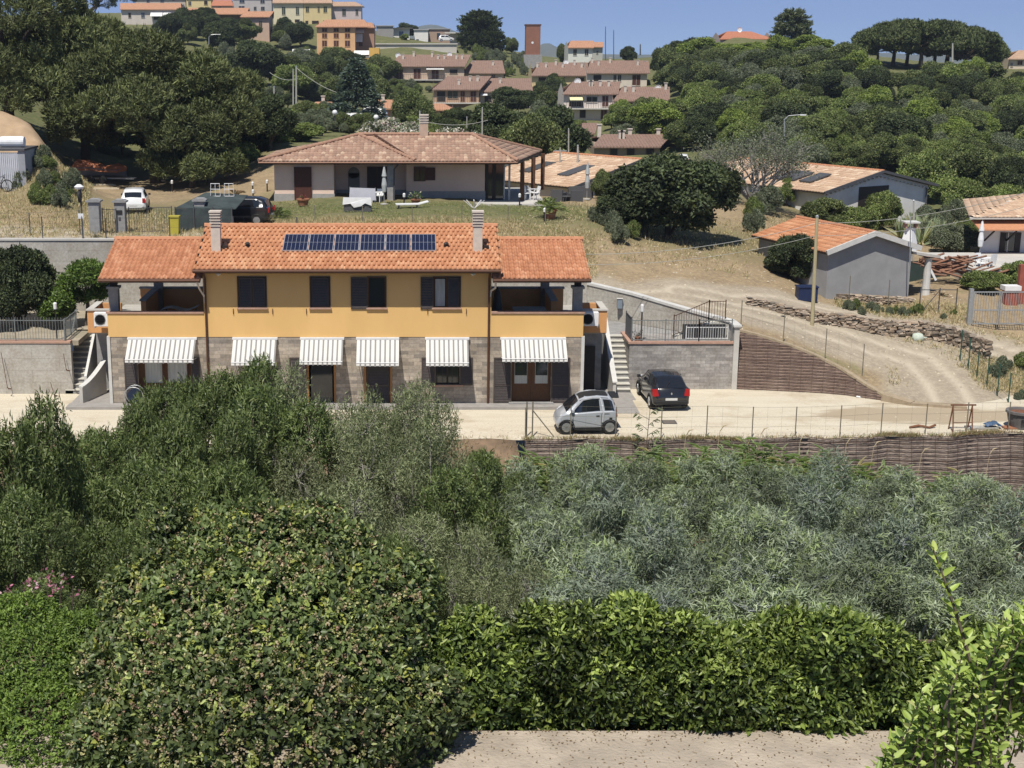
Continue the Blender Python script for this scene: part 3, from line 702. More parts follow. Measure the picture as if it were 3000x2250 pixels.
# awnings
def awnmat():
 m, nt, b = newmat('striped_canvas'); at = nt.nodes.new('ShaderNodeVertexColor'); at.layer_name = 'Col'
 nt.links.new(at.outputs[0], b.inputs['Base Color']); b.inputs['Roughness'].default_value = 0.9
 t = nt.nodes.new('ShaderNodeBsdfTranslucent'); nt.links.new(at.outputs[0], t.inputs[0])
 x = nt.nodes.new('ShaderNodeMixShader'); x.inputs[0].default_value = .2
 nt.links.new(b.outputs[0], x.inputs[1]); nt.links.new(t.outputs[0], x.inputs[2]); nt.links.new(x.outputs[0], nt.nodes['Material Output'].inputs['Surface'])
 return m
M_awn = awnmat()
AW = [(377, 575, .95, 2.30), (684, 811, .98, 2.18), (882, 1006, .98, 2.22), (1046, 1167, .98, 2.16), (1248, 1372, .98, 2.16), (1468, 1655, .95, 2.34)]
for px0, px1, out, zb in AW:
 x0, x1 = X3(px0, 3.05), X3(px1, 3.05); n_ = int(round((x1-x0)/.105)); V = []; Q = []; K = []
 rng = random.Random(px0)
 cols = {0: (.74, .73, .70), 1: (.74, .73, .70), 2: (.36, .35, .34)}
 for i in range(n_):
  xa, xb = x0+(x1-x0)*i/n_, x0+(x1-x0)*(i+1)/n_
  c = (.70, .69, .66) if i % 2 == 0 else (.27, .265, .26)
  wdt = (xb-xa)
  if i % 2 == 0: xb += wdt*.32
  if i % 2 == 1: xa += wdt*.32
  for a, b_, cc in ((xa, xb, c),):
   b = len(V)
   for t_ in (0, .33, .66, 1):
    sag = .03*math.sin(math.pi*t_)
    for x in (a, b_): V.append((x, Yf-.06-out*t_, 3.06-(3.06-zb)*t_-sag)); K.append(cc)
   wv = .03*math.sin(i*1.9)
   for x in (a, b_): V.append((x, Yf-.06-out-.01, zb-.13-(.03 if i % 2 else 0))); K.append(cc)
   for t_ in range(4): Q.append((b+t_*2, b+t_*2+1, b+t_*2+3, b+t_*2+2))
 aw = npmesh('awning', V, Q, np.array(K), M_awn, house)
 mb = MB(); mb.box(x0-.04, x1+.04, Yf-.14, Yf-.001, 3.0, 3.09); mb.build('awning_case', M_plas, aw)
 mb = MB(); mb.tube([(x0, Yf-.06-out, zb), (x1, Yf-.06-out, zb)], .022, 6)
 for x in (x0+.03, x1-.03): mb.tube([(x, Yf-.05, zb-.15), (x, Yf-.06-out, zb)], .014, 6)
 mb.build('awning_arm', M_plas, aw)
# stone paving round the foot
M_pave = brickmat('paving', (0.30, 0.285, 0.26), (0.24, 0.225, 0.21), (0.2, 0.19, 0.18), .6, .3, .01, .2)
mb = MB(); a = atZ(1500, 1203, 0).y
mb.box(xl-1.9, xr+.02, 59.25, 59.995, 0.0, .12); mb.box(xr+.02, xY(1858, 0, 61.5), 61.0, 63.3, 0.0, .022)
mb.prism([(xr+.02, 58.6, .003), (xY(1872, 0, 58.8), 58.6, .003), (xY(1852, 0, 61), 61.0, .003), (xr+.02, 61.0, .003)], (0, 0, .02))
mb.box(xl-1.9, xl-.11, 60.0, 63.5, 0, .06)
mb.build('stone_paving', mat('grey_paving', (0.31, 0.29, 0.27), (0.25, 0.235, 0.22), 3, .9, .2, 30))['kind'] = 'structure'
# things on and in the house
def ac(px, z, y, side, lab):
 t = thing('air_conditioner', lab, 'air conditioner', (px, y, z), 0, 'air conditioners on the house sides')
 mb = MB(); mb.box(px-.38, px+.38, y-.3, y, z, z+.62); mb.build('casing', M_plas, t, bevel=.02)
 mb = MB(); mb.lathe((px-.1, y-.303, z+.31), [(.24, 0), (.24, -.012), (.21, -.014), (.2, 0)], 20, 'y')
 for k in range(6): mb.box(px-.3, px+.1, y-.312, y-.308, z+.12+k*.075, z+.13+k*.075)
 mb.build('fan_grille', M_dgrey, t)
 mb = MB(); mb.box(px-.36, px-.32, y-.35, y+.1, z-.05, z-.002); mb.box(px+.32, px+.36, y-.35, y+.1, z-.05, z-.002); mb.build('bracket', M_galv, t)
ac(xl-.42, 3.42, 61.0, 0, 'white air conditioner box left of the porch beside the orange parapet')
ac(xr+.42, 3.42, 61.1, 1, 'white air conditioner box right of the porch above the narrow dark doorway')
# side walkway slabs with orange parapets
for sgn, x0, lab in ((-1, xl, 'left side walkway with orange parapet reaching the back yard'), (1, xr, 'right side walkway with orange parapet at the head of the stairs')):
 t = thing('side_walkway', lab, 'walkway', (x0+sgn*.7, 64, 0))
 xa, xb = sorted((x0+sgn*.12, x0+sgn*1.25))
 mb = MB(); mb.box(xa, xb, 61.6, Yb_, 2.92, 3.1); mb.build('slab', M_conc, t)
 xo = xb if sgn > 0 else xa
 mb = MB(); mb.box(min(xo, xo-sgn*.18), max(xo, xo-sgn*.18), 61.6, 63.3, 3.1, 4.0); mb.box(xa+.0, xb-.0, 61.42, 61.598, 3.0, 4.0); mb.box(xa, xb, 63.3, 63.5, 3.1, 4.0); mb.build('parapet', M_orange, t)
 mb = MB(); mb.box(xa-.05, xb+.05, 61.37, 61.65, 4.002, 4.06); mb.box(min(xo, xo-sgn*.24)-.03, max(xo, xo-sgn*.24)+.03, 61.652, 63.5, 4.002, 4.06); mb.build('coping', M_concl, t)
 mb = MB(); mb.box(xa, xb, 62.9, 63.1, .05, 2.9); mb.build('store_wall', M_grey, t)
 mb = MB(); mb.box(x0+sgn*.2-.0, x0+sgn*.2+.75*sgn if sgn > 0 else x0-.2, 62.8, 62.88, .06, 2.1) if sgn > 0 else mb.box(x0-.75, x0-.15, 62.8, 62.88, .06, 2.1)
 mb.build('store_door', M_dark, t)
# porch contents
t = thing('hammock_lounger', 'pale cloth lounger lying inside the left porch', 'lounger', (X3(520, 3.2), 63.8, 3.14))
x = X3(525, 3.9, 63); mb = MB(); V = []
for k in range(9):
 u_ = k/8; zz = 3.78+.10*math.sin(u_*7)+.12*u_;
 for yy in (62.6, 63.3): V.append((x-.8+1.7*u_, yy, zz))
mb.add(V, [(2*k, 2*k+1, 2*k+3, 2*k+2) for k in range(8)]); mb.build('cloth', M_curt, t)
mb = MB();
for k in (0.1, .9):
 for yy in (62.65, 63.25): mb.bar((x-.8+1.7*k, yy, 3.14), (x-.8+1.7*k, yy, 3.75), .04, .04)
mb.build('frame', M_dgrey, t)
t = thing('dining_table', 'dark outdoor table with pale cloth in the right porch', 'table', (X3(1560, 3.2), 62.6, 3.14))
x = X3(1550, 3.8, 62.6); mb = MB(); mb.box(x-.75, x+.75, 62.2, 63.1, 3.85, 3.9); mb.build('tabletop', mat('table_cloth', (.30, .32, .32), None, 4), t)
for dx in (-.65, .65):
 for dy in (62.3, 63.0): mb = MB(); mb.box(x+dx-.03, x+dx+.03, dy-.03, dy+.03, 3.14, 3.85); mb.build('leg', M_dgrey, t)
t = thing('closed_parasol', 'dark folded parasol leaning inside the right porch', 'parasol', (X3(1457, 3.2), 61.6, 3.14))
x = X3(1457, 4, 61.5); mb = MB(); mb.lathe((x, 61.5, 3.3), [(.04, 0), (.26, .15), (.22, .9), (.14, 1.5), (.03, 1.75)], 10); mb.build('canopy', M_black, t)
mb = MB(); mb.lathe((x, 61.5, 3.14), [(.2, 0), (.2, .06), (.03, .08), (.03, .2)], 10); mb.build('base', M_dgrey, t)
t = thing('dehumidifier_fan', 'round blue wheeled hose reel standing by the left ground floor door', 'hose reel', (X3(391, .3), 59.1, .12))
x = X3(391, .6, 59.1); mb = MB()
mb.tube([(x+.42*math.cos(a_), 59.15, .62+.42*math.sin(a_)) for a_ in np.linspace(0, 2*math.pi, 20)], .02, 6, False)
mb.tube([(x+.42*math.cos(a_), 59.55, .62+.42*math.sin(a_)) for a_ in np.linspace(0, 2*math.pi, 20)], .02, 6, False); mb.build('frame', M_galv, t)
mb = MB(); mb.lathe((x, 59.2, .62), [(.1, 0), (.3, 0), (.3, .3), (.1, .3)], 16, 'y'); mb.build('drum', mat('blue_plastic', (.012, .022, .05), None, 4, .5), t)
for o in list(bpy.data.objects):
 if o.name == 'dehumidifier_fan': o.name = 'hose_reel'; WM['hose_reel'] = WM['dehumidifier_fan']
# ================= walls, terraces, stairs, fences =================
def gzs(x, y): return gz(x, y)
# --- back retaining wall (left and behind the house)
def wall_strip(name, label, pts, zb, zt, th, m, cap=None, capm=None, cat='wall', off=0.0):
 """pts: (x,y) front line; zb, zt: lists or numbers"""
 n = len(pts); zb = zb if hasattr(zb, '__len__') else [zb]*n; zt = zt if hasattr(zt, '__len__') else [zt]*n
 t = thing(name, label, cat, (pts[0][0], pts[0][1], zb[0]))
 nr = []
 for i in range(n):
  a = pts[max(i-1, 0)]; b = pts[min(i+1, n-1)]; d = Vector((b[0]-a[0], b[1]-a[1], 0)).normalized(); nr.append(Vector((-d.y, d.x, 0)))
 def strip(o0, o1, za, zc, nm, mm):
  mb = MB(); V = []
  for i in range(n):
   p = Vector((pts[i][0], pts[i][1], 0)); f = p+nr[i]*o0; b = p+nr[i]*o1
   V += [(f.x, f.y, za[i]), (f.x, f.y, zc[i]), (b.x, b.y, zc[i]), (b.x, b.y, za[i])]
  Fs = []
  for i in range(n-1):
   for k in range(4): Fs.append((i*4+k, i*4+(k+1) % 4, i*4+4+(k+1) % 4, i*4+4+k))
  Fs += [(0, 1, 2, 3), ((n-1)*4+3, (n-1)*4+2, (n-1)*4+1, (n-1)*4)]
  return mb.add(V, Fs).build(nm, mm, t)
 strip(0, th, zb, zt, 'wall_face', m)
 if cap: strip(-.05, th+.05, [z+.002 for z in zt], [z+cap for z in zt], 'coping', capm or m)
 return t
M_board = brickmat('shuttered_concrete', (0.52, 0.505, 0.465), (0.455, 0.44, 0.40), (0.38, 0.365, 0.33), 2.5, .55, .012, .25, tint=.9)
wall_strip('retaining_wall', 'long pale concrete retaining wall behind the yellow house', [(-45, 70.0), (-13.2, 70.0), (xY(1720, 4, 70), 69.9)], 2.2, [6.02, 6.0, 4.25], .25, M_board, .1, M_concl)
p = WALLPTS
wall_strip('ramp_wall', 'concrete wall with pale coping sloping down beside the gravel ramp', [(q.x, q.y-.12) for q in p], [1.9]*5, [q.z-.02 for q in p], .25, M_board, .12, M_white)
# soil fill behind sloping wall handled by the ground; yard behind the house
M_yardg = mat('dry_yard', (0.36, 0.31, 0.24), (0.25, 0.22, 0.16), 1.2, .95, .4, 12, dirt=.2)
yl = xY(228, 2.4, 62.4)
mb = MB(); mb.box(-45, yl, 62.5, 70.1, 2.2, 2.42); mb.box(yl, xl-1.35, 65.2, 70.1, 2.0, 2.42)
o = mb.build('back_yard', M_yardg); o['kind'] = 'structure'
mb = MB(); mb.box(xl-1.35, xr+1.4, 66.45, 70.1, 2.0, 2.75); mb.build('rear_walk', M_conc)['kind'] = 'structure'
# left front retaining wall
wall_strip('concrete_wall', 'pale board-marked concrete wall left of the house below the railing', [(-45, 62.2), (xY(212, 1.2, 62.3), 62.2)], 0, 2.36, .3, M_board, .09, M_terra)
# fallen iron rods leaning on the left wall
for i, (px, py, px2, py2) in enumerate(((3, 1032, 22, 1135), (186, 1036, 194, 1082), (148, 1120, 158, 1155))):
 a = atY(px, py, 62.0); b = atY(px2, py2, 61.7)
 t = thing('iron_rod', ['rusty rod leaning on the concrete wall at the far left', 'short rod leaning near the top of the concrete wall by the stairs', 'small rusty spade leaning at the foot of the concrete wall'][i], 'rod', (b.x, b.y, b.z))
 mb = MB(); mb.tube([a, b], .015, 6); mb.build('shaft', M_copper, t)
 mb = MB(); mb.tube([b, b+Vector((.06, -.1, -.03)), b+Vector((.2, -.2, -.02))], .03, 6); mb.build('foot', M_copper, t)
# --- railings
def railing(name, label, pts, h=1.0, sp=.115, m=None, tips=False, group=None, cat='railing', post=1.6):
 t = thing(name, label, cat, pts[0], 0, group); m = m or M_rail
 P = [Vector(p) for p in pts]
 bars = MB(); rl = MB();
 for a, b in zip(P[:-1], P[1:]):
  L = (b-a).length; n = max(1, int(L/sp))
  for zz in (.08, h-.02): rl.bar(a+Vector((0, 0, zz)), b+Vector((0, 0, zz)), .035, .03)
  for i in range(1, n):
   q = a.lerp(b, i/n); bars.bar(q+Vector((0, 0, .08)), q+Vector((0, 0, h+(.12 if tips else -.03))), .016, .016, (0, 1, 0))
  k = max(1, int(round(L/post)))
  for i in range(k+1):
   q = a.lerp(b, i/k); mb = MB(); mb.bar(q, q+Vector((0, 0, h+.05)), .045, .045, (0, 1, 0)); mb.build('post', m, t)
 rl.build('rails', m, t); bars.build('bars', m, t)
 return t
railing('iron_railing', 'grey iron railing with pointed tips on top of the left concrete wall', [(-45, 62.3, 2.46), (xY(190, 2.5, 62.3), 62.3, 2.46)], .95, .13, tips=True, post=2.2)
railing('side_railing', 'short sloping railing returning along the left staircase', [(xY(192, 2.5, 62.4), 62.45, 2.46), (xY(222, 2.5, 64.5), 64.6, 2.46)], .95, .12, post=1.2)
# --- staircases
def stairs(label, x0, x1, ya, yb, z1, n, m, tread, side=None):
 t = thing('outdoor_staircase', label, 'staircase', ((x0+x1)/2, ya, 0), 0)
 for i in range(n):
  y0 = ya+(yb-ya)*i/n; mb = MB(); z = z1*(i+1)/n
  mb.box(x0, x1, y0, yb+.3, z-z1/n+.001, z-.045); mb.build('riser', m, t)
  mb = MB(); mb.box(x0, x1, y0-.04, y0+(yb-ya)/n+.0, z-.043, z); mb.build('tread', tread, t)
 return t
M_tread = mat('pale_tread_stone', (0.55, 0.53, 0.47), (0.47, 0.45, 0.40), 5, .8)
sx0, sx1 = xY(1787, 1, 63.5), xY(1838, 1, 63.5)
t = stairs('grey stone staircase with pale treads right of the yellow house', sx0, sx1, 62.3, 65.3, 2.15, 11, M_grey, M_tread)
mb = MB()
xs_ = sx0-.16
mb.prism([(xs_, 61.2, .02), (xs_, 61.2, .75), (xs_, 62.0, 1.15), (xs_, 65.3, 3.0), (xs_, 65.3, .02)], (.14, 0, 0)); mb.build('stair_wall', M_concl, t)
mb = MB(); mb.prism([(xs_-.03, 61.15, .752), (xs_-.03, 62.0, 1.152), (xs_-.03, 65.3, 3.002), (xs_-.03, 65.3, 3.06), (xs_-.03, 62.0, 1.21), (xs_-.03, 61.15, .81)], (.22, 0, 0)); mb.build('stair_coping', M_white, t)
lx0, lx1 = xY(201, 1, 63), xY(262, 1, 63)
t = stairs('grey stone staircase with pale treads left of the yellow house', lx0, lx1, 62.2, 65.1, 2.42, 12, M_grey, M_tread)
xs_ = lx1+.0; mb = MB(); mb.prism([(xs_, 61.9, .02), (xs_, 61.9, .9), (xs_, 65.1, 3.3), (xs_, 65.1, .02)], (.12, 0, 0)); mb.build('stair_wall', M_white, t)
mb = MB(); mb.bar((lx0+.02, 62.2, 1.1), (lx0+.02, 65.0, 3.4), .04, .04)
for k in range(5): yy = 62.25+k*.68; mb.bar((lx0+.02, yy, .25+k*.58), (lx0+.02, yy, 1.12+k*.565), .02, .02, (0, 1, 0))
mb.build('handrail', M_rail, t)
# low curved wall left
t = thing('curved_wall', 'low white curved wall at the foot of the left staircase', 'wall', (xY(250, 0, 61), 61, 0))
ca, cb = xY(243, .5, 60.2), xY(310, .5, 62)
V = []; N = 10
for k in range(N+1):
 u_ = k/N; x = ca+(cb-ca)*u_; y = 60.15+2.0*u_; z = .78+.75*(u_**1.6)
 V.append((x, y, z))
mb = MB(); vs_ = []
for x, y, z in V: vs_ += [(x, y, .02), (x, y, z), (x-.17, y+.15, z), (x-.17, y+.15, .02)]
fs_ = [(i*4+k, i*4+(k+1) % 4, i*4+4+(k+1) % 4, i*4+4+k) for i in range(N) for k in range(4)]+[(0, 1, 2, 3), (N*4+3, N*4+2, N*4+1, N*4)]
mb.add(vs_, fs_); mb.build('wall_body', M_concl, t)
vs_ = []; mb = MB()
for x, y, z in V: vs_ += [(x+.03, y-.03, z+.002), (x+.03, y-.03, z+.05), (x-.2, y+.18, z+.05), (x-.2, y+.18, z+.002)]
mb.add(vs_, fs_); mb.build('coping', M_white, t)
# --- right terrace
TW = brickmat('terrace_cladding', (0.50, 0.475, 0.45), (0.30, 0.285, 0.275), (0.27, 0.255, 0.24), .45, .15, .006, .5)
ta, tb = xY(1842, 1, 63.1), xY(2146, 1, 63.1)
t = thing('stone_terrace', 'raised terrace with grey stone cladding and terracotta coping behind the black car', 'terrace', ((ta+tb)/2, 63.1, 0))
tl_ = xY(1832, 2.2, 65.2)
mb = MB(); mb.prism([(ta, 63.1, 0), (tb, 63.1, 0), (tb, 65.5, 0), (ta, 65.5, 0)], (0, 0, 2.15)); mb.build('terrace_wall', TW, t)
mb = MB(); mb.box(ta-.06, tb+.0, 63.04, 63.34, 2.152, 2.24); mb.box(ta-.06, ta+.24, 63.342, 65.6, 2.152, 2.24); mb.build('coping', M_terra, t)
mb = MB(); mb.box(tb-.02, tb+.22, 63.0, 64.1, 0, 2.95); mb.build('end_pillar', M_concl, t)
mb = MB(); mb.box(tb-.08, tb+.30, 62.92, 64.2, 2.952, 3.04); mb.build('pillar_cap', M_white, t)
mb = MB(); wp_ = [(q.x, q.y-.15, 2.0) for q in WALLPTS]
mb.prism([(xr+1.0, 65.3, 2.0), (ta-.3, 65.3, 2.0), (tb, 65.3, 2.0), (tb, 64.0, 2.0)]+wp_[::-1]+[(xr+1.0, 69.9, 2.0)], (0, 0, .13)); mb.box(ta+.2, tb, 63.3, 65.29, 2.06, 2.145)
mb.build('terrace_paving', M_grey)['kind'] = 'structure'
for o in bpy.data.objects:
 if o.name == 'terrace_paving': pass
railing('terrace_railing', 'thin iron railing on the terracotta coping above the black car', [(ta+.1, 63.2, 2.24), (tb-1.6, 63.2, 2.24), (tb-.1, 63.2, 2.24)], 1.0, .14, post=2.0)
railing('terrace_gate', 'small grey gate panel at the left end of the terrace by the stairs', [(ta+.09, 65.0, 2.24), (ta+.12, 63.5, 2.24)], 1.05, .1, M_dgrey, cat='gate', post=1.5)
# inner stair with white steps under ramp and dark opening
ia, ib = xY(1965, 2.5, 65), xY(2060, 2.9, 65.5)
t = thing('terrace_stair', 'short flight of pale steps on the terrace rising to the ramp gate', 'staircase', (ia, 64.6, 2.15))
for k in range(5):
 x = ia+(ib-ia)*k/5; mb = MB(); mb.box(x, tb-.1, 64.3, 64.75, 2.15+k*.15+.001, 2.15+(k+1)*.15); mb.build('step', M_tread, t)
railing('stair_railing', 'iron railing of vertical bars climbing the short terrace steps', [(ia, 64.25, 2.25), (ib, 64.25, 2.95), (tb-.2, 64.25, 2.95)], 1.0, .12, M_copper, post=1.7)
railing('gate_grille', 'white barred grille in front of the dark opening beneath the terrace steps', [(xY(2010, 2.3, 63.9), 63.9, 2.16), (tb-.12, 63.9, 2.16)], .62, .11, M_plas, post=2.5)
mb = MB(); mb.box(xY(2000, 2.3, 64.1), tb-.05, 64.2, 64.24, 2.15, 2.85); o = mb.build('painted_shade_panel', M_black); tag(o, 'black panel painted as the shade of the opening under the terrace steps', 'panel')  # flat black panel, its colour stands in for the shade of an opening
# lamp post on terrace
t = thing('terrace_lamp', 'black lamp post with white head standing on the terrace', 'lamp post', (xY(1878, 2.2, 63.6), 63.6, 2.15))
x = xY(1878, 2.2, 63.6); mb = MB(); mb.tube([(x, 63.6, 2.15), (x, 63.6, 3.55)], .035, 8); mb.build('post', M_black, t)
mb = MB(); mb.lathe((x, 63.6, 3.552), [(.07, 0), (.08, .05), (.08, .3), (.05, .36)], 10); mb.build('lamp_head', M_plas, t)
# small grey box on the ramp wall
t = thing('meter_box', 'small grey meter box fixed on the ramp wall', 'meter box', (xY(1815, 3.2, 68.6), 68.5, 2.9))
a_ = atY(1808, 875, 68.4); b_ = atY(1822, 903, 68.4); mb = MB(); mb.box(a_.x, b_.x, 68.3, 68.44, b_.z, a_.z); mb.build('box', mat('blue_grey_box', (.20, .24, .28), None, 4), t)
mb = MB(); mb.box(a_.x-.03, b_.x+.03, 68.27, 68.46, a_.z+.002, a_.z+.03); mb.build('lid', M_white, t)
# --- reinforced earth banks (brown wire-faced layers)
def bankmat():
 m, nt, b = newmat('wire_faced_earth'); v = objvec(nt); t = nt.nodes.new('ShaderNodeTexCoord')
 s_ = nt.nodes.new('ShaderNodeSeparateXYZ'); nt.links.new(t.outputs['Object'], s_.inputs[0])
 c = mixc(nt, ramp(nt, nz(nt, 5, 6, objvec(nt, 1, 1, 3), .7), .35, .65), (0.235, 0.165, 0.13), (0.135, 0.095, 0.08))
 c = mixc(nt, ramp(nt, nz(nt, .8, 4, v), .5, .75), c, (0.27, 0.20, 0.16))
 nt.links.new(c, b.inputs['Base Color']); b.inputs['Roughness'].default_value = 1
 bumpn(nt, b, nz(nt, 16, 5, v), .9, .05)
 return m
M_bank = bankmat(); M_bank2 = mat('earth_bank_grey', (0.30, 0.245, 0.21), (0.17, 0.135, 0.115), 3, 1, .9, 14, spec=.1, bd=.06)
M_wire = mat('rusty_wire', (0.075, 0.045, 0.035), None, 8, .8)
def bank(label, bot, top, m, lay=.15, wires=True, panel=.75, name='reinforced_bank', amp=.02):
 """bot, top: functions of u in 0..1 giving 3D points"""
 t = thing(name, label, 'retaining wall', bot(0))
 L = (bot(1)-bot(0)).length; nu = int(L/.16); mxh = max(top(u_/20).z-bot(u_/20).z for u_ in range(21)); nv = max(3, int(mxh/lay))
 V = []; Fq = []
 for i in range(nu+1):
  u_ = i/nu; B = bot(u_); T = top(u_)
  for j in range(nv*3+1):
   z = B.z+mxh*j/(nv*3); zc = min(z, T.z); k = (zc-B.z)/max(T.z-B.z, 1e-3)
   p = B.lerp(T, k) if T.z > B.z+.01 else B.copy(); ph = (j % 3)
   fl = (j//3)/nv
   step = -.035 if (j % 3 == 1) else (0.03 if j % 3 == 0 else -.01)
   p.y += step*1.0+amp*mnoise.noise(Vector((p.x*2.1, zc*5, 1)))+.02*mnoise.noise(Vector((p.x*9, zc*9, 5)))
   V.append(p)
 n2 = nv*3+1
 Fq = [(i*n2+j, (i+1)*n2+j, (i+1)*n2+j+1, i*n2+j+1) for i in range(nu) for j in range(n2-1)]
 npmesh('earth_face', V, Fq, None, m, t)
 if wires:
  mb = MB(); z0 = bot(0).z
  for j in range(nv+1):
   prev = None
   for i in range(0, nu+1, 3):
    u_ = i/nu; B = bot(u_); T = top(u_); z = B.z+mxh*j/nv
    if z > T.z: prev = None; continue
    p = B.lerp(T, (z-B.z)/max(T.z-B.z, 1e-3))+Vector((0, -.085, .01*mnoise.noise(Vector((B.x*1.5, z*3, 2)))))
    if prev is not None: mb.bar(prev, p, .012, .012 if j % 5 else .035)
    prev = p
  for i in range(0, nu+1, 3):
   u_ = i/nu; B = bot(u_); T = top(u_)
   if T.z-B.z > .1: mb.bar(B+Vector((0, -.09, 0)), T+Vector((0, -.09, 0)), .008, .008, (0, 1, 0))
  mb.build('wire_mesh', M_wire, t)
 return t
def interp(P):
 d = [0]
 for a, b in zip(P[:-1], P[1:]): d.append(d[-1]+(b-a).length)
 def f(u_):
  s_ = u_*d[-1]
  for k in range(len(P)-1):
   if s_ <= d[k+1]+1e-9: return P[k].lerp(P[k+1], (s_-d[k])/max(d[k+1]-d[k], 1e-9))
  return P[-1].copy()
 return f
topP = BANKPTS
botP = [Vector((q.x, q.y-.28*q.z-.05, -.02)) for q in topP]
bank('brown wire-faced earth bank curving between terrace and gravel ramp', interp(botP), interp(topP), M_bank, .13)
# kerb of packed earth along its top
mb = MB();
for a, b in zip(topP[:-1], topP[1:]): mb.bar(a+Vector((0, .12, .02)), b+Vector((0, .12, .02)), .3, .10)
k0 = BANKPTS[-1]; mb.bar(k0+Vector((-.1, .1, -.05)), Vector((k0.x+.9, 60.15, -.06)), .5, .42); mb.bar(Vector((k0.x+.8, 60.2, -.06)), Vector((k0.x+3.1, 59.6, -.08)), .5, .36)
tag(mb.build('earth_kerb', mat('packed_earth', (.36, .29, .20), (.28, .22, .15), 4, .95)), 'pale earth kerb along the top edge of the brown bank', 'kerb')
bx0 = atZ(1537, 1286, 0).x
tp = [Vector((x, y+.02, 0.02)) for x, y in FRONT if x > bx0+.5]; tp = [Vector((bx0, np.interp(bx0, [q[0] for q in FRONT], [q[1] for q in FRONT])+.02, .02))]+tp
bp = [Vector((q.x, q.y-.9, -4.4)) for q in tp]
bank('weathered brown wire-faced retaining wall below the parking yard', interp(bp), interp(tp), M_bank2, .17, amp=.035)
# --- dry stone wall between tracks: real stones
def stones(label, line, zfun, h, m, seed=2, size=.22, name='dry_stone_wall'):
 t = thing(name, label, 'wall', line[0]); rng = random.Random(seed); mb = MB()
 f = interp(line); L = sum((b-a).length for a, b in zip(line[:-1], line[1:]));
 base = [(-1, -1, -1), (1, -1, -1), (1, 1, -1), (-1, 1, -1), (-1, -1, 1), (1, -1, 1), (1, 1, 1), (-1, 1, 1)]
 s_ = 0
 rows = 9
 for r_ in range(rows):
  s_ = rng.uniform(0, .2)
  while s_ < L:
   wd = rng.uniform(.12, .42); u_ = min(1, s_/L); p = f(u_); hh = h(u_) if callable(h) else h
   if hh > .15:
    z = p.z+hh*(r_+.5)/rows; rh = hh/rows*.6
    c = rng.uniform(.55, 1.25); tn = rng.uniform(-.06, .06)
    q = p+Vector((rng.uniform(-.05, .05), .25*(r_/rows)+rng.uniform(-.09, .07), 0));
    vs = [(q.x+a*wd*.5*rng.uniform(.7, 1.1), q.y+b*.2*rng.uniform(.6, 1.1), z+c_*rh*rng.uniform(.6, 1.15)) for a, b, c_ in base]
    mb.add(vs, [(0, 3, 2, 1), (4, 5, 6, 7), (0, 1, 5, 4), (1, 2, 6, 5), (2, 3, 7, 6), (3, 0, 4, 7)], (c+tn, c, c-tn))
   s_ += wd*.92
 mb.build('stones', mat('field_stone', (.36, .29, .22), (.27, .215, .165), 5, .95, .5, 25, attr=True), t)
 fill = MB()
 for k in range(30):
  a, b = f(k/30), f((k+1)/30); fill.bar(a+Vector((0, .3, (h((k+.5)/30) if callable(h) else h)*.45)), b+Vector((0, .3, (h((k+.5)/30) if callable(h) else h)*.45)), .45, max(.05, (h((k+.5)/30) if callable(h) else h)*.95))
 fill.build('core', mat('field_stone_core', (.12, .095, .07), None, 4), t)
 return t
SL = [(2190, 933, 69.2), (2300, 956, 68.6), (2400, 985, 68.2), (2500, 1008, 68.0), (2600, 1025, 68), (2700, 1042, 68.0), (2800, 1062, 67.4), (2895, 1085, 66.0)]
line = []
for a, b, Y in SL:
 q = atY(a, b, Y); q.z = gz(q.x, q.y)-.05; line.append(q)
stones('brown dry stone wall between the upper track and the gravel ramp', line, None, lambda u_: .38+.60*u_, None)
a = atY(2450, 900, 74.2); b = atY(2680, 886, 74.2)
stones('low rubble footing beneath the grey rendered shed', [Vector((a.x, 74.3, gz(a.x, 74.3)-.1)), Vector((b.x, 74.3, gz(b.x, 74.3)-.1))], None, .4, None, 5, name='rubble_footing')
# --- wire fences
def fence(label, pts, h, sp, m, name='wire_fence', group=None, lean=0, diag=True, net=3, thick=.03):
 t = thing(name, label, 'fence', pts[0], 0, group)
 P = [Vector(p) for p in pts]; f = interp(P); L = sum((b-a).length for a, b in zip(P[:-1], P[1:])); n = max(1, int(round(L/sp)))
 rng = random.Random(int(L*100)); tops = []
 for i in range(n+1):
  q = f(i/n); tq = q+Vector((rng.uniform(-lean, lean), rng.uniform(-lean, lean), h*rng.uniform(.95, 1.05))); tops.append((q, tq))
  mb = MB(); mb.tube([q-Vector((0, 0, .1)), tq], thick, 6); mb.build('post', m, t)
 mb = MB()
 for (a, at), (b, bt) in zip(tops[:-1], tops[1:]):
  for k in range(net+1):
   kk = k/net*.96+.02; mb.bar(a.lerp(at, kk), b.lerp(bt, kk), .007, .007)
  Ls = (b-a).length; nn = int(Ls/.5)
  for k in range(1, nn): mb.bar(a.lerp(b, k/nn), at.lerp(bt, k/nn), .004, .004, (0, 1, 0))
 mb.build('wire_netting', m, t)
 return t
def G3(px, py, Y0=60, Y1=420): return onground(px, py, Y0, Y1)
M_fpost = mat('green_brown_post', (.22, .205, .16), (.17, .15, .11), 8, .6, metal=.2)
fp = [Vector((atZ(1540, 1286, 0).x+.0, 54.75, 0))]+[Vector((x, y+.25, 0)) for x, y in FRONT if x > bx0+.6 and x < 25]
fence('thin wire fence on slim posts along the front edge of the parking yard', fp, 1.28, 1.9, M_fpost, thick=.022)
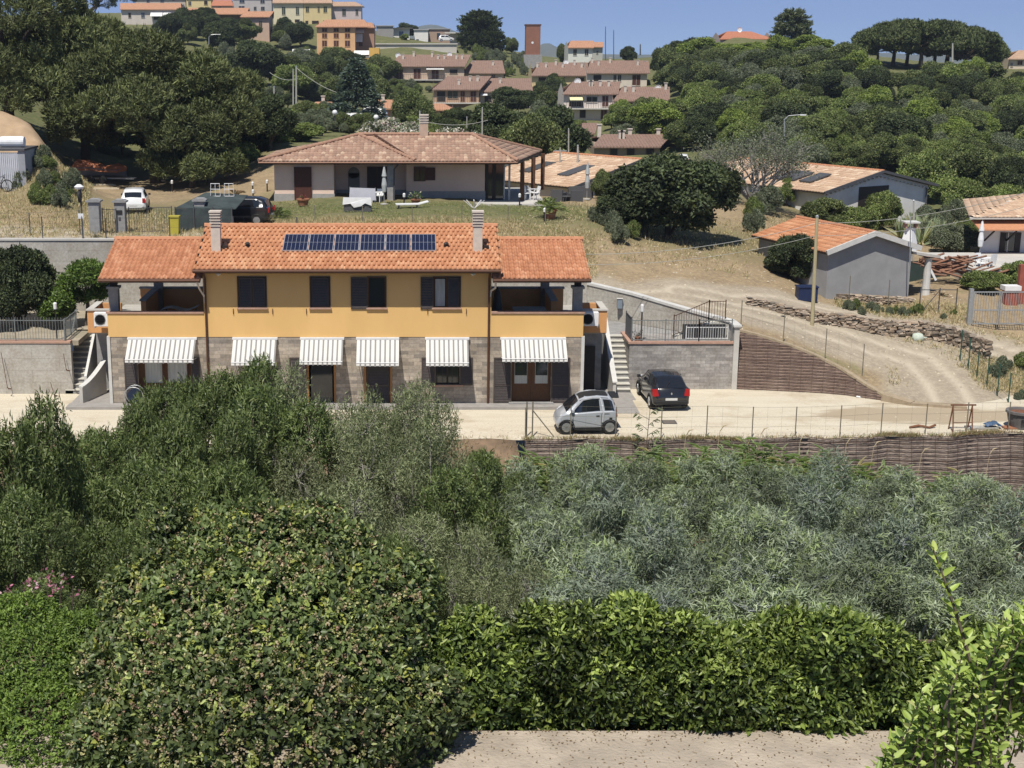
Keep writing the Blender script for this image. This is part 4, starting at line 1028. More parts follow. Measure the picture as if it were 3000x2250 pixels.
# corner posts and brace
t = thing('fence_corner', 'braced corner posts of the yard fence at its left end', 'fence post', (atZ(1545, 1284, 0).x, 54.9, 0))
x = atZ(1545, 1284, 0).x
for dx in (-.02, .22): mb = MB(); mb.tube([(x+dx, 54.9, 0), (x+dx, 54.9, 1.45)], .03, 6); mb.build('post', M_fpost, t)
mb = MB(); mb.tube([(x+.22, 54.9, 1.1), (x+1.1, 54.85, 0)], .025, 6); mb.build('brace', M_fpost, t)
q = [Vector((a.x, a.y+.15, a.z)) for a in [atY(2172, 968, 64.0), *topP[1:5]]]+[Vector((topP[5].x+.3, topP[5].y+1.2, gz(topP[5].x+.3, topP[5].y+1.2)))]
fence('row of slim fence posts following the top of the brown bank', q, 1.45, 1.95, M_fpost, thick=.022, net=2)
q = [G3(2812, 1062), G3(2842, 1095), G3(2875, 1125), G3(2905, 1150), G3(2950, 1185), G3(3020, 1230)]
fence('green mesh fence around the outside of the ramp bend', q, 1.5, 1.1, mat('green_post', (.03, .08, .06), None, 8, .5), net=4, thick=.03)
q = [Vector((x_, 70.4, gz(x_, 70.5))) for x_ in (-22, -16, -12.5)]; q = [Vector((x_, 70.2, 6.1)) for x_ in (-22, -17, -13, -9, -6)]
fence('low wire fence on the crest of the back retaining wall', q, 1.05, 3.0, M_dgrey, net=2)
q = [G3(px, 655) for px in (790, 900, 1050, 1200, 1350, 1480, 1640, 1720)]
fence('dark wire fence across the dry grass behind the orange roof', q, .95, 2.6, M_fpost, net=2, thick=.025)
q = [G3(px, py) for px, py in ((-60, 700), (60, 695), (180, 690), (235, 688))]
fence('wire fence on the dry bank at the far left', q, 1.25, 2.6, M_dgrey, net=2)
# mesh-fence posts against the grey shed
a = atY(2480, 880, 74.0); b = atY(2640, 878, 74.0)
for i, (px, Y) in enumerate(((2487, 73.9), (2603, 73.9))):
 x_ = xY(px, 2.4, Y); z_ = gz(x_, Y); t = thing('steel_post', ['dark steel post before the left half of the shed wall', 'dark steel post before the right half of the shed wall'][i], 'post', (x_, Y, z_))
 mb = MB(); mb.tube([(x_, Y, z_-.2), (x_, Y, z_+1.45)], .025, 6); mb.build('shaft', M_fpost, t); mb = MB(); mb.lathe((x_, Y, z_+1.45), [(.03, 0), (.03, .03), (.01, .05)], 6); mb.build('cap', M_fpost, t)
# right gate
g0 = atY(2845, 940, 70.6); g1 = atY(2925, 945, 70.5)
zb_ = gz(g0.x, 70.6)
t = thing('double_gate', 'grey barred double gate at the end of the upper track', 'gate', (g0.x, 70.6, zb_))
for a, b in ((g0.x, g1.x), (g1.x+.04, g1.x+(g1.x-g0.x)+.9)):
 mb = MB(); z0 = zb_+.05; z1 = zb_+1.75
 mb.box(a, a+.06, 70.56, 70.62, z0, z1); mb.box(b-.06, b, 70.56, 70.62, z0, z1); mb.box(a+.06, b-.06, 70.56, 70.62, z0, z0+.06); mb.box(a+.06, b-.06, 70.56, 70.62, z1-.06, z1); mb.box(a+.06, b-.06, 70.56, 70.62, zb_+.75, zb_+.82)
 o = mb.build('leaf', M_galv, t)
 mb = MB(); n_ = int((b-a)/.13)
 for i in range(1, n_): x_ = a+(b-a)*i/n_; mb.box(x_-.011, x_+.011, 70.58, 70.6, z0, z1)
 mb.build('bars', M_galv, o)
mb = MB(); mb.box(g0.x-.22, g0.x-.03, 70.5, 70.7, zb_-.2, zb_+1.9); mb.build('gate_post', M_galv, t)
t = thing('side_fence', 'dark mesh panel fence with a diagonal brace left of the grey gate', 'fence', (g0.x-2, 70.9, zb_))
for x_ in (g0.x-2.2, g0.x-1.2, g0.x-.3): mb = MB(); mb.tube([(x_, 72, zb_+.2), (x_, 72, zb_+1.7)], .03, 6); mb.build('post', M_dgrey, t)
mb = MB(); mb.bar((g0.x-2.2, 72, zb_+1.6), (g0.x-.3, 72, zb_+1.6), .04, .04); mb.bar((g0.x-2.2, 72, zb_+.25), (g0.x-1.2, 72, zb_+1.6), .03, .03); mb.build('brace', M_dgrey, t)
# left entrance gate with pillars
M_gp = mat('grey_pillar', (.27, .27, .27), (.22, .22, .22), 4, .85)
for i, (px, zt_) in enumerate(((281, 583), (356, 585), (588, 588))):
 q = G3(px, 683 if i < 2 else 672); x_ = q.x; hgt = 1.72 if i < 2 else 1.6
 t = thing('gate_pillar', ['grey gate pillar beside the round traffic mirror', 'grey gate pillar with letterbox in front of the white car', 'grey gate pillar rising behind the dark netted shelter'][i], 'pillar', q, 0, 'grey gate pillars')
 mb = MB(); mb.box(x_-.27, x_+.27, q.y-.27, q.y+.27, q.z-.2, q.z+hgt-.1); mb.build('shaft', M_gp, t)
 mb = MB(); mb.box(x_-.37, x_+.37, q.y-.37, q.y+.37, q.z+hgt-.098, q.z+hgt-.02); mb.prism([(x_-.33, q.y-.33, q.z+hgt-.018), (x_+.33, q.y-.33, q.z+hgt-.018), (x_+.2, q.y-.33, q.z+hgt+.06), (x_-.2, q.y-.33, q.z+hgt+.06)], (0, .66, 0)); mb.build('cap', M_gp, t)
 if i == 1:
  mb = MB(); mb.box(x_-.15, x_+.15, q.y-.30, q.y-.272, q.z+1.0, q.z+1.22); mb.build('letterbox', M_black, t)
  mb = MB(); mb.box(x_-.06, x_+.06, q.y-.30, q.y-.272, q.z+.7, q.z+.85); mb.build('intercom', M_dgrey, t)
qa, qb = G3(303, 683), G3(343, 683)
railing('garden_gate', 'small barred pedestrian gate between the two grey pillars', [(qa.x, qa.y, qa.z), (qb.x-.0, qb.y, qb.z)], 1.25, .12, M_dgrey, cat='gate')
qa, qb = G3(380, 684), G3(505, 682)
railing('sliding_gate', 'long barred sliding gate right of the grey pillars', [(qa.x, qa.y, qa.z), (qb.x, qb.y, qb.z)], 1.35, .13, M_dgrey, cat='gate', post=2.4)
# ================= gabled buildings seen at an angle =================
M_greyr = mat('grey_render', (.30, .30, .30), (.25, .25, .25), 1.2, .9, .1, 40)
M_whiter = mat('white_render', (.66, .65, .63), (.58, .57, .55), 1.2, .9)
def gable_house(name, label, P1, ang, hw, L, zr, ze, zb, wallm, roofm, cat='building', verge=None, over=.3, tw=.3, tl=.45, holes=(), fascia=.12):
 """P1: (x,y) of the near gable's middle; ang: direction of the ridge (radians from +X)"""
 ax = Vector((math.cos(ang), math.sin(ang), 0)); sd = Vector((ax.y, -ax.x, 0))   # sd: to the right of the axis
 P = Vector((P1[0], P1[1], 0)); t = thing(name, label, cat, (P.x, P.y, zb))
 def pt(a, s_, z): q = P+ax*a+sd*s_; q.z = z; return q
 sl_ = (zr-ze)/hw
 mb = MB()
 for a in (0, L): mb.add([pt(a, -hw+over, zb), pt(a, hw-over, zb), pt(a, hw-over, ze+sl_*over-.12), pt(a, 0, zr-.12), pt(a, -hw+over, ze+sl_*over-.12)], [(0, 1, 2, 3, 4)])
 for s_ in (-hw+over, hw-over): mb.quad(pt(0, s_, zb), pt(L, s_, zb), pt(L, s_, ze+sl_*over-.12), pt(0, s_, ze+sl_*over-.12))
 wo = mb.build('wall', wallm, t)
 mb = MB()
 for s_ in (-1, 1):
  mb.prism([pt(-over, 0, zr-.10), pt(-over, s_*hw, ze-.10), pt(-over, s_*hw, ze-.0), pt(-over, 0, zr)], ax*(L+2*over))
 dk = mb.build('roof', roofm if False else M_dark, t)
 ca = [pt(-over, -hw, ze), pt(L+over, -hw, ze), pt(L+over, 0, zr), pt(-over, 0, zr)]
 roof_plane('roof_tiles', [ca[1], ca[0], ca[3], ca[2]], roofm, dk, tw, tl, .03, 3, seed=3)
 cb = [pt(-over, hw, ze), pt(L+over, hw, ze), pt(L+over, 0, zr), pt(-over, 0, zr)]
 roof_plane('roof_tiles', cb, roofm, dk, tw, tl, .03, 3, seed=4)
 mb = MB(); ridge(mb, pt(-over, 0, zr+.05), pt(L+over, 0, zr+.05), .1, .5); mb.build('ridge_tiles', MT['ridge_clay'], dk)
 if verge:
  mb = MB()
  for s_ in (-1, 1):
   mb.bar(pt(-over-.03, 0, zr-.0), pt(-over-.03, s_*(hw+.02), ze-.0), .1, fascia*1.6)
  mb.build('verge_board', verge, t)
 for (s0, s1, z0, z1, mm, nm) in holes:
  mb = MB(); a = pt(-.03, s0, z0);
  mb.prism([pt(-.03, s0, z0), pt(-.03, s1, z0), pt(-.03, s1, z1), pt(-.03, s0, z1)], ax*.06); mb.build(nm, mm, t)
 return t, pt
# grey shed
apx = atY(2555, 681, 75); fpx = atY(2354, 641, 81.2)
an = math.atan2(fpx.y-apx.y, fpx.x-apx.x)
ts, pts_ = gable_house('grey_shed', 'grey rendered building with orange roof and white verge beside the upper track', (apx.x, apx.y), an, 2.95, 6.9, apx.z, 4.85, 1.75, M_greyr, T_orange, 'house', M_white, .32, .24, .4, fascia=.17)
# porch to its right with round white column
t = thing('shed_porch', 'open lean-to porch on a white column at the right of the grey building', 'porch', (pts_(0, 3.4, 2).x, pts_(0, 3.4, 2).y, 1.6))
mb = MB(); mb.prism([pts_(.2, 2.9, 4.45), pts_(.2, 4.7, 4.15), pts_(4.5, 4.7, 4.15), pts_(4.5, 2.9, 4.45)], (0, 0, .14)); mb.build('roof', M_concl, t)
q = pts_(.5, 4.15, 1.6); mb = MB(); mb.lathe((q.x, q.y, 1.55), [(.26, 0), (.20, 1.4), (.19, 2.55), (.3, 2.62)], 12); mb.build('column', M_white, t)
q2 = pts_(.55, 4.45, 1.6); mb = MB(); mb.bar(q2+Vector((-.1, -.1, 1.9)), q2+Vector((.25, -.1, 1.3)), .12, .12); mb.build('hanging_cloth', M_plas, t)
mb = MB(); a = pts_(-.1, 3, 1.5); mb.prism([pts_(-.6, 2.6, 1.35), pts_(-.4, 5.4, 1.3), pts_(5, 5.4, 1.5), pts_(5, 2.6, 1.5)], (0, 0, .3)); mb.build('porch_floor', M_concl, t)
mb = MB(); mb.prism([pts_(5.2, 2.9, 1.6), pts_(5.2, 9.5, 1.6), pts_(5.2, 9.5, 3.2), pts_(5.2, 2.9, 3.2)], ax_ if False else (0, .03, 0))
tag(mb.build('shade_net', mat('green_shade_net', (.03, .05, .045), (.045, .065, .06), 1.2, .9)), 'dark green shade netting stretched behind the white column', 'netting')
mb = MB(); mb.lathe((pts_(2.6, 4.4, 0).x, pts_(2.6, 4.4, 0).y, 4.3), [(.55, 0), (.5, .2), (.28, 1.2), (.28, 1.25), (.36, 1.27)], 4)
c_ = pts_(2.6, 4.4, 4.3); t = thing('white_chimney', 'white tapered barbecue chimney with flat cap above the lean-to porch', 'chimney', c_)
mb.build('stack', M_plas, t)
mb = MB(); mb.box(c_.x-.42, c_.x+.42, c_.y-.4, c_.y+.4, 5.85, 5.93); mb.build('cap', M_white, t)
mb = MB();
for dx in (-.3, .3): mb.box(c_.x+dx-.04, c_.x+dx+.04, c_.y-.3, c_.y+.3, 5.57, 5.85)
mb.build('cap_feet', M_terra, t)
# white gabled house
apx = atY(2575, 501, 108); fpx = atY(2375, 482, 114.2); an = math.atan2(fpx.y-apx.y, fpx.x-apx.x)
ta_, pt2 = gable_house('white_gabled_house', 'white gabled house with weathered roof among bushes above the grey shed', (apx.x, apx.y), an, 6.1, 15, apx.z, 5.0, 1.5, M_whiter, T_pale, 'house', M_dgrey, .5, .3, .5,
 holes=[(-2.0, 1.2, 2.6, 5.2, M_dark, 'door')])
for k in range(26):
 mb = MB(); s_ = -5.4+10.8*k/25; zz = apx.z-.35-abs(s_)*.21; mb.prism([pt2(-.2, s_-.06, zz-.1), pt2(-.2, s_+.06, zz-.1), pt2(-.2, s_+.06, zz), pt2(-.2, s_-.06, zz)], Vector((math.cos(an), math.sin(an), 0))*.15); mb.build('rafter_end', M_white, ta_)
mb = MB()
for a0 in (2.5, 4.3, 5.4):
 mb.prism([pt2(a0, -4.6, 5.45), pt2(a0+1.2, -4.6, 5.45), pt2(a0+1.2, -2.4, 5.95), pt2(a0, -2.4, 5.95)], (0, 0, .1))
mb.build('skylight', M_dgrey, ta_)
mb = MB(); q = pt2(-.15, 5.3, 0); mb.tube([(q.x, q.y, 4.8), (q.x, q.y, 2)], .07, 6); mb.build('downpipe', M_dgrey, ta_)
apx = atY(1868, 467, 104); fpx = atY(1650, 450, 109.9); an = math.atan2(fpx.y-apx.y, fpx.x-apx.x)
ta_, pt3 = gable_house('long_white_house', 'long low house with weathered pale roof and skylights behind the bungalow', (apx.x, apx.y), an, 7.2, 14, apx.z, 5.9, 3.9, M_whiter, T_pale, 'house', M_dgrey, .5, .3, .5, holes=[(1.5, 2.6, 4.6, 6.2, M_dark, 'window')])
mb = MB()
for a0, s0 in ((2.0, -5.2), (6.0, -5.2), (9.5, -5)):
 mb.prism([pt3(a0, s0, 6.4), pt3(a0+1.1, s0, 6.4), pt3(a0+1.1, s0+2.8, 6.95), pt3(a0, s0+2.8, 6.95)], (0, 0, .12))
mb.build('skylight', M_dgrey, ta_)
# right edge house
Yh = 88; t = thing('roadside_house', 'white house with pale orange roof at the right edge of the picture', 'house', (xY(3000, 2, Yh), Yh, 1.8))
a = atY(2866, 790, Yh); b = atY(3300, 790, Yh); ze_ = zY(648, Yh)
mb = MB(); mb.prism([(a.x, Yh, 1.2), (b.x, Yh, 1.2), (b.x, Yh+9, 1.2), (a.x+3.6, Yh+9, 1.2)], (0, 0, ze_-1.2)); mb.build('wall', M_whiter, t)
e0 = atY(2840, 637, Yh-.8); e1 = Vector((b.x+1, Yh-.8, e0.z)); r0 = atY(3015, 568, Yh+4.2); r1 = Vector((b.x, Yh+4.2, r0.z))
dk = MB(); dk.prism([e0+Vector((.03, 0, -.12)), Vector((e1.x, e1.y, e0.z-.12)), Vector((e1.x, Yh+9.8, e0.z-.12)), Vector((e0.x+3.7, Yh+9.8, e0.z-.12))], (0, 0, .1)); dko = dk.build('roof', M_concl, t)
roof_plane('roof_tiles', [e0, e1, r1, r0], T_pale, dko, .25, .4, .03, 3)
roof_plane('roof_tiles', [Vector((e0.x+3.6, Yh+9.8, e0.z)), e0, r0], T_pale, dko, .25, .4, .03, 3)
c0 = atY(2872, 662, Yh-1.5); mb = MB(); mb.prism([(c0.x, Yh-1.5, c0.z-.3), (b.x, Yh-1.5, c0.z-.3), (b.x, Yh-.005, c0.z+.15), (c0.x, Yh-.005, c0.z+.15)], (0, 0, .07)); cn = mb.build('canopy', MT['ridge_clay'], t)
for px in (2900, 2965): q = xY(px, 4, Yh-.8); mb = MB(); mb.bar((q, Yh-1.4, c0.z-.33), (q, Yh-.02, c0.z-1.1), .08, .08); mb.build('bracket', M_dark, cn)
w0, w1 = atY(2931, 681, Yh), atY(2969, 742, Yh)
mb = MB(); mb.box(w0.x, w1.x, Yh-.03, Yh-.005, w1.z, w0.z); o = mb.build('window', M_glass, t)
mb = MB(); mb.box(w0.x, w0.x+.35, Yh-.07, Yh-.032, w1.z, w0.z); mb.box(w1.x-.0, w1.x+.35, Yh-.07, Yh-.032, w1.z, w0.z); mb.build('shutter', M_dark, o)
mb = MB(); mb.box(w0.x+.36, w1.x-.05, Yh-.05, Yh-.032, w1.z, w1.z+.05); mb.box((w0.x+w1.x)/2, (w0.x+w1.x)/2+.06, Yh-.05, Yh-.032, w1.z+.052, w0.z); mb.build('window_frame', M_white, o)
# ================= bungalow =================
YB = 88.5; zg = 5.9
t = thing('hip_roofed_bungalow', 'pinkish bungalow with hipped brown tiled roof standing on the lawn behind', 'house', (xY(1150, 6, YB), YB+3, zg))
M_pink = mat('pink_plaster', (.70, .535, .435), (.64, .48, .39), 1.2, .9, dirt=.06)
M_plinth = mat('bungalow_plinth', (.33, .32, .30), (.27, .26, .25), 5, .9)
zE = 8.42; Yr = YB+3.6
def bx(px, Y=YB, z=7.2): return xY(px, z, Y)
x0, x1, x2, x3, x4 = bx(804), bx(978), bx(1146), bx(1234), bx(1424)
mb = MB();
for a, b, y0 in ((x0, x1, YB), (x1, bx(1200), YB+2.6), (bx(1190), x4, YB+1.6)): mb.box(a, b, y0, YB+9.5, zg+.62, zE+.1)
mb.build('wall', M_pink, t)
mb = MB()
for a, b, y0 in ((x0-.04, x1+.04, YB-.04), (x1+.042, bx(1200), YB+2.55), (bx(1190)-.04, x4+.04, YB+1.56)): mb.box(a, b, y0, YB+9.5, zg-.3, zg+.62)
mb.build('plinth', M_plinth, t)
mb = MB(); mb.box(x0-.8, bx(1600), YB-1.0, YB+10, zg-.4, zg+.06); mb.build('floor_slab', M_concl, t)
def wnd(px0, py0, px1, py1, Y, m, nm='window', par=None, fr_=None):
 a = atY(px0, py0, Y); b = atY(px1, py1, Y); mb = MB(); mb.box(a.x, b.x, Y-.05, Y-.01, b.z, a.z); o = mb.build(nm, m, par)
 if fr_:
  mb = MB(); f = .06*(1 if b.x-a.x < 3 else 1.5); w_ = b.x-a.x
  mb.box(a.x-f, a.x, Y-.08, Y-.012, b.z-f, a.z+f); mb.box(b.x, b.x+f, Y-.08, Y-.012, b.z-f, a.z+f); mb.box(a.x, b.x, Y-.08, Y-.012, a.z, a.z+f); mb.box(a.x, b.x, Y-.08, Y-.012, b.z-f, b.z); mb.box(a.x+w_/2-f/2, a.x+w_/2+f/2, Y-.07, Y-.052, b.z, a.z)
  mb.build('frame', fr_, o)
 return o
M_rshut = mat('red_brown_shutter', (.075, .028, .02), (.06, .022, .016), 6, .6)
wnd(864, 492, 911, 582, YB-.05, M_rshut, 'shutter_door', t, M_rshut)
wnd(1215, 491, 1244, 528, YB+1.6, M_glass, 'window', t, M_rshut); wnd(1245, 491, 1275, 528, YB+1.58, M_rshut, 'shutter', t)
wnd(1078, 491, 1132, 590, YB+2.6, M_dark, 'door', t, M_rshut)
a = atY(1020, 495, YB+2.6); b = atY(1054, 588, YB+2.6)
mb = MB(); mb.box(a.x, b.x, YB+2.53, YB+2.59, b.z, a.z-.25); mb.lathe(((a.x+b.x)/2, 0, a.z-.25), [((b.x-a.x)/2, YB+2.53), ((b.x-a.x)/2, YB+2.59)], 20, 'y'); mb.build('arched_niche', mat('grey_niche', (.20, .20, .19), None, 3), t)
mb = MB(); mb.box(x2-.25, x2+.12, YB-.1, YB+.25, zg+.06, zE); mb.build('column', M_grey, t)
mb = MB(); mb.tube([(x2+.45, YB-.1, zE-.05), (x2+.2, YB-.12, zE-.35), (x2+.18, YB-.12, zg+.1)], .05, 6); mb.build('downpipe', M_dgrey, t)
# glazed corner and right portico
for a, b in ((1427, 1434), (1446, 1457), (1480, 1484), (1494, 1500)):
 mb = MB(); mb.box(bx(a), bx(b), YB+1.55, YB+1.7, zg+.06, zE); mb.build('glazing_post', M_dark if a < 1470 else M_galv, t)
mb = MB(); mb.box(bx(1434), bx(1446), YB+1.62, YB+1.64, zg+.06, zE); mb.box(bx(1457), bx(1484), YB+1.62, YB+1.64, zg+.06, zE); mb.build('glazing', M_glass, t)
mb = MB(); mb.box(bx(1424), bx(1484), YB+4, YB+9.5, zg+.06, zE+.05); mb.build('rear_room', M_dark, t)
for px, Y in ((1530, YB+1.2), (1562, YB+4.5), (1590, YB+8.5)):
 q = bx(px, Y); mb = MB(); mb.box(q-.13, q+.13, Y-.13, Y+.13, zg+.06, zE+.02); mb.build('portico_column', M_wood, t)
# roofs
e = dict(a=atY(757, 474, YB-.8), b=atY(1217, 476, YB-.8), c=atY(1516, 480, YB-.8), p=atY(1051, 395, Yr), q=atY(1094, 397, Yr), r=atY(1383, 402, Yr))
zE2 = e['a'].z
for k in 'abc': e[k].z = zE2
zR2 = e['q'].z
for k in 'pqr': e[k].z = zR2
d_ = atY(1611, 459, YB+6); rx = e['c'].x+(1.0*(Yr-YB+.8)*2)*.0+2.6
bk = 2*Yr-(YB-.8)
A2, B2, C2 = Vector((e['a'].x+.3, bk, zE2)), Vector((e['b'].x, bk, zE2)), Vector((e['c'].x+2.2, bk, zE2))
mb = MB(); poly = [e['a'], e['c'], C2, A2]
mb.prism([Vector((q_.x, q_.y, zE2-.16)) for q_ in poly], (0, 0, .14)); rf = mb.build('roof', M_dark, t)
mb = MB(); mb.add([e['a'], e['b'], e['c'], C2, A2, e['p'], e['q'], e['r']], [(0, 1, 5), (1, 6, 5), (1, 2, 7, 6), (2, 3, 7), (3, 4, 5, 6, 7), (4, 0, 5)]); mb.build('roof_underlay', T_old, rf)
for i, pl in enumerate(([e['a'], e['b'], e['p']], [e['b'], e['c'], e['r'], e['q']], [e['c'], C2, e['r']], [A2, e['a'], e['p']])):
 roof_plane('roof_tiles', pl, T_old, rf, .24, .4, .05, 3, seed=10+i)
mb = MB()
for a, b in (('a', 'p'), ('b', 'p'), ('p', 'q'), ('q', 'r'), ('r', 'c')): ridge(mb, e[a]+Vector((0, 0, .1)), e[b]+Vector((0, 0, .1)), .11, .4)
ridge(mb, e['r']+Vector((0, 0, .1)), C2+Vector((0, 0, .1)), .11, .4); mb.build('ridge_tiles', mat('old_ridge_clay', (.36, .21, .14), (.28, .17, .12), 6, .85), rf)
mb = MB(); mb.tube([e['b']+Vector((0, .05, .05)), e['q']+Vector((0, 0, .1))], .07, 6); mb.build('valley_flashing', M_copper, rf)
mb = MB(); mb.tube([e['a']+Vector((0, -.06, -.06)), e['c']+Vector((0, -.06, -.06))], .07, 6); mb.build('gutter', M_copper, rf)
q = atY(1242, 405, Yr); mb = MB(); mb.box(q.x-.27, q.x+.27, Yr-.25, Yr+.25, zR2-.2, zR2+.75); ch = mb.build('chimney', mat('pink_chimney', (.45, .33, .25), None, 4), rf)
mb = MB()
for k in range(4): mb.box(q.x-.3, q.x+.3, Yr-.28, Yr+.28, zR2+.80+k*.16, zR2+.87+k*.16)
mb.box(q.x-.2, q.x+.2, Yr-.2, Yr+.2, zR2+.7, zR2+1.3); mb.build('chimney_cap', M_chim, rf)
# ================= village houses further off =================
def tone(c, k): return tuple(x*k for x in c)
WMAT = {}
def wm_(c):
 k = 'render_%02d_%02d_%02d' % tuple(int(x*99) for x in c)
 return mat(k, c, tone(c, .9), .8, .9, dirt=.08)
def vhouse(name, label, Y, wx0, wx1, base, eave, roof, ridge_, rpx, epx, wcol, openings=(), depth=8.0, chim=(), dish=(), awn=(), balc=None, base2=None, cat='house', shut=None, group=None, rm=None):
 """all coordinates are photo pixels on the facade plane at distance Y; roof: tile material; rpx, epx: ridge and eave ends"""
 z0, z1 = zY(base, Y), zY(eave, Y-.4); zb = zY(base2, Y) if base2 else z0
 X0, X1 = xY(wx0, z1, Y), xY(wx1, z1, Y)
 t = thing(name, label, cat, ((X0+X1)/2, Y, zb), 0, group)
 wmm = wm_(wcol); mb = MB()
 mb.box(X0, X1, Y, Y+depth, zb-2.5, z1);
 Yr_ = Y+depth/2; zr = zY(ridge_, Yr_)
 mb.add([(X0, Y, z1), (X0, Y+depth, z1), (X0, Yr_, zr-.15), (X1, Y, z1), (X1, Y+depth, z1), (X1, Yr_, zr-.15)], [(0, 2, 1), (3, 4, 5)])
 mb.build('wall', wmm, t)
 ea, eb = xY(epx[0], z1, Y-.6), xY(epx[1], z1, Y-.6); ra, rb = xY(rpx[0], zr, Yr_), xY(rpx[1], zr, Yr_)
 sl_ = (zr-z1)/(depth/2); zl = z1
 mb = MB(); th = .16
 top = [(ea, Y-.6, zl), (eb, Y-.6, zl), (rb, Yr_, zr), (ra, Yr_, zr), (ra+(ea-ra), Y+depth+.6, zl), (rb+(eb-rb), Y+depth+.6, zl)]
 V = [Vector(p_) for p_ in top]; V += [p_-Vector((0, 0, th)) for p_ in V]
 mb.add(V, [(0, 1, 2, 3), (3, 2, 5, 4), (0, 6, 7, 1), (1, 7, 8, 2), (0, 3, 9, 6), (2, 8, 11, 5), (3, 4, 10, 9), (4, 5, 11, 10), (6, 9, 8, 7), (9, 10, 11, 8)])
 rf = mb.build('roof', far_tiles(roof), t)
 if Y < 240:
  pass
 for k, o_ in enumerate(openings):
  a = atY(o_[0], o_[1], Y); b = atY(o_[2], o_[3], Y); kd = o_[4] if len(o_) > 4 else 'w'
  mm = {'w': M_glass, 's': shut or M_rshut, 'd': M_dark, 'o': M_dark}[kd]  # openings are flat dark panels, the shade inside is put into their colour
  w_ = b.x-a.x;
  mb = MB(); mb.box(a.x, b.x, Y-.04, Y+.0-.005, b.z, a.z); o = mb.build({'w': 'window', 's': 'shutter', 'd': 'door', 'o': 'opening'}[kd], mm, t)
  mb = MB(); f = .08
  mb.box(a.x-f, b.x+f, Y-.09, Y-.006, b.z-.1, b.z-.002); mb.box(a.x-f, a.x, Y-.06, Y-.006, b.z, a.z); mb.box(b.x, b.x+f, Y-.06, Y-.006, b.z, a.z); mb.box(a.x-f, b.x+f, Y-.06, Y-.006, a.z+.002, a.z+f)
  if kd in 'ws': mb.box((a.x+b.x)/2-.03, (a.x+b.x)/2+.03, Y-.06, Y-.042, b.z, a.z)
  mb.build('frame', wm_(tone(wcol, .72)), o)
 for c_ in chim:
  yy = Y+depth*.3 if len(c_) < 3 else Y+depth*c_[2]; zz = z1+sl_*(yy-Y+.0); xx = xY(c_[0], zz, yy); mb = MB(); mb.box(xx-.2, xx+.2, yy-.2, yy+.2, zz-.2, zz+c_[1]); mb.box(xx-.28, xx+.28, yy-.28, yy+.28, zz+c_[1]+.02, zz+c_[1]+.12); mb.build('chimney', M_chim, rf)
 for px, py in dish:
  yy = Y+depth*.45; q = atY(px, py, yy); mb = MB(); mb.lathe(q, [(.03, .12), (.35, .03), (.5, -.08), (.52, -.1), (.3, 0)], 12, 'y'); mb.tube([q, q-Vector((0, 0, .9))], .04, 5); mb.build('satellite_dish', M_plas, rf)
 for a_ in awn:
  p0 = atY(a_[0], a_[1], Y); p1 = atY(a_[2], a_[3], Y-1.2); mb = MB(); c = a_[4] if len(a_) > 4 else (.72, .72, .7)
  mb.prism([(p0.x, Y-.02, p0.z), (p1.x, Y-.02, p0.z), (p1.x, Y-1.2, p1.z), (p0.x, Y-1.2, p1.z)], (0, 0, -.06)); mb.build('awning', wm_(c), t)
 if balc:
  a = atY(balc[0], balc[2], Y-1.2); b = atY(balc[1], balc[2], Y-1.2); mb = MB(); mb.box(a.x, b.x, Y-1.2, Y-.005, a.z-.18, a.z); bo = mb.build('balcony', M_concl, t)
  mb = MB(); n_ = int((b.x-a.x)/.35);
  for i in range(n_+1): x_ = a.x+(b.x-a.x)*i/n_; mb.box(x_-.02, x_+.02, Y-1.18, Y-1.14, a.z, a.z+.95)
  mb.box(a.x, b.x, Y-1.19, Y-1.13, a.z+.952, a.z+1.0); mb.build('balustrade', M_dgrey, bo)
 if base2:
  mb = MB()
  mb.box(X0+.1, X1-.1, Y+.6, Y+1.0, zb-1, z0-.3);
 return t
def far_tiles(c):
 k = 'far_tiles_%s' % c
 if k in MT: return MT[k]
 base = {'brown': ((.23, .145, .11), (.175, .11, .085)), 'orange': ((.42, .22, .13), (.34, .175, .10)), 'pale': ((.42, .28, .19), (.32, .21, .145)), 'red': ((.40, .16, .09), (.34, .13, .075))}[c]
 m, nt, b = newmat(k); v = objvec(nt, 1, 1, 1)
 wv = nt.nodes.new('ShaderNodeTexWave'); wv.bands_direction = 'X'; wv.inputs['Scale'].default_value = .9; wv.inputs['Distortion'].default_value = .4; nt.links.new(v, wv.inputs['Vector'])
 c1 = mixc(nt, ramp(nt, nz(nt, 1.3, 6, v, .7), .35, .65), base[0], base[1]); c1 = mixc(nt, ramp(nt, nz(nt, 6, 3, v), .5, .7), c1, tone(base[0], 1.25))
 nt.links.new(c1, b.inputs['Base Color']); b.inputs['Roughness'].default_value = .85; bumpn(nt, b, wv.outputs['Fac'], .8, .08)
 MT[k] = m; return m
tan = (.50, .38, .29); wht = (.60, .57, .52); pnk = (.56, .44, .39); yel = (.58, .47, .25); crm = (.60, .54, .38)
gr = 'brown roofed terraced houses on the hillside'
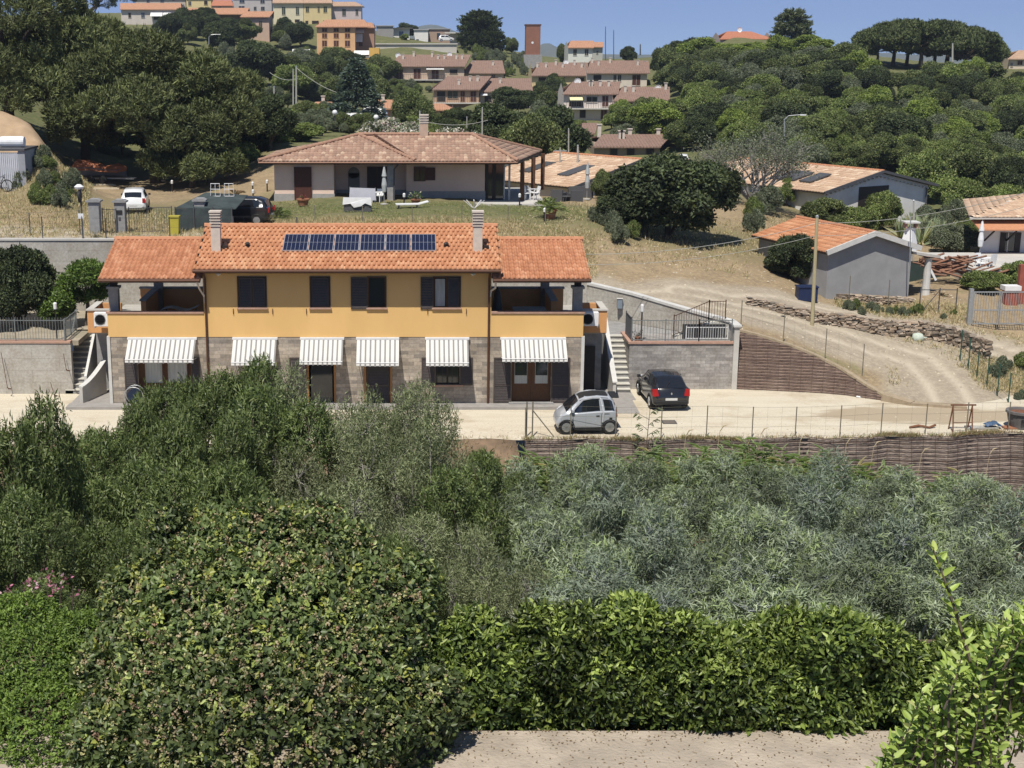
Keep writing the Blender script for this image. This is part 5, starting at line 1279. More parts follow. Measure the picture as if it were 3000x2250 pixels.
vhouse('terraced_house', 'upper left brown roofed terrace with four shuttered doors on a long balcony', 280, 1141, 1360, 253, 194, 'brown', 160, (1171, 1380), (1137, 1363), tan,
 [(1158, 202, 1180, 231, 's'), (1212, 202, 1232, 231, 's'), (1265, 204, 1285, 231, 's'), (1318, 204, 1340, 216, 'o'), (1150, 237, 1171, 252, 'o'), (1204, 237, 1224, 250, 'o'), (1235, 238, 1245, 250, 'o')], 10,
 [(1181, .9), (1212, .9, .42), (1266, .9, .4), (1283, .8), (1302, .8), (1337, .9), (1354, .9)], [(1166, 162), (1317, 160)], [(1249, 199, 1301, 203)], (1138, 1310, 233), None, 'house', None, gr)
vhouse('terraced_house', 'small brown roofed wing right of the upper left terrace', 283, 1362, 1476, 232, 214, 'brown', 177, (1383, 1472), (1357, 1480), tan, [(1440, 219, 1450, 228, 'w')], 10, [(1444, .8)], [(1388, 185)], group=gr)
vhouse('terraced_house', 'brown roofed terrace with tan wall and wide loggia in the middle of the hillside', 235, 1270, 1404, 300, 262, 'brown', 223, (1313, 1440), (1266, 1406), (.42, .28, .19),
 [(1281, 268, 1304, 298, 'o'), (1312, 267, 1341, 288, 'w'), (1350, 268, 1361, 298, 's'), (1379, 268, 1394, 298, 's')], 10, [(1344, .9, .15), (1377, .8), (1399, .8)], (), (), (1266, 1408, 301), 318, group=gr)
vhouse('terraced_house', 'brown roofed terrace with two white awnings half hidden by a dark tree', 237, 1407, 1556, 311, 268, 'brown', 229, (1440, 1556), (1404, 1562), (.50, .42, .37),
 [(1517, 281, 1541, 294, 'w'), (1420, 281, 1440, 300, 'o')], 10, [(1465, .8), (1430, .8)], (), [(1407, 272, 1428, 279), (1500, 274, 1547, 281)], (1512, 1545, 309), group=gr)
vhouse('terraced_house', 'upper terrace with yellow wall and brown roof right of the brick tower', 270, 1559, 1718, 260, 221, 'brown', 183, (1582, 1724), (1555, 1720), yel,
 [(1578, 227, 1599, 250, 'o'), (1633, 227, 1654, 257, 's'), (1689, 227, 1711, 240, 'o')], 10, [(1574, .9), (1599, .9), (1628, .9, .4), (1648, .8), (1683, .9, .4), (1704, .9)], [(1658, 182), (1694, 198)], (), (1558, 1655, 259), 275, group=gr)
vhouse('terraced_house', 'upper right terrace with white and cream wall below the white farmhouse', 268, 1720, 1896, 255, 214, 'brown', 177, (1730, 1900), (1718, 1905), (.60, .53, .45),
 [(1739, 220, 1761, 238, 'o'), (1798, 220, 1805, 236, 'w'), (1811, 220, 1819, 238, 'w'), (1853, 220, 1875, 250, 's')], 10, [(1753, .9), (1787, .9, .4), (1735, .9, .4), (1868, .9)], [(1890, 186)], group=gr)
vhouse('terraced_house', 'two storey terrace with pale yellow awning and white balcony wall', 215, 1652, 1796, 316, 275, 'brown', 239, (1678, 1818), (1648, 1812), (.62, .55, .50),
 [(1719, 284, 1749, 299, 'w'), (1765, 281, 1781, 312, 's'), (1668, 294, 1708, 312, 'o'), (1699, 322, 1715, 345, 'd'), (1761, 322, 1777, 349, 's')], 9, [(1728, .8), (1733, .8), (1783, .8), (1758, .8)], [(1692, 238)], [(1668, 280, 1708, 293, (.70, .66, .38))], (1660, 1796, 317), 353, group=gr)
vhouse('terraced_house', 'right hand terrace with pink wall and brown roof above the yellow-green tree', 213, 1798, 1955, 336, 295, 'brown', 254, (1824, 1962), (1796, 1963), pnk,
 [(1819, 301, 1836, 332, 's'), (1846, 302, 1867, 319, 'w'), (1883, 301, 1900, 309, 'w')], 9, [(1831, .9), (1855, .9), (1950, .9, .4)], [(1927, 258)], (), (1796, 1867, 336), 350, group=gr)
vhouse('terraced_house', 'nearest brown roofed house with dark loggias and a plain right gable', 150, 1742, 1932, 468, 429, 'brown', 393, (1764, 1970), (1736, 1936), (.30, .235, .18),
 [(1788, 434, 1808, 455, 'o'), (1837, 434, 1858, 460, 'o'), (1894, 434, 1915, 462, 'o')], 10.5, [(1755, 1.1, .45), (1817, .8), (1824, .8), (1845, .5, .5), (1928, .5, .5)], group=gr)
mb = MB();
# other roofs in the middle distance
vhouse('small_villa', 'small house with orange roof and cream gable left of the blue conifer', 175, 905, 975, 345, 320, 'orange', 298, (925, 985), (900, 985), (.58, .48, .40), [(930, 326, 938, 336, 'w')], 7, [(947, .8, .4)])
vhouse('small_villa', 'small house with orange roof right of the blue conifer', 170, 1110, 1165, 345, 317, 'orange', 292, (1108, 1183), (1108, 1168), (.40, .28, .2), [(1118, 321, 1128, 335, 's')], 8, [(1122, .9, .3)])
vhouse('small_villa', 'low house with faded red roof below the middle terrace', 190, 1268, 1328, 345, 321, 'orange', 303, (1268, 1300), (1266, 1334), (.40, .26, .22), [(1290, 327, 1300, 340, 'o')], 7)
vhouse('small_villa', 'brown roofed house corner just behind the blossoming hedge', 160, 1290, 1335, 405, 388, 'orange', 368, (1310, 1340), (1262, 1338), (.4, .3, .25), [(1310, 392, 1318, 400, 'w')], 6)
vhouse('small_villa', 'steep brown roof beside the pink two storey terrace', 165, 1702, 1740, 408, 390, 'brown', 360, (1706, 1752), (1700, 1744), (.40, .32, .25), [(1712, 394, 1722, 405, 'o')], 8)
vhouse('white_farmhouse', 'white square farmhouse with orange roof on the skyline right of the tower', 300, 1665, 1736, 184, 139, 'orange', 119, (1672, 1740), (1663, 1740), (.60, .60, .54), [(1680, 145, 1689, 162, 's'), (1714, 145, 1723, 162, 's')], 8, shut=M_dark)
vhouse('white_farmhouse', 'set-back rear wing of the white farmhouse', 309, 1737, 1766, 184, 137, 'orange', 123, (1737, 1768), (1735, 1768), (.42, .42, .38), [(1748, 150, 1752, 158, 'w')], 6)
# brick tower
Y = 305; a = atY(1540, 160, Y); b = atY(1584, 75, Y)
t = thing('brick_tower', 'square dark brick tower on the skyline', 'tower', ((a.x+b.x)/2, Y, a.z-2))
mb = MB(); mb.box(a.x, b.x, Y, Y+3, zY(160, Y), b.z); mb.build('brick_shaft', mat('tower_brick', (.26, .12, .08), (.21, .10, .07), .8, .9), t)
mb = MB(); mb.box(a.x-.15, b.x+.15, Y-.1, Y+3.2, b.z+.0, b.z+.3); mb.build('cornice', mat('tower_dark_brick', (.12, .06, .045), None, 3), t)
mb = MB(); mb.box(a.x-.4, b.x+.4, Y-.4, Y+3.3, zY(200, Y), zY(160, Y)-.003); mb.build('stone_base', M_grey, t)
mb = MB(); q = atY(1560, 125, Y); mb.lathe((q.x, Y, q.z), [(.25, -.05), (.25, -.01)], 10, 'y'); mb.build('clock_plate', M_plas, t)
# orange three storey house
vhouse('apartment_house', 'three storey orange house with red shutters high on the left hill', 300, 928, 1040, 166, 78, 'orange', 57, (955, 1066), (922, 1086), (.62, .38, .20),
 [(x_, y_, x_+14, y2_, 's') for x_ in (944, 978, 1011) for y_, y2_ in ((83, 93), (98, 111), (119, 136))]+[(950, 150, 962, 164, 's'), (985, 150, 997, 164, 's')], 10, (), (), [(953, 146, 999, 152), (857, 144, 907, 154), (1038, 148, 1086, 160)], group=None)
vhouse('apartment_house', 'darker brick wing of the orange house with white blinds', 304, 1040, 1096, 148, 80, 'orange', 66, (1045, 1090), (1040, 1098), (.36, .22, .15), [(1052, 120, 1062, 135, 's')], 8, (), (), [(1041, 85, 1067, 95), (1041, 99, 1062, 122)])
Y = 298; a = atY(857, 190, Y); b = atY(1110, 168, Y)
t = thing('garden_wall', 'long yellow terrace wall below the orange house', 'wall', ((a.x+b.x)/2, Y, a.z))
mb = MB(); mb.box(a.x, b.x, Y-1, Y, a.z-3, b.z); mb.build('wall_face', wm_((.58, .38, .14)), t)
mb = MB(); mb.box(a.x-.1, b.x+.1, Y-1.1, Y+.1, b.z+.003, b.z+.15); mb.build('coping', M_concl, t)
a = atY(1082, 165, Y+2); b = atY(1112, 140, Y+2); mb = MB(); mb.box(a.x, b.x, Y+.5, Y+4, a.z-1, b.z); mb.build('raised_end', wm_((.58, .36, .10)), t)
# town on the crest
TL = [
 ('row_house', 'low row house with two white awnings at the top left', 330, 354, 530, 60, 27, 'orange', 9, (352, 530), (352, 532), (.52, .47, .42), [(376, 38, 384, 52, 'd'), (414, 38, 424, 52, 'w'), (450, 48, 468, 58, 'o'), (487, 48, 504, 58, 'o')], [(442, 34, 475, 47), (479, 34, 511, 47)]),
 ('row_house', 'low white house with long orange roof left of the brick gable', 325, 519, 640, 72, 41, 'orange', 23, (530, 730), (517, 722), (.60, .54, .52), [(545, 48, 557, 68, 'd'), (528, 48, 536, 54, 'w')], ()),
 ('row_house', 'cream house front with light balcony beside the dark pine', 328, 572, 712, 85, 40, 'orange', 24, (580, 726), (570, 722), (.50, .44, .37), [(575, 60, 600, 70, 'w')], [(574, 42, 602, 58, (.66, .60, .50))]),
 ('row_house', 'pink house with arched shuttered door and steep side gable', 322, 706, 788, 95, 49, 'orange', 33, (718, 803), (703, 790), (.50, .36, .28), [(759, 63, 768, 88, 's'), (722, 62, 738, 76, 'o')], ()),
 ('row_house', 'cream town house with green shutters on the crest', 350, 800, 888, 84, 8, 'pale', -6, (800, 888), (798, 889), crm, [(826, 21, 836, 43, 's'), (867, 21, 876, 43, 's'), (825, 60, 838, 76, 'o'), (864, 57, 878, 66, 'o')], ()),
 ('row_house', 'yellow town house joined to the cream one on the crest', 350, 889, 970, 84, 8, 'pale', -6, (889, 970), (889, 974), yel, [(896, 20, 905, 35, 's'), (931, 20, 936, 35, 's'), (948, 20, 958, 36, 's'), (895, 61, 903, 76, 'o'), (914, 61, 934, 73, 'o'), (947, 60, 960, 70, 'o')], ()),
 ('row_house', 'pinkish grey town house at the right end of the crest', 352, 971, 1058, 60, 17, 'pale', 5, (974, 1040), (970, 1064), (.50, .42, .40), [(1003, 27, 1013, 46, 's'), (1042, 28, 1049, 44, 's')], ()),
 ('row_house', 'yellow house front cut by the top edge of the picture', 370, 545, 618, 20, -12, 'pale', -20, (545, 618), (543, 620), yel, [(552, 4, 560, 16, 'w'), (598, 2, 608, 14, 'o')], ()),
 ('row_house', 'house with red roof between the yellow and grey fronts', 366, 619, 680, 40, 16, 'red', 0, (625, 678), (617, 684), (.45, .36, .32), [(640, 20, 648, 28, 'w')], ()),
 ('row_house', 'tall grey house with small dark windows at the top edge', 368, 681, 795, 40, -14, 'pale', -22, (681, 795), (680, 797), (.42, .39, .38), [(744, 20, 751, 30, 'w'), (765, 20, 775, 30, 'w'), (700, 18, 716, 24, 'w'), (763, 0, 775, 9, 'w'), (702, 0, 716, 8, 'w')], ()),
 ('row_house', 'brown house front behind the low row house at the top left', 372, 395, 543, 20, -10, 'pale', -18, (395, 543), (393, 545), (.42, .36, .32), [(430, 0, 438, 8, 'w'), (470, 0, 480, 7, 'w'), (505, -4, 511, 2, 'w')], ()),
]
for n_, lab, Y, a, b, ba, ev, rf, rd, rp, ep, wc, op, aw in TL:
 vhouse(n_, lab, Y, a, b, ba, ev, rf, rd, rp, ep, wc, op, 8, (), (), aw, shut=mat('green_shutter', (.03, .045, .035), None, 5), group='old houses on the crest')
# white low buildings and walls right of the town
def flatb(name, label, Y, x0, x1, y0, y1, c, op=(), roofc=(.5, .5, .5), d=6, over=0, cat='building'):
 a = atY(x0, y1, Y); b = atY(x1, y0, Y); t = thing(name, label, cat, ((a.x+b.x)/2, Y, a.z))
 mb = MB(); mb.box(a.x, b.x, Y, Y+d, a.z-1.5, b.z); mb.build('wall', wm_(c), t)
 mb = MB(); mb.box(a.x-.2-over, b.x+.2+over, Y-.3-over, Y+d+.2, b.z+.003, b.z+.22); mb.build('flat_roof', wm_(roofc), t)
 for (p0, q0, p1, q1) in op:
  u0, u1 = atY(p0, q0, Y), atY(p1, q1, Y); mb = MB(); mb.box(u0.x, u1.x, Y-.05, Y-.005, u1.z, u0.z); mb.build('window', M_glass, t)
 return t
flatb('flat_roofed_house', 'white flat roofed house with dark bush before it on the skyline', 345, 1153, 1200, 84, 124, (.66, .65, .62), [(1169, 92, 1182, 112)], (.10, .10, .09), over=.6)
flatb('flat_roofed_house', 'white garage block right of the white skyline house', 346, 1213, 1254, 88, 124, (.68, .66, .63), [(1219, 115, 1227, 122)], (.35, .35, .35))
flatb('flat_roofed_house', 'brown and grey low building between garage and pale villa', 350, 1255, 1318, 86, 124, (.36, .26, .2), [(1280, 97, 1290, 115), (1294, 101, 1302, 113), (1306, 101, 1318, 113)], (.3, .3, .3))
flatb('flat_roofed_house', 'pale flat roofed villa with overhanging roof on the skyline', 340, 1320, 1412, 98, 128, (.52, .48, .44), [(1362, 104, 1383, 116)], (.62, .60, .56), over=1.2)
t = flatb('garden_wall', 'grey concrete wall right of the orange house on the crest', 342, 1103, 1152, 77, 122, (.27, .26, .25), (), (.3, .3, .3), 1, cat='wall')
t = flatb('garden_wall', 'long pale wall of the road above the terraced houses', 318, 1100, 1338, 130, 158, (.50, .47, .42), (), (.56, .53, .48), 6, cat='wall')
# skyline villa and right house
vhouse('hilltop_villa', 'villa with red hipped roof among trees on the right skyline', 292, 2110, 2262, 140, 114, 'red', 92, (2130, 2200), (2108, 2268), (.50, .40, .34), [(2150, 118, 2160, 130, 'w')], 9, (), [(2167, 87)])
vhouse('hilltop_house', 'cream house with tan roof at the right edge of the skyline', 252, 2958, 3080, 205, 172, 'pale', 147, (2985, 3080), (2952, 3090), (.60, .50, .38), [(2982, 178, 2994, 190, 's'), (2962, 185, 2966, 195, 'w')], 8)
mb = MB()
# ================= foliage =================
LM = leafmat('leaf'); LMg = leafmat('glossy_leaf', .42, .25, .35); LMp = leafmat('needle', .6, .12, .2); LMd = leafmat('dull_leaf', .65, .25, .2)
M_bark = mat('bark', (.13, .10, .075), (.08, .062, .048), 6, .95, .6, 18, st=(3, 3, .6)); M_gbark = mat('grey_bark', (.30, .28, .26), (.2, .19, .175), 6, .95, .5, 18)
M_bbark = mat('blue_grey_twig', (.34, .37, .37), (.23, .26, .26), 6, .9)
def unit(a): return a/np.maximum(np.linalg.norm(a, axis=-1, keepdims=True), 1e-9)
def leafcloud(P, D, N, L, W, two=False, curl=0.0):
 """one leaf per row: base P, direction D, normal N"""
 n = len(P); L = np.broadcast_to(L, (n,))[:, None]; W = np.broadcast_to(W, (n,))[:, None]
 S = unit(np.cross(D, N)); N2 = unit(np.cross(S, D))
 if not two:
  V = np.stack([P, P+D*L*.45+S*W*.5+N2*W*.18, P+D*L-N2*L*curl, P+D*L*.45-S*W*.5+N2*W*.18], 1).reshape(-1, 3)
  Q = np.arange(4*n).reshape(-1, 4); return V, Q, 4
 V = np.stack([P, P+D*L*.33+S*W*.46+N2*W*.2, P+D*L*.72+S*W*.34+N2*W*.12-N2*L*curl*.5, P+D*L-N2*L*curl,
     P+D*L*.72-S*W*.34+N2*W*.12-N2*L*curl*.5, P+D*L*.33-S*W*.46+N2*W*.2], 1).reshape(-1, 3)
 b = np.arange(n)[:, None]*6; Q = np.concatenate([b+np.array([0, 1, 2, 3]), b+np.array([0, 3, 4, 5])], 0); return V, Q, 6
def lobe_points(lobes, n, rng, low=-.5, depth=.25):
 Cn = np.array([l[:3] for l in lobes]); Rr = np.array([l[3:6] for l in lobes])
 pr = (Rr[:, 0]*Rr[:, 1]+Rr[:, 0]*Rr[:, 2]); pr = pr/pr.sum()
 out = []; outn = []; outi = []; have = 0
 while have < n:
  k = rng.choice(len(lobes), n, p=pr); d = unit(rng.normal(size=(n, 3))); keep = d[:, 2] > low
  r = 1-depth*rng.random((n, 1))**1.5
  p = Cn[k]+d*Rr[k]*r; nn = unit(d/Rr[k])
  for c, rr in zip(Cn, Rr):
   keep &= ~((((p-c)/rr)**2).sum(1) < .72)
  out.append(p[keep]); outn.append(nn[keep]); outi.append(k[keep]); have += keep.sum()
  if keep.sum() < n*.01: break
 return np.concatenate(out)[:n], np.concatenate(outn)[:n], np.concatenate(outi)[:n]
def colours(pal, n, rng, idx=None, nl=1, var=.18, lobevar=.15):
 pal = np.array(pal); wts = pal[:, 3]/pal[:, 3].sum() if pal.shape[1] > 3 else None
 c = pal[rng.choice(len(pal), n, p=wts), :3]
 if idx is not None: c = c*(1+lobevar*(rng.random(nl)[idx]*2-1))[:, None]
 return c*(1+var*(rng.random((n, 1))*2-1))
def crown(name, lobes, ntw, per, twr, L, W, pal, seed, m, two=False, parent=None, out=.8, up=.35, droop=0, low=-.5, depth=.25, curl=.1, lv=.15, build=True, kill=None, tuft=False, rnd=.7):
 rng = np.random.default_rng(seed)
 P, N, I = lobe_points(lobes, ntw, rng, low, depth); nt_ = len(P)
 if kill is not None:
  k = kill(P); P, N, I = P[k], N[k], I[k]; nt_ = len(P)
 TD = unit(N*out+rng.normal(size=(nt_, 3))*.45+np.array([0, 0, up]))
 idx = np.repeat(np.arange(nt_), per); n = len(idx)
 along = rng.random((n, 1))
 base = P[idx]+TD[idx]*(along-.6)*twr+rng.normal(size=(n, 3))*twr*.16
 D = unit(TD[idx]*.55+rng.normal(size=(n, 3))*rnd+np.array([0, 0, -droop]));
 if tuft: D = unit(TD[idx]+rng.normal(size=(n, 3))*.5)
 NN = unit(N[idx]*.8+rng.normal(size=(n, 3))*.55+np.array([0, 0, .5]))
 Ls = L*(.65+.6*rng.random(n)); Ws = W*(.7+.5*rng.random(n))
 tc = colours(pal, nt_, rng, I, len(lobes), .16, lv)[idx]*(1+.14*(rng.random((n, 1))*2-1))
 V, Q, k = leafcloud(base, D, NN, Ls, Ws, two, curl)
 if not build: return V, Q, np.repeat(tc, k, 0)
 return npmesh(name, V, Q, np.repeat(tc, k, 0), m, parent)
def trunk(name, h, r, parent, m, limbs=(), lean=(0, 0), seed=0, n=7, z0=-.4):
 rng = random.Random(seed); mb = MB()
 P = []
 for k in range(6):
  u_ = k/5; P.append((lean[0]*u_+rng.uniform(-.04, .04)*h*u_, lean[1]*u_+rng.uniform(-.04, .04)*h*u_, z0+(h-z0)*u_))
 mb.tube(P, [r*(1.25-.75*k/5) for k in range(6)], n)
 for l in limbs:
  a = Vector(P[rng.choice([2, 3, 4])]); b = Vector(l[:3]); mid = a.lerp(b, .55)+Vector((rng.uniform(-.1, .1), rng.uniform(-.1, .1), .08))*(b-a).length
  mb.tube([a, mid, b], [r*.5, r*.3, r*.1], 5)
 return mb.build(name, m, parent, smooth=True)
def mklobes(seed, W, H, base, n, rl=(.22, .42), flat=.8, top=1.0, jitter=.0):
 """random lobes filling an ellipsoid of width W, height H standing on base"""
 rng = random.Random(seed); L = []
 for i in range(n):
  while True:
   x, y, z = rng.uniform(-1, 1), rng.uniform(-1, 1), rng.uniform(-1, 1)
   if x*x+y*y+z*z < 1: break
  s_ = (x*x+y*y+z*z)**.5; k = .55+.45*s_;
  if s_ > 0: x, y, z = x/s_*k*.68, y/s_*k*.68, z/s_*k*.62
  r = rng.uniform(*rl)*W/2
  L.append((x*W/2, y*W/2, base+H/2+z*H/2, r, r, r*flat))
 return L
def proto(name, label, cat, lobes, ntw, per, twr, L, W, pal, seed, m, th, tr, tm=None, group=None, **kw):
 t = thing(name, label, cat, (0, 0, 0), 0, group)
 crown('crown', lobes, ntw, per, twr, L, W, pal, seed, m, parent=t, **kw)
 trunk('trunk', th, tr, t, tm or M_bark, lobes[:6], seed=seed)
 return t
PROT = []
OAK = [(a*1.43, b*1.38, c*1.49, d) for a, b, c, d in [(.078, .098, .036, 5), (.105, .132, .045, 3), (.05, .064, .025, 3), (.15, .175, .065, 1.5)]]
DOAK = [(a*1.27, b*1.24, c*1.34, d) for a, b, c, d in [(.045, .06, .027, 5), (.065, .084, .034, 3), (.033, .043, .021, 2), (.09, .11, .045, .7)]]
LIME = [(a*1.25, b*1.25, c*1.25, d) for a, b, c, d in [(.16, .20, .05, 4), (.20, .24, .065, 2), (.10, .14, .035, 3)]]
OLIVE = [(a*1.3, b*1.27, c*1.37, d) for a, b, c, d in [(.12, .14, .085, 4), (.17, .19, .12, 2), (.08, .098, .055, 3)]]
MIDG = [(a*1.43, b*1.38, c*1.5, d) for a, b, c, d in [(.105, .142, .04, 5), (.15, .19, .056, 3), (.07, .092, .03, 3), (.2, .22, .09, 1)]]
kinds = {}
def addk(k, *a, **kw):
 t = proto(*a, **kw); kinds.setdefault(k, []).append(t); PROT.append(t); return t
G_W = 'trees of the wooded hillside'
for s_ in (1, 2, 3):
 addk('oak', 'round_tree', 'x x x x', 'tree', mklobes(s_, 6.2, 5.2, .7, 26, (.14, .40)), 3300, 9, .45, .25, .13, OAK, s_, LMd, 2.6, .16, group=G_W, lv=.3)
 addk('dark', 'evergreen_oak', 'x x x x', 'tree', mklobes(s_+20, 6.2, 5.0, .7, 26, (.14, .38)), 3300, 9, .42, .24, .125, DOAK, s_, LMd, 2.4, .18, group=G_W, lv=.3)
for s_ in (1, 2):
 addk('lime', 'pale_leafed_tree', 'x x x x', 'tree', mklobes(s_+40, 6.0, 5.6, .8, 20, (.20, .36)), 2600, 9, .45, .26, .13, LIME, s_, LMd, 2.6, .15, group=G_W, lv=.25)
 addk('mid', 'leafy_tree', 'x x x x', 'tree', mklobes(s_+60, 6.6, 4.6, .5, 28, (.13, .37)), 3300, 9, .45, .25, .13, MIDG, s_, LMd, 2.2, .15, group=G_W, lv=.3)
 addk('olive', 'grey_green_tree', 'x x x x', 'tree', mklobes(s_+80, 6.2, 4.6, .5, 24, (.18, .34)), 3000, 9, .45, .22, .09, OLIVE, s_, LMd, 2.2, .15, group=G_W, lv=.25)
 addk('shrub', 'wild_shrub', 'x x x x', 'shrub', mklobes(s_+90, 3.6, 2.4, 0, 14, (.2, .4)), 1300, 9, .3, .17, .08, MIDG if s_ == 1 else OLIVE, s_, LMd, .8, .07, group='wild shrubs on the slopes', lv=.3)
for t in PROT: t.location = (0, 0, 0)
used = set()
def plant(kind, loc, H, label, group, rng, wid=None, cat=None, name=None):
 src = rng.choice(kinds[kind]); base = 3.6 if kind == 'shrub' else 6.2
 hb = 2.2 if kind == 'shrub' else 5.65
 sz_ = H/hb; sx = (wid/base) if wid else sz_
 if src.name not in used:
  used.add(src.name); o = src; o.location = loc; o.rotation_euler = (0, 0, rng.uniform(0, 6.28)); o.scale = (sx, sx, sz_)
 else:
  o = dup(src, loc, rng.uniform(0, 6.28), sx, scz=sz_)
 o['label'] = label
 if group: o['group'] = group
 elif 'group' in o: del o['group']
 if cat: o['category'] = cat
 return o
def at_base(px, py, Y=None, Y0=66, Y1=420):
 if Y is None: q = onground(px, py, Y0, Y1)
 else: q = atY(px, py, Y); q.z = gz(q.x, Y)
 q.z -= .15; return q
rg = random.Random(11)
# ---- single notable trees: kind, px, base py, Y, top py, width px, label
NT = [
 ('dark', 1955, 700, 82, 425, 400, 'broad dark round evergreen tree on the dry slope right of the bungalow'),
 ('dark', 1850, 705, 81, 545, 230, 'dark lower shrub tree at the left foot of the broad round evergreen'),
 ('dark', 1465, 455, 118, 285, 240, 'large dark evergreen oak above the right half of the bungalow roof'),
 ('dark', 1620, 465, 122, 290, 240, 'large dark evergreen oak right of the tall pole behind the bungalow'),
 ('oak', 1545, 470, 112, 330, 200, 'lower dark tree between the two large evergreen oaks'),
 ('dark', 2325, 882, 76.5, 668, 180, 'dark leafy tree growing against the left wall of the grey shed'),
 ('dark', 2280, 880, 77, 740, 110, 'low dark bush at the corner between track and grey shed'),
 ('lime', 1925, 420, 158, 300, 190, 'yellow-green tree in front of the pink terraced house'),
 ('olive', 1850, 405, 158, 345, 130, 'grey green rounded tree above the nearest brown roofed house'),
 ('mid', 2590, 640, 105, 542, 125, 'green bush tree hiding the middle of the white gable'),
 ('mid', 2500, 655, 100, 590, 150, 'low green bushes before the white gabled house'),
 ('oak', 2420, 640, 100, 575, 150, 'bushy green tree at the left corner of the white gabled house'),
 ('oak', 1760, 570, 98, 495, 70, 'small dark bush beside the long white house'),
 ('mid', 760, 470, 115, 355, 180, 'green rounded tree left of the bungalow roof'),
 ('mid', 870, 440, 118, 350, 180, 'green tree touching the left side of the bungalow roof'),
 ('mid', 700, 480, 106, 400, 140, 'bright leafy tree at the edge of the lawn beneath the great pine'),
 ('olive', 810, 400, 130, 295, 150, 'grey green tree behind the leafy trees left of the bungalow'),
 ('oak', 700, 470, 112, 330, 150, 'dark green tree between the great pine and the bungalow'),
 ('dark', 745, 255, 240, 105, 210, 'dark umbrella shaped pine below the town houses'),
 ('dark', 650, 120, 290, 47, 135, 'dark round pine in front of the pink brick gable'),
 ('dark', 830, 250, 245, 150, 120, 'dark crown joined to the right of the dark umbrella pine'),
 ('oak', 1215, 350, 150, 262, 130, 'round green tree between small orange roofs'),
 ('mid', 1190, 400, 140, 330, 140, 'green tree with light top behind the flowering hedge'),
 ('oak', 1330, 400, 140, 345, 120, 'dark green tree behind the bungalow chimney'),
 ('oak', 880, 220, 285, 170, 75, 'round tree against the yellow garden wall at its left end'),
 ('mid', 935, 230, 285, 185, 50, 'small round tree before the yellow garden wall'),
 ('oak', 1135, 230, 280, 160, 90, 'dark tree between the orange house and the upper terrace'),
 ('oak', 900, 300, 225, 225, 130, 'green tree on the slope below the yellow garden wall'),
 ('olive', 960, 300, 220, 240, 120, 'grey green tree behind the small orange roofed house'),
 ('oak', 1100, 290, 220, 215, 110, 'green tree right of the blue conifer'),
 ('dark', 1500, 350, 205, 246, 150, 'dark tree growing up over the middle terraces'),
 ('dark', 1840, 175, 310, 128, 52, 'small dark round tree on the skyline beside the white farmhouse'),
 ('oak', 1650, 172, 320, 122, 45, 'pale loose tree on the skyline left of the white farmhouse'),
 ('oak', 1500, 158, 335, 105, 50, 'small tree on the skyline left of the brick tower'),
 ('dark', 1190, 90, 360, 62, 70, 'dark flat tree behind the white skyline house'),
 ('mid', 1185, 122, 338, 95, 28, 'dark bush against the white skyline house'),
 ('oak', 1360, 130, 335, 108, 35, 'small bush beside the pale flat roofed villa'),
 ('dark', 1620, 265, 245, 212, 60, 'dark shrub under the balcony of the yellow terrace'),
 ('dark', 2910, 150, 262, 118, 80, 'low tree between the umbrella pines and the cream skyline house'),
 ('lime', 2180, 200, 262, 128, 210, 'pale green tree in front of the hilltop villa'),
 ('lime', 2060, 200, 262, 118, 170, 'yellow green tree at the left end of the right hill'),
 ('lime', 2370, 200, 255, 108, 150, 'pale green rounded tree below the tall skyline conifer'),
 ('dark', 60, 965, 66.5, 690, 260, 'big dark tree behind the iron railing at the left edge'),
 ('dark', -30, 960, 65, 760, 200, 'dark bush cut by the left edge behind the iron railing'),
 ('dark', 2960, 560, 118, 440, 150, 'dark tree beside the white car at the right edge'),
 ('mid', 2700, 590, 122, 420, 200, 'pine like green tree right of the white gabled house'),
 ('oak', 2850, 560, 125, 430, 190, 'green tree below the parked car at the right'),
 ('mid', 2800, 600, 115, 500, 170, 'bright green tree between the white gabled house and the roadside house'),
 ('mid', 2930, 600, 112, 520, 170, 'green shrubs above the roadside house roof'),
 ('olive', 2800, 720, 92, 630, 160, 'grey green bush above the barbecue chimney'),
 ('mid', 2880, 840, 79, 780, 130, 'fresh green vine hanging over the dark netting'),
 ('mid', 2990, 830, 80, 745, 130, 'green shrub beside the roadside house wall'),
]
for k, px, py, Y, ty, wpx, lab in NT:
 q = at_base(px, py, Y);
 if px < 120 and Y < 68: q.z = 2.3
 q.z -= .12*max(0, zY(ty, Y)-q.z)
 zt_ = zY(ty, Y); H = max(1.2, zt_-q.z); wd = wpx/F*(Y*CT+(CH-q.z)*ST)
 plant(k, q, H, lab, None, rg, wd)
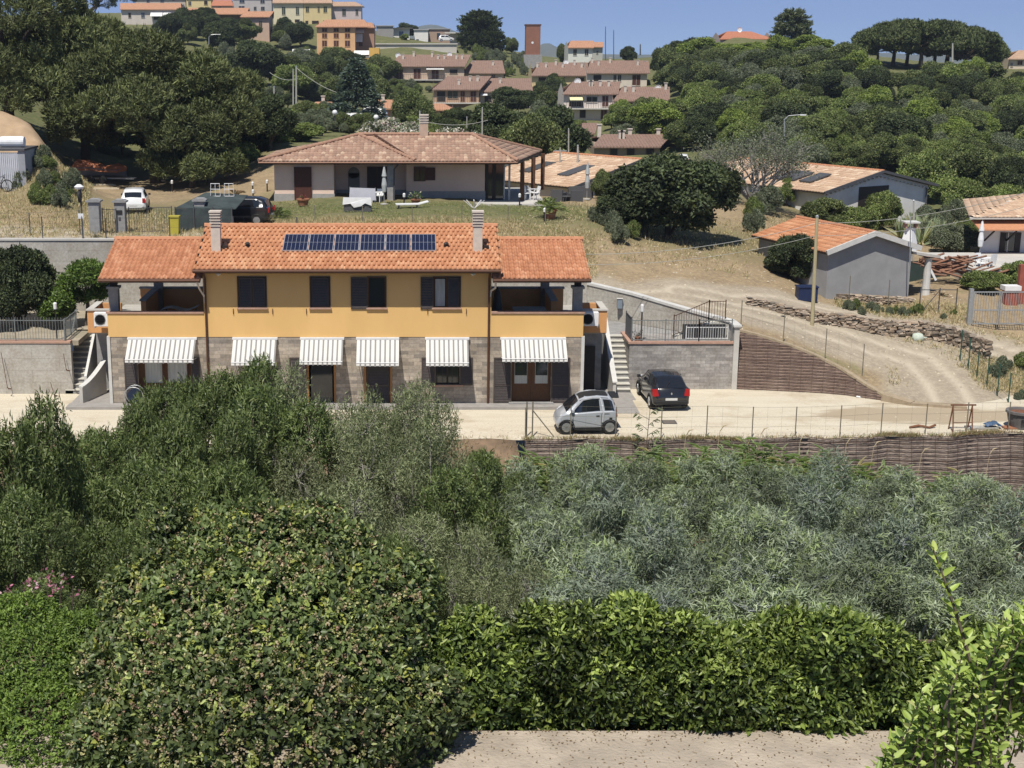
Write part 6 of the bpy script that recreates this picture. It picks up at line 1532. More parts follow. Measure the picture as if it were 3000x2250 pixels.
# ---- wooded hillside by zones
ORD = ['leftmost', 'second from left', 'third from left', 'fourth from left', 'fifth from left', 'sixth from left', 'seventh from left', 'eighth from left', 'ninth from left', 'tenth from left', 'eleventh from left', 'twelfth from left', 'thirteenth from left', 'fourteenth from left', 'fifteenth from left', 'sixteenth from left', 'seventeenth from left', 'eighteenth from left', 'nineteenth from left', 'twentieth from left', 'twenty-first from left', 'twenty-second from left']
def wood_cell(px, py):
 c = 'under the hilltop villa' if px < 2230 else 'under the skyline conifer' if px < 2450 else 'under the left pines' if px < 2680 else 'under the right pines' if px < 2900 else 'at the right edge'
 rws = (('top', 235), ('second', 285), ('third', 335), ('fourth', 390), ('fifth', 440), ('lowest', 9999))
 r = [n_ for n_, y_ in rws if py < y_][0]
 return '%s wood row %s' % (r, c)
WREC = {}
def scatter(poly, n, kindw, hr, group, label, seed, mind=0.0, Y0=95, cell=None):
 rng = random.Random(seed); xs = [p[0] for p in poly]; ys = [p[1] for p in poly]; c = 0; pts_l = []; tries = 0; rec = WREC if cell else {}
 while c < n and tries < n*60:
  tries += 1
  px, py = rng.uniform(min(xs), max(xs)), rng.uniform(min(ys), max(ys))
  if not inpoly((px, py), poly): continue
  if any(abs(px-a)/1.5+abs(py-b) < mind for a, b in pts_l): continue
  pts_l.append((px, py)); q = at_base(px, py, None, Y0)
  kd = rng.choices([k for k, _ in kindw], [w_ for _, w_ in kindw])[0]; H = rng.uniform(*hr)
  o = plant(kd, q, H, 'x', group, rng, H*rng.uniform(.95, 1.35)); c += 1
  rec.setdefault((kd, cell(px, py) if cell else label[kd]), []).append((px, o))
 for (kd, ph), L_ in rec.items():
  L_.sort(key=lambda a: a[0])
  for i, (px, o) in enumerate(L_):
   w_ = KD[kd] if cell else ''
   od = ORD[min(i, len(ORD)-1)] if len(L_) > 1 else 'the only one'
   o['label'] = ('%s, %s in the %s' % (w_, od, ph)) if cell else '%s, %s' % (ph, od)
KD = {'oak': 'round green tree', 'dark': 'dark evergreen', 'lime': 'yellow-green tree', 'mid': 'leafy green tree', 'olive': 'grey-green tree', 'shrub': 'wild shrub'}
lab_w = {'oak': 'round green tree in the dense wood on the right hillside', 'dark': 'dark evergreen tree in the dense wood on the right hillside', 'lime': 'pale yellow green tree in the dense wood on the right hillside',
   'mid': 'mid green leafy tree in the dense wood on the right hillside', 'olive': 'grey green tree in the dense wood on the right hillside', 'shrub': 'wild shrub among the trees of the right hillside'}
scatter([(2010, 200), (2380, 205), (2480, 245), (2560, 275), (2960, 285), (3150, 290), (3150, 330), (2950, 320), (2300, 300), (1990, 300)], 70, (('oak', 4), ('dark', 3), ('lime', 1), ('olive', 3), ('mid', 1)), (4, 6.2), G_W, lab_w, 1, 12, 150, wood_cell)
scatter([(1990, 300), (3150, 330), (3150, 480), (2850, 500), (2300, 470), (1980, 440)], 120, (('oak', 3), ('dark', 2), ('lime', .6), ('olive', 2), ('mid', 4)), (3.0, 5.2), G_W, lab_w, 2, 14, 110, wood_cell)
scatter([(2330, 470), (2850, 490), (3100, 560), (2700, 560), (2560, 520), (2330, 520)], 34, (('oak', 3), ('mid', 3), ('olive', 2)), (2.5, 4.2), G_W, lab_w, 3, 14, 98, wood_cell)
scatter([(2000, 200), (2560, 240), (3100, 300), (3100, 540), (2350, 500), (1990, 440)], 60, (('shrub', 3),), (1.2, 2.8), G_W+' undergrowth', {}, 44, 10, 110, wood_cell)
scatter([(570, 60), (830, 100), (850, 180), (1000, 200), (1130, 190), (1130, 250), (1000, 330), (860, 330), (700, 270), (600, 140)], 46, (('oak', 3), ('shrub', 3), ('olive', 2), ('dark', 2)), (1.8, 3.6), 'low trees below the crest town', {k: v+' on the slope under the orange apartment house' for k, v in KD.items()}, 61, 10, 140)
scatter([(1120, 262), (1270, 255), (1270, 340), (1120, 345)], 16, (('oak', 3), ('shrub', 3), ('olive', 2)), (1.4, 2.6), 'low trees below the crest town', {k: v+' around the small orange roofs' for k, v in KD.items()}, 62, 10, 140)
scatter([(1340, 150), (1540, 185), (1540, 225), (1480, 228), (1380, 172)], 20, (('shrub', 3),), (1, 2.2), 'low trees below the crest town', {k: v+' on the bank under the brick tower' for k, v in KD.items()}, 63, 8, 200)
scatter([(1560, 345), (1740, 360), (1990, 390), (1990, 450), (1950, 440), (1940, 395), (1740, 395), (1720, 425), (1560, 425)], 22, (('oak', 3), ('shrub', 3), ('mid', 2)), (1.6, 3), 'low trees below the crest town', {k: v+' above the nearest brown roof' for k, v in KD.items()}, 64, 10, 140)
scatter([(800, 352), (1000, 345), (1010, 395), (900, 415), (790, 400)], 12, (('mid', 3), ('oak', 2), ('olive', 2)), (1.8, 3.4), 'trees left of the bungalow ridge', {k: v+' beside the left end of the bungalow ridge' for k, v in KD.items()}, 65, 12, 104)
lab_c = {'oak': 'round green tree in the gaps between the hillside houses', 'dark': 'dark evergreen in the gaps between the hillside houses', 'lime': 'pale green tree in the gaps between the hillside houses', 'mid': 'leafy green tree in the gaps between the hillside houses', 'olive': 'grey green tree in the gaps between the hillside houses', 'shrub': 'shrub in the gaps between the hillside houses'}
G_C = 'trees between the hillside houses'
scatter([(850, 200), (1120, 215), (1130, 300), (1000, 330), (860, 300)], 26, (('oak', 3), ('dark', 2), ('olive', 2), ('mid', 1)), (3.5, 6.5), G_C, {k: KD[k]+' on the slope round the blue conifer' for k in KD}, 4, 12, 150)
scatter([(1140, 262), (1250, 262), (1250, 300), (1140, 300)], 9, (('oak', 3), ('dark', 2), ('mid', 2)), (1.3, 2.4), G_C, {k: KD[k]+' under the upper left terrace balcony' for k in KD}, 5, 12, 150)
scatter([(1000, 350), (1280, 345), (1700, 372), (1700, 420), (1400, 440), (1000, 400)], 34, (('oak', 3), ('dark', 3), ('olive', 2), ('mid', 2)), (1.5, 2.6), G_C, {k: KD[k]+' just behind the bungalow roof' for k in KD}, 6, 12, 120)
scatter([(1570, 272), (1640, 272), (1640, 320), (1570, 340)], 6, (('oak', 3), ('dark', 3)), (3, 5), G_C, {k: KD[k]+' left of the two storey terrace' for k in KD}, 7, 12, 150)
scatter([(1800, 355), (1990, 330), (2010, 470), (1960, 470), (1950, 385), (1810, 385)], 14, (('oak', 3), ('mid', 2), ('olive', 2), ('lime', 1)), (3, 4.6), G_C, {k: KD[k]+' right of the pink terrace' for k in KD}, 8, 12, 150)
scatter([(1910, 230), (2010, 200), (2010, 300), (1970, 300)], 12, (('oak', 2), ('dark', 3)), (4.5, 7), G_C, {k: KD[k]+' beside the upper right terrace' for k in KD}, 9, 12, 150)
scatter([(500, 60), (850, 95), (900, 170), (640, 150), (400, 110)], 16, (('dark', 4), ('oak', 2)), (4, 6.5), 'dark trees below the crest town', {'dark': 'dark evergreen on the slope directly below the crest houses', 'oak': 'green tree on the slope directly below the crest houses'}, 10, 12, 200)
scatter([(1360, 140), (1540, 170), (1540, 205), (1480, 215), (1390, 160)], 16, (('shrub', 3),), (1.2, 2.4), 'scrub on the tower slope', {'shrub': 'low green scrub on the open slope left of the brick tower'}, 12, 8, 200)
lab_s = {'shrub': 'low wild shrub on the rough bank right of the bungalow garden'}
scatter([(1740, 640), (1900, 690), (1900, 760), (1790, 740)], 7, (('shrub', 3),), (.7, 1.5), 'shrubs on the rough bank', lab_s, 14, 14, 72)
scatter([(2180, 600), (2350, 590), (2240, 640), (2200, 700)], 10, (('shrub', 3),), (1., 2.2), 'shrubs behind the shed', {'shrub': 'grey green scrub behind the orange roofed grey shed'}, 15, 12, 76)
scatter([(2480, 902), (2820, 925), (2820, 950), (2480, 918)], 12, (('shrub', 3),), (.3, .75), 'weeds along the upper track', {'shrub': 'low weed clump along the verge in front of the grey shed'}, 16, 10, 68)
scatter([(2560, 640), (2850, 640), (2850, 720), (2700, 720)], 14, (('shrub', 3),), (1, 2.0), 'bushes behind the barbecue', {'shrub': 'bush on the slope behind the barbecue chimney'}, 17, 12, 78)
scatter([(2860, 1090), (3100, 1060), (3100, 1200), (2960, 1170)], 5, (('shrub', 3),), (.4, 1.0), 'weeds outside the bend', {'shrub': 'dry green weed clump outside the bend of the ramp'}, 18, 14, 60)
scatter([(70, 470), (230, 520), (240, 640), (60, 640), (40, 520)], 22, (('shrub', 3),), (.6, 1.3), 'shrubs of the left bank', {'shrub': 'tall dry green shrub on the bank between container and gate'}, 19, 14, 80)
scatter([(200, 340), (700, 380), (820, 450), (500, 480), (260, 440)], 34, (('dark', 3), ('mid', 1)), (3, 5), 'undergrowth below the great pines', {'dark': 'dark undergrowth tree, added partly to deepen the shade of the great pines', 'mid': 'green undergrowth tree in the shade of the great pines'}, 20, 14, 108)  # row thickened with added dark trees to stand in for deep shade
# ---- great pines, left
PINE = [(a*1.56, b*1.52, c*1.64, d) for a, b, c, d in [(.075, .09, .033, 5), (.11, .128, .046, 3), (.045, .056, .022, 3)]]
def pine(px, Y, by, zs, label, W, H, n, seed, ntw, name='stone_pine', pal=PINE, rl=(.16, .27), tm=M_bark, group=None, L=.36, W2=.075, flat=.85, hz=.35, lowf=-.35):
 q = atY(px, by, Y); q.z = gz(q.x, Y)
 t = thing(name, label, 'pine tree', q, 0, group)
 lobes = []; rng = random.Random(seed)
 for i in range(n):
  a = rng.uniform(0, 2*math.pi); r = math.sqrt(rng.random()); x, y = r*math.cos(a), r*math.sin(a)
  dome = math.sqrt(max(0, 1-r*r)); lo = hz+(1-hz)*.12
  z = (rng.choice([1, 1, rng.random()]) if hz > .3 else rng.choice([1, rng.random(), rng.random()]))*dome
  rr = rng.uniform(*rl)*W/2
  lobes.append((q.x+x*W/2*.86, q.y+y*W/2*.86, q.z+H*(hz+(.9-hz)*z)-rr*.2, rr, rr, rr*flat))
 crown('crown', lobes, int(ntw*1.25), 15, .5, L, W2, pal, seed, LMp, parent=t, out=.9, up=.8, low=lowf, lv=.22, tuft=True, depth=.3)
 mb = MB(); rr = W*.022
 top = Vector((q.x, q.y, q.z+H*.5)); mb.tube([q-Vector((0, 0, .5)), q.lerp(top, .5)+Vector((.15, 0, 0)), top], [rr*1.5, rr*1.1, rr*.8], 8)
 for l in lobes[:14]: mb.tube([q.lerp(top, rng.uniform(.55, 1)), (Vector(l[:3])+top)/2-Vector((0, 0, .4)), Vector(l[:3])], [rr*.5, rr*.35, rr*.12], 5)
 mb.build('trunk', tm, t, smooth=True); return t
pine(30, 104, 480, 1, 'huge spreading pine with dense crown filling the upper left corner', 17, 12.0, 84, 1, 7200, hz=.2)
pine(455, 102, 490, 1, 'huge spreading pine with low hanging boughs above the dark lawn edge', 15, 10.5, 74, 2, 6800, hz=.3)
pine(250, 108, 480, 1, 'tall pine crown rising between the two huge pines', 13, 11.3, 50, 3, 4500)
pine(560, 97.5, 500, 1, 'low pine bough mass reaching down to the dry lawn', 7.5, 5.6, 22, 4, 2000, hz=.2)
pine(680, 110, 470, 1, 'smaller pine at the right edge of the great pines', 8, 7.5, 26, 6, 2200)
pine(110, 200, 200, 1, 'dark pine standing behind the great pines at the top edge', 16, 17.5, 22, 7, 1800, pal=DOAK, hz=.5)
pine(260, 240, 150, 1, 'dark pine crown at the top edge near the low row house', 16, 17, 22, 8, 1600, pal=DOAK, hz=.5)
# umbrella pines on the skyline
UP = [(a*1.27, b*1.24, c*1.34, d) for a, b, c, d in [(.075, .095, .035, 5), (.10, .12, .045, 3), (.05, .065, .025, 2)]]
for i, (px, w_, ty) in enumerate(((2568, 7.5, 84), (2615, 11, 64), (2655, 10, 62), (2695, 12, 60), (2735, 10, 68), (2772, 12.5, 72), (2825, 11, 88), (2868, 7, 112))):
 Y = 240+6*(i % 3); by = 188+ (px-2575)*.03
 q = atY(px, by, Y); q.z = gz(q.x, Y); H = zY(ty, Y)-q.z
 t = pine(px, Y, by, 1, 'flat crowned umbrella pine in the skyline clump, '+ORD[i], w_*1.12, H, 26, 30+i, 1700, name='umbrella_pine', pal=UP, rl=(.24, .38), flat=.62, hz=.4, group='umbrella pines in the skyline clump', L=.5, W2=.17, lowf=-.2)
# spiky conifers
def conifer(px, Y, by, ty, wpx, label, pal, seed, shape='cone', n=46, name='conifer', L=.32):
 q = atY(px, by, Y); q.z = gz(q.x, Y)-.2; H = zY(ty, Y)-q.z; W = wpx/F*Y; t = thing(name, label, 'conifer', q)
 rng = random.Random(seed); Vs = []; Qs = []; Cs = []; r2 = np.random.default_rng(seed); mb = MB(); mb.tube([q, q+Vector((0, 0, H*.97))], [W*.035, .04], 7)
 k0 = 0; allP = []; allD = []
 for i in range(n*5):
  u_ = rng.random()**.8; z = .06+.92*u_; rad = (1-z)**.75 if shape == 'cone' else math.sin(min(1, (1-z)*1.5+.15)*math.pi/2)
  a = rng.uniform(0, 6.283); R_ = W/2*rad*rng.uniform(.75, 1.08)+.15; tip = .12 if shape == 'cone' else .45
  base = np.array([q.x, q.y, q.z+H*z]); end = base+np.array([R_*math.cos(a), R_*math.sin(a), R_*tip*rng.uniform(.3, 1.2)])
  m_ = max(10, int(46*R_/(W/2)+8)); tt = np.sqrt(r2.random(m_))[:, None]; p_ = base+(end-base)*tt+np.array([0, 0, -.25])*(tt**2)*R_*.3+r2.normal(size=(m_, 3))*.11*R_*(1.15-tt)
  allP.append(p_); allD.append(np.repeat(unit((end-base)[None]), m_, 0))
 P = np.concatenate(allP); D = unit(np.concatenate(allD)+r2.normal(size=P.shape)*.4); N = unit(r2.normal(size=P.shape)*.5+np.array([0, 0, 1]))
 V, Q, k = leafcloud(P, D, N, L*(.7+.6*r2.random(len(P))), L*.42)
 npmesh('crown', V, Q, np.repeat(colours(pal, len(P), r2, None), k, 0), LMd, t); mb.build('trunk', M_bark, t)
 return t
BLUE = [(a*1.5, b*1.5, c*1.5, d) for a, b, c, d in [(.075, .10, .085, 4), (.11, .14, .12, 3), (.045, .06, .052, 3)]]
conifer(1045, 150, 385, 170, 200, 'big blue grey conifer behind the bungalow roof', BLUE, 1, n=60, name='blue_conifer', L=.42)
conifer(1405, 330, 135, 38, 120, 'dark spreading conifer with ragged tips on the skyline', DOAK, 2, 'round', 60, L=.7)
conifer(1450, 325, 140, 95, 60, 'dark lower conifer at the right foot of the ragged skyline conifer', DOAK, 3, 'round', 26, L=.6)
conifer(2318, 262, 130, 32, 105, 'tall ragged conifer on the right skyline beside the hilltop villa', OLIVE, 4, 'round', 40, L=.6)
conifer(2905, 235, 200, 118, 45, 'narrow dark conifer right of the umbrella pines', DOAK, 5, 'round', 20, L=.5)
# bare grey tree
def baretree(px, Y, by, ty, wpx, label, seed):
 q = atY(px, by, Y); q.z = gz(q.x, Y); H = zY(ty, Y)-q.z; W = wpx/F*Y; rng = random.Random(seed)
 t = thing('bare_tree', label, 'tree', q); mb = MB(); tips = []
 def br(p, d, L, r, dep):
  e_ = p+d*L; mid = p+d*L*.5+Vector((rng.uniform(-1, 1), rng.uniform(-1, 1), rng.uniform(-1, 1)))*L*.07
  mb.tube([p, mid, e_], [r, r*.8, r*.6], 5 if dep > 1 else 4, False)
  if dep == 0: tips.append(e_); return
  for k in range(rng.choice([3, 3, 4])):
   nd = (d+Vector((rng.uniform(-1, 1)*W/H*.95, rng.uniform(-1, 1)*.8, rng.uniform(-.3, .6)))).normalized(); br(p.lerp(e_, rng.uniform(.5, 1)), nd, L*rng.uniform(.55, .8), r*.5, dep-1)
 for k in range(8): br(q, Vector((rng.uniform(-1.3, 1.3), rng.uniform(-.7, .7), rng.uniform(.6, 1.1))).normalized(), H*.45, .15, 4)
 mb.build('branches', M_gbark, t)
 r2 = np.random.default_rng(seed); T = np.array(tips); idx = r2.integers(0, len(T), 9000); P = T[idx]+r2.normal(size=(9000, 3))*.35; P = P[r2.random(len(P)) < .8]
 V, Q, k = leafcloud(P, unit(r2.normal(size=P.shape)), unit(r2.normal(size=P.shape)), .2, .07)
 npmesh('sparse_leaves', V, Q, np.repeat(colours(OLIVE, len(P), r2), k, 0), LMd, t)
baretree(2215, 100, 590, 350, 340, 'wide bare grey tree with sparse leaves behind the broad evergreen', 5)
kq = atY(2090, 590, 99)
# white flowering oleanders behind bungalow
for i, (px, w_, ty) in enumerate(((1120, 6, 365), (1180, 5, 372), (1290, 6, 385), (1350, 5, 388))):
 q = atY(px, 400, 112); q.z = gz(q.x, 112)-.2; H = zY(ty, 112)-q.z
 t = thing('white_oleander', ['tallest white flowering shrub behind the bungalow ridge', 'white flowering shrub directly left of the bungalow chimney', 'low white flowering shrub right of the bungalow chimney', 'white flowering shrub behind the right end of the bungalow ridge'][i], 'flowering shrub', q)
 lb = [(q.x+a, q.y+b, q.z+c, d, d, d) for a, b, c, d in [l[:4] for l in mklobes(i+5, w_, H, 0, 10, (.25, .4))]]
 crown('crown', lb, 900, 7, .3, .22, .12, OLIVE, i, LMd, parent=t)
 crown('blossom', lb, 500, 5, .2, .18, .16, [(.6, .56, .52, 3), (.55, .42, .42, 1)], i+9, LMd, parent=t, depth=.05, low=.0)
 mb = MB(); mb.tube([q-Vector((0, 0, .3)), q+Vector((0, 0, H*.5))], [.12, .06], 6); mb.build('stem', M_bark, t)
# lemon trees left
for i, (px, by, Y, ty, w_) in enumerate(((255, 965, 66.2, 755, 190), (165, 950, 65.5, 850, 120))):
 q = atY(px, by, Y); q.z = 2.4; H = zY(ty, Y)-q.z; W = w_/F*Y
 t = thing('citrus_tree', ['bright green citrus tree behind the left stairs', 'smaller bright green citrus tree by the iron railing'][i], 'tree', q)
 lb = [(q.x+l[0], q.y+l[1], q.z+l[2], l[3], l[4], l[5]) for l in mklobes(i+50, W, H*.78, H*.22, 13, (.26, .42))]
 crown('crown', lb, 1500, 8, .3, .17, .085, [(.10, .16, .03, 4), (.16, .23, .05, 3), (.06, .10, .02, 3)], i, LM, parent=t, depth=.5)
 mb = MB(); mb.tube([q, q+Vector((.1, 0, H*.3)), q+Vector((0, 0, H*.7))], [.12, .09, .04], 7)
 for l in lb[:6]: mb.tube([q+Vector((.08, 0, H*.35)), Vector(l[:3])], [.05, .02], 5)
 mb.build('trunk', M_bark, t)
# ================= vegetation between camera and yard =================
ACA = [(.225, .27, .175, 5), (.30, .345, .235, 3), (.12, .145, .10, 3), (.24, .30, .135, 3)]
ACB = [(.19, .23, .175, 5), (.255, .295, .225, 3), (.10, .125, .095, 3), (.20, .25, .13, 2)]
LAU = [(a*1.48, b*1.48, c*1.25, d) for a, b, c, d in [(.078, .105, .042, 5), (.11, .14, .058, 3), (.046, .064, .028, 3), (.15, .175, .085, 1)]]
GRO = [(a*1.54, b*1.49, c*1.26, d) for a, b, c, d in [(.13, .155, .095, 4), (.17, .195, .13, 3), (.09, .11, .065, 3)]]
VIB = [(a*1.28, b*1.14, c*0.972, d) for a, b, c, d in [(.075, .115, .045, 6), (.11, .155, .065, 3), (.045, .07, .03, 3), (.22, .26, .07, .5)]]
HED = [(a*1.02, b*0.977, c*0.831, d) for a, b, c, d in [(.078, .118, .03, 5), (.12, .165, .042, 3), (.042, .065, .02, 4), (.22, .28, .08, 1)]]
def V3(px, Y, z): return Vector((xY(px, z, Y), Y, z))
def wvz(x, y): return float(vz(np.array([x]), np.array([float(y)]))[0])
def branches(lobes, root, mb, rng, r=.05, n=26, out=1.1):
 for _ in range(n):
  l = rng.choice(lobes); c = Vector(l[:3]); d = Vector((rng.uniform(-1, 1), rng.uniform(-1, 1), rng.uniform(.1, 1.1))).normalized()
  e_ = c+Vector((d.x*l[3], d.y*l[4], d.z*l[5]))*out; a = root+(c-root)*rng.uniform(.2, .6)
  mb.tube([a, c, e_], [r*.7, r*.42, r*.12], 4, False)
  for k in range(3):
   s_ = c.lerp(e_, rng.uniform(.2, .8)); t_ = s_+Vector((rng.uniform(-1, 1), rng.uniform(-1, 1), rng.uniform(0, 1.2)))*l[3]*.45; mb.tube([s_, t_], [r*.22, r*.08], 4, False)
FP = {}
LMs = mat('loose_stone', (1, 1, 1), None, 3, .95, attr=True)
def fproto(k, name, cat, H, W, pal, ntw, per, twr, L, Wl, seed, m, bm_, nb=30, n=16, base=.25, **kw):
 t = thing(name, 'x x x x', cat, (0, 0, 0)); lb = mklobes(seed, W, H*(1-base), H*base, n, (.17, .34), 1.0)
 crown('crown', lb, ntw, per, twr, L, Wl, pal, seed, m, parent=t, low=-.6, depth=.45, **kw)
 rng = random.Random(seed); mb = MB(); mb.tube([(0, 0, -.6), (.1, 0, H*.3), (0, .1, H*.5)], [W*.022, W*.016, W*.008], 6)
 branches(lb, Vector((0, 0, H*.1)), mb, rng, W*.010, nb); mb.build('branches', bm_, t); FP.setdefault(k, []).append(t); return t
for i in (1, 2, 3):
 fproto('aca', 'acacia_tree', 'tree', 6, 5, ACB if i == 2 else ACA, 1250, 13, .40, .22, .036, i, LMd, M_bbark, 110, 22, out=.5, up=.9, droop=.1, curl=.45, lv=.35, rnd=.5)
for i in (4, 5):
 fproto('lau', 'laurel_tree', 'tree', 6, 5, LAU, 2400, 10, .30, .15, .042, i, LM, M_bark, 20, 20, lv=.25, up=.5)
 fproto('gro', 'olive_tree', 'tree', 6, 4, GRO, 1500, 11, .34, .12, .026, i+4, LMd, M_gbark, 60, 20, lv=.2, up=.7, out=.6)
 fproto('ole', 'oleander_shrub', 'shrub', 3.5, 3.6, LAU, 1700, 10, .26, .15, .035, i+9, LM, M_bark, 16, 14, base=.05, lv=.25, up=.7)
used_f = set(); rgf = random.Random(4)
def fplant(k, px, Y, top, wpx, label, group=None, name=None, zb=None, name_src=None):
 src = FP[k][rgf.randrange(len(FP[k]))]; z = zb if zb is not None else None
 ztop = zY(top, Y); x = xY(px, ztop, Y); zb_ = wvz(x, Y) if zb is None else zb; H = max(1.0, ztop-zb_); W = wpx/F*(Y*CT+(CH-ztop)*ST)
 sz = H/(3.2 if k == 'ole' else 5.5); sx = W/{'aca': 5, 'lau': 5, 'gro': 4, 'ole': 3.6}[k]
 if src.name not in used_f: used_f.add(src.name); o = src; o.location = (x, Y, zb_); o.rotation_euler = (0, 0, rgf.uniform(0, 6.28)); o.scale = (sx, sx, sz)
 else: o = dup(src, (x, Y, zb_), rgf.uniform(0, 6.28), sx, scz=sz)
 o['label'] = label
 if group: o['group'] = group
 return o
GA, GM = 'blue-green acacias in the hollow', 'mixed trees in front of the yellow house'
AC = [(1560, 47, 1375, 330, 'back row, nearest the left end of the brown wall'), (1760, 48, 1345, 330, 'back row, second from the left below the wall'), (1980, 48, 1365, 330, 'back row, below the sandy bare patch of the wall'), (2200, 48, 1350, 340, 'back row, below the middle of the wall fence'), (2430, 48, 1375, 330, 'back row, below the trestle frame'), (2660, 48, 1405, 330, 'back row, second from the right edge'), (2900, 48, 1430, 340, 'back row, at the right edge below the wall'),
 (1500, 38, 1470, 420, 'second row, left end beside the dark laurels'), (1790, 39, 1440, 430, 'second row, second from the left'), (2080, 38, 1450, 430, 'second row, in the centre of the hollow'), (2380, 39, 1455, 430, 'second row, fourth from the left'), (2680, 38, 1470, 430, 'second row, fifth from the left'), (2960, 38, 1500, 430, 'second row, cut by the right edge'),
 (1620, 30, 1570, 480, 'third row, left end above the glossy hedge'), (1950, 30, 1560, 500, 'third row, second from the left'), (2280, 30, 1545, 500, 'third row, right of the centre'), (2620, 30, 1560, 500, 'third row, behind the tall leafy shoot'), (2950, 30, 1590, 500, 'third row, at the right edge'),
 (1800, 22.5, 1690, 540, 'front row, left end directly behind the hedge'), (2200, 22.5, 1670, 560, 'front row, middle directly behind the hedge'), (2620, 22.5, 1690, 560, 'front row, behind the bright corner shrub'), (3000, 22.5, 1730, 500, 'front row, right edge behind the bright corner shrub')]
for px, Y, top, w_, lab in AC: fplant('aca', px, Y, top-22, w_*1.15, 'blue-green feathery acacia, '+lab, GA)
MX = [('lau', 595, 45.5, 1115, 290, 'green tree between the left glazed door and the second awning'), ('gro', 1165, 42, 1150, 290, 'grey-green tree left of the slender one by the fifth awning'), ('lau', 470, 43, 1185, 300, 'rounded green tree below the left glazed door'), ('lau', 700, 46, 1085, 330, 'tall green tree covering the second awning and window of the yellow house'), ('gro', 900, 44, 1070, 330, 'grey-green tree with silvery twigs before the third awning'), ('gro', 1235, 43, 1130, 270, 'slender grey-green tree with loose top before the fifth awning window'), ('gro', 1090, 43, 1150, 250, 'thin grey tree with forked top in front of the wooden framed door'),
 ('lau', 520, 45, 1130, 270, 'green tree in front of the left glazed door'), ('gro', 420, 43, 1200, 220, 'loose thin tree below the hose reel at the house corner'), ('lau', 330, 40, 1280, 360, 'green tree left of the loose thin tree, against the pale yard'), ('lau', 150, 38, 1330, 330, 'green tree against the pale yard near the left edge'),
 ('lau', 800, 40, 1190, 420, 'dark full laurel in the middle of the thicket'), ('gro', 1010, 39, 1190, 380, 'grey-green tree right of the thicket middle'), ('lau', 600, 38, 1230, 380, 'dark laurel left of the thicket middle'), ('gro', 1270, 37, 1230, 330, 'grey-green tree at the right end of the thicket'), ('lau', 1440, 44, 1345, 260, 'dark green shrub tree beside the left end of the brown wall'),
 ('lau', 1370, 34, 1400, 330, 'dark laurel low at the right end of the thicket'), ('lau', 330, 31, 1390, 420, 'laurel low in the thicket above the pink oleander'), ('lau', 620, 30, 1380, 450, 'laurel in the lower thicket behind the round bush'), ('gro', 980, 29, 1420, 430, 'grey-green tree low behind the right of the round bush'), ('gro', 1260, 27, 1510, 400, 'grey-green tree just right of the round bush'), ('lau', 1180, 22, 1600, 300, 'dark laurel in the gap between round bush and hedge'),
 ('gro', 1440, 24, 1560, 330, 'grey-green tree above the left end of the hedge'), ('lau', 130, 30, 1420, 330, 'laurel low in the thicket near the left edge'), ('lau', 280, 22, 1560, 360, 'glossy laurel directly above the bright green bush'), ('lau', 500, 21, 1540, 340, 'glossy laurel at the left shoulder of the round bush'), ('lau', 20, 24, 1190, 400, 'tall dark laurel cut by the left edge'), ('lau', -20, 18, 1480, 400, 'dark laurel at the left edge below the tall one')]
for k, px, Y, top, w_, lab in MX: fplant(k, px, Y, top-12, w_*1.2, lab, GM)
# pink oleander
o = fplant('ole', 120, 15.5, 1690, 330, 'oleander shrub with pink flowers at the lower left')
lb = [(o.location.x+.1, 15.2, zY(1740, 15.2), .45, .3, .22)]
tmp = thing('oleander_blossom', 'loose cluster of pink oleander flowers at the lower left', 'flowers', lb[0][:3])
crown('blossom', lb, 34, 5, .12, .045, .03, [(.42, .16, .24, 3), (.5, .33, .37, 1)], 3, LM, parent=tmp)
mb = MB()
for k in range(5): mb.tube([(lb[0][0]+.12*k-.2, 15.2, lb[0][2]-.8), (lb[0][0]+.15*k-.25, 15.2, lb[0][2]+.1)], [.012, .006], 4)
mb.build('stem', M_bark, tmp)
# reeds along the foot of the wall
def reed(px, Y, top, label, seed, ncane=20, spread=.85):
 rng = random.Random(seed); ztop = zY(top, Y); x = xY(px, ztop, Y); zb = wvz(x, Y); t = thing('reed_clump', label, 'reeds', (x, Y, zb), 0, 'giant reeds at the foot of the wall'); P = []; D = []; N = []; Ls = []; mb = MB()
 for c in range(ncane):
  a = rng.uniform(0, 6.28); r = rng.uniform(.05, spread); b = Vector((x+r*math.cos(a)*.7, Y+r*math.sin(a)*.5, zb)); h = (ztop-zb)*rng.uniform(.72, 1.04); e_ = b+Vector((rng.uniform(-.35, .35), rng.uniform(-.2, .2), h))
  mb.tube([b, b.lerp(e_, .5)+Vector((.02, 0, 0)), e_], [.018, .014, .006], 5, False)
  for k in range(22):
   u_ = .35+.65*k/22; p_ = b.lerp(e_, u_); ph = rng.uniform(0, 6.28); d = Vector((math.cos(ph), math.sin(ph)*.8, rng.uniform(.3, 1.0))).normalized()
   P.append(p_); D.append(d); N.append((rng.uniform(-.4, .4), -.4, 1)); Ls.append(rng.uniform(.35, .7))
 P = np.array(P); D = np.array(D); N = np.array(N, float); r2 = np.random.default_rng(seed)
 V, Q, k = leafcloud(P, D, N, np.array(Ls), .06, True, .45)
 npmesh('blades', V, Q, np.repeat(colours([(.22, .29, .13, 4), (.28, .34, .18, 2), (.14, .19, .08, 2), (.38, .34, .18, .6)], len(P), r2), 6, 0), LM, t)
 mb.build('canes', mat('reed_cane', (.30, .27, .15), (.22, .20, .10), 5, .8), t)
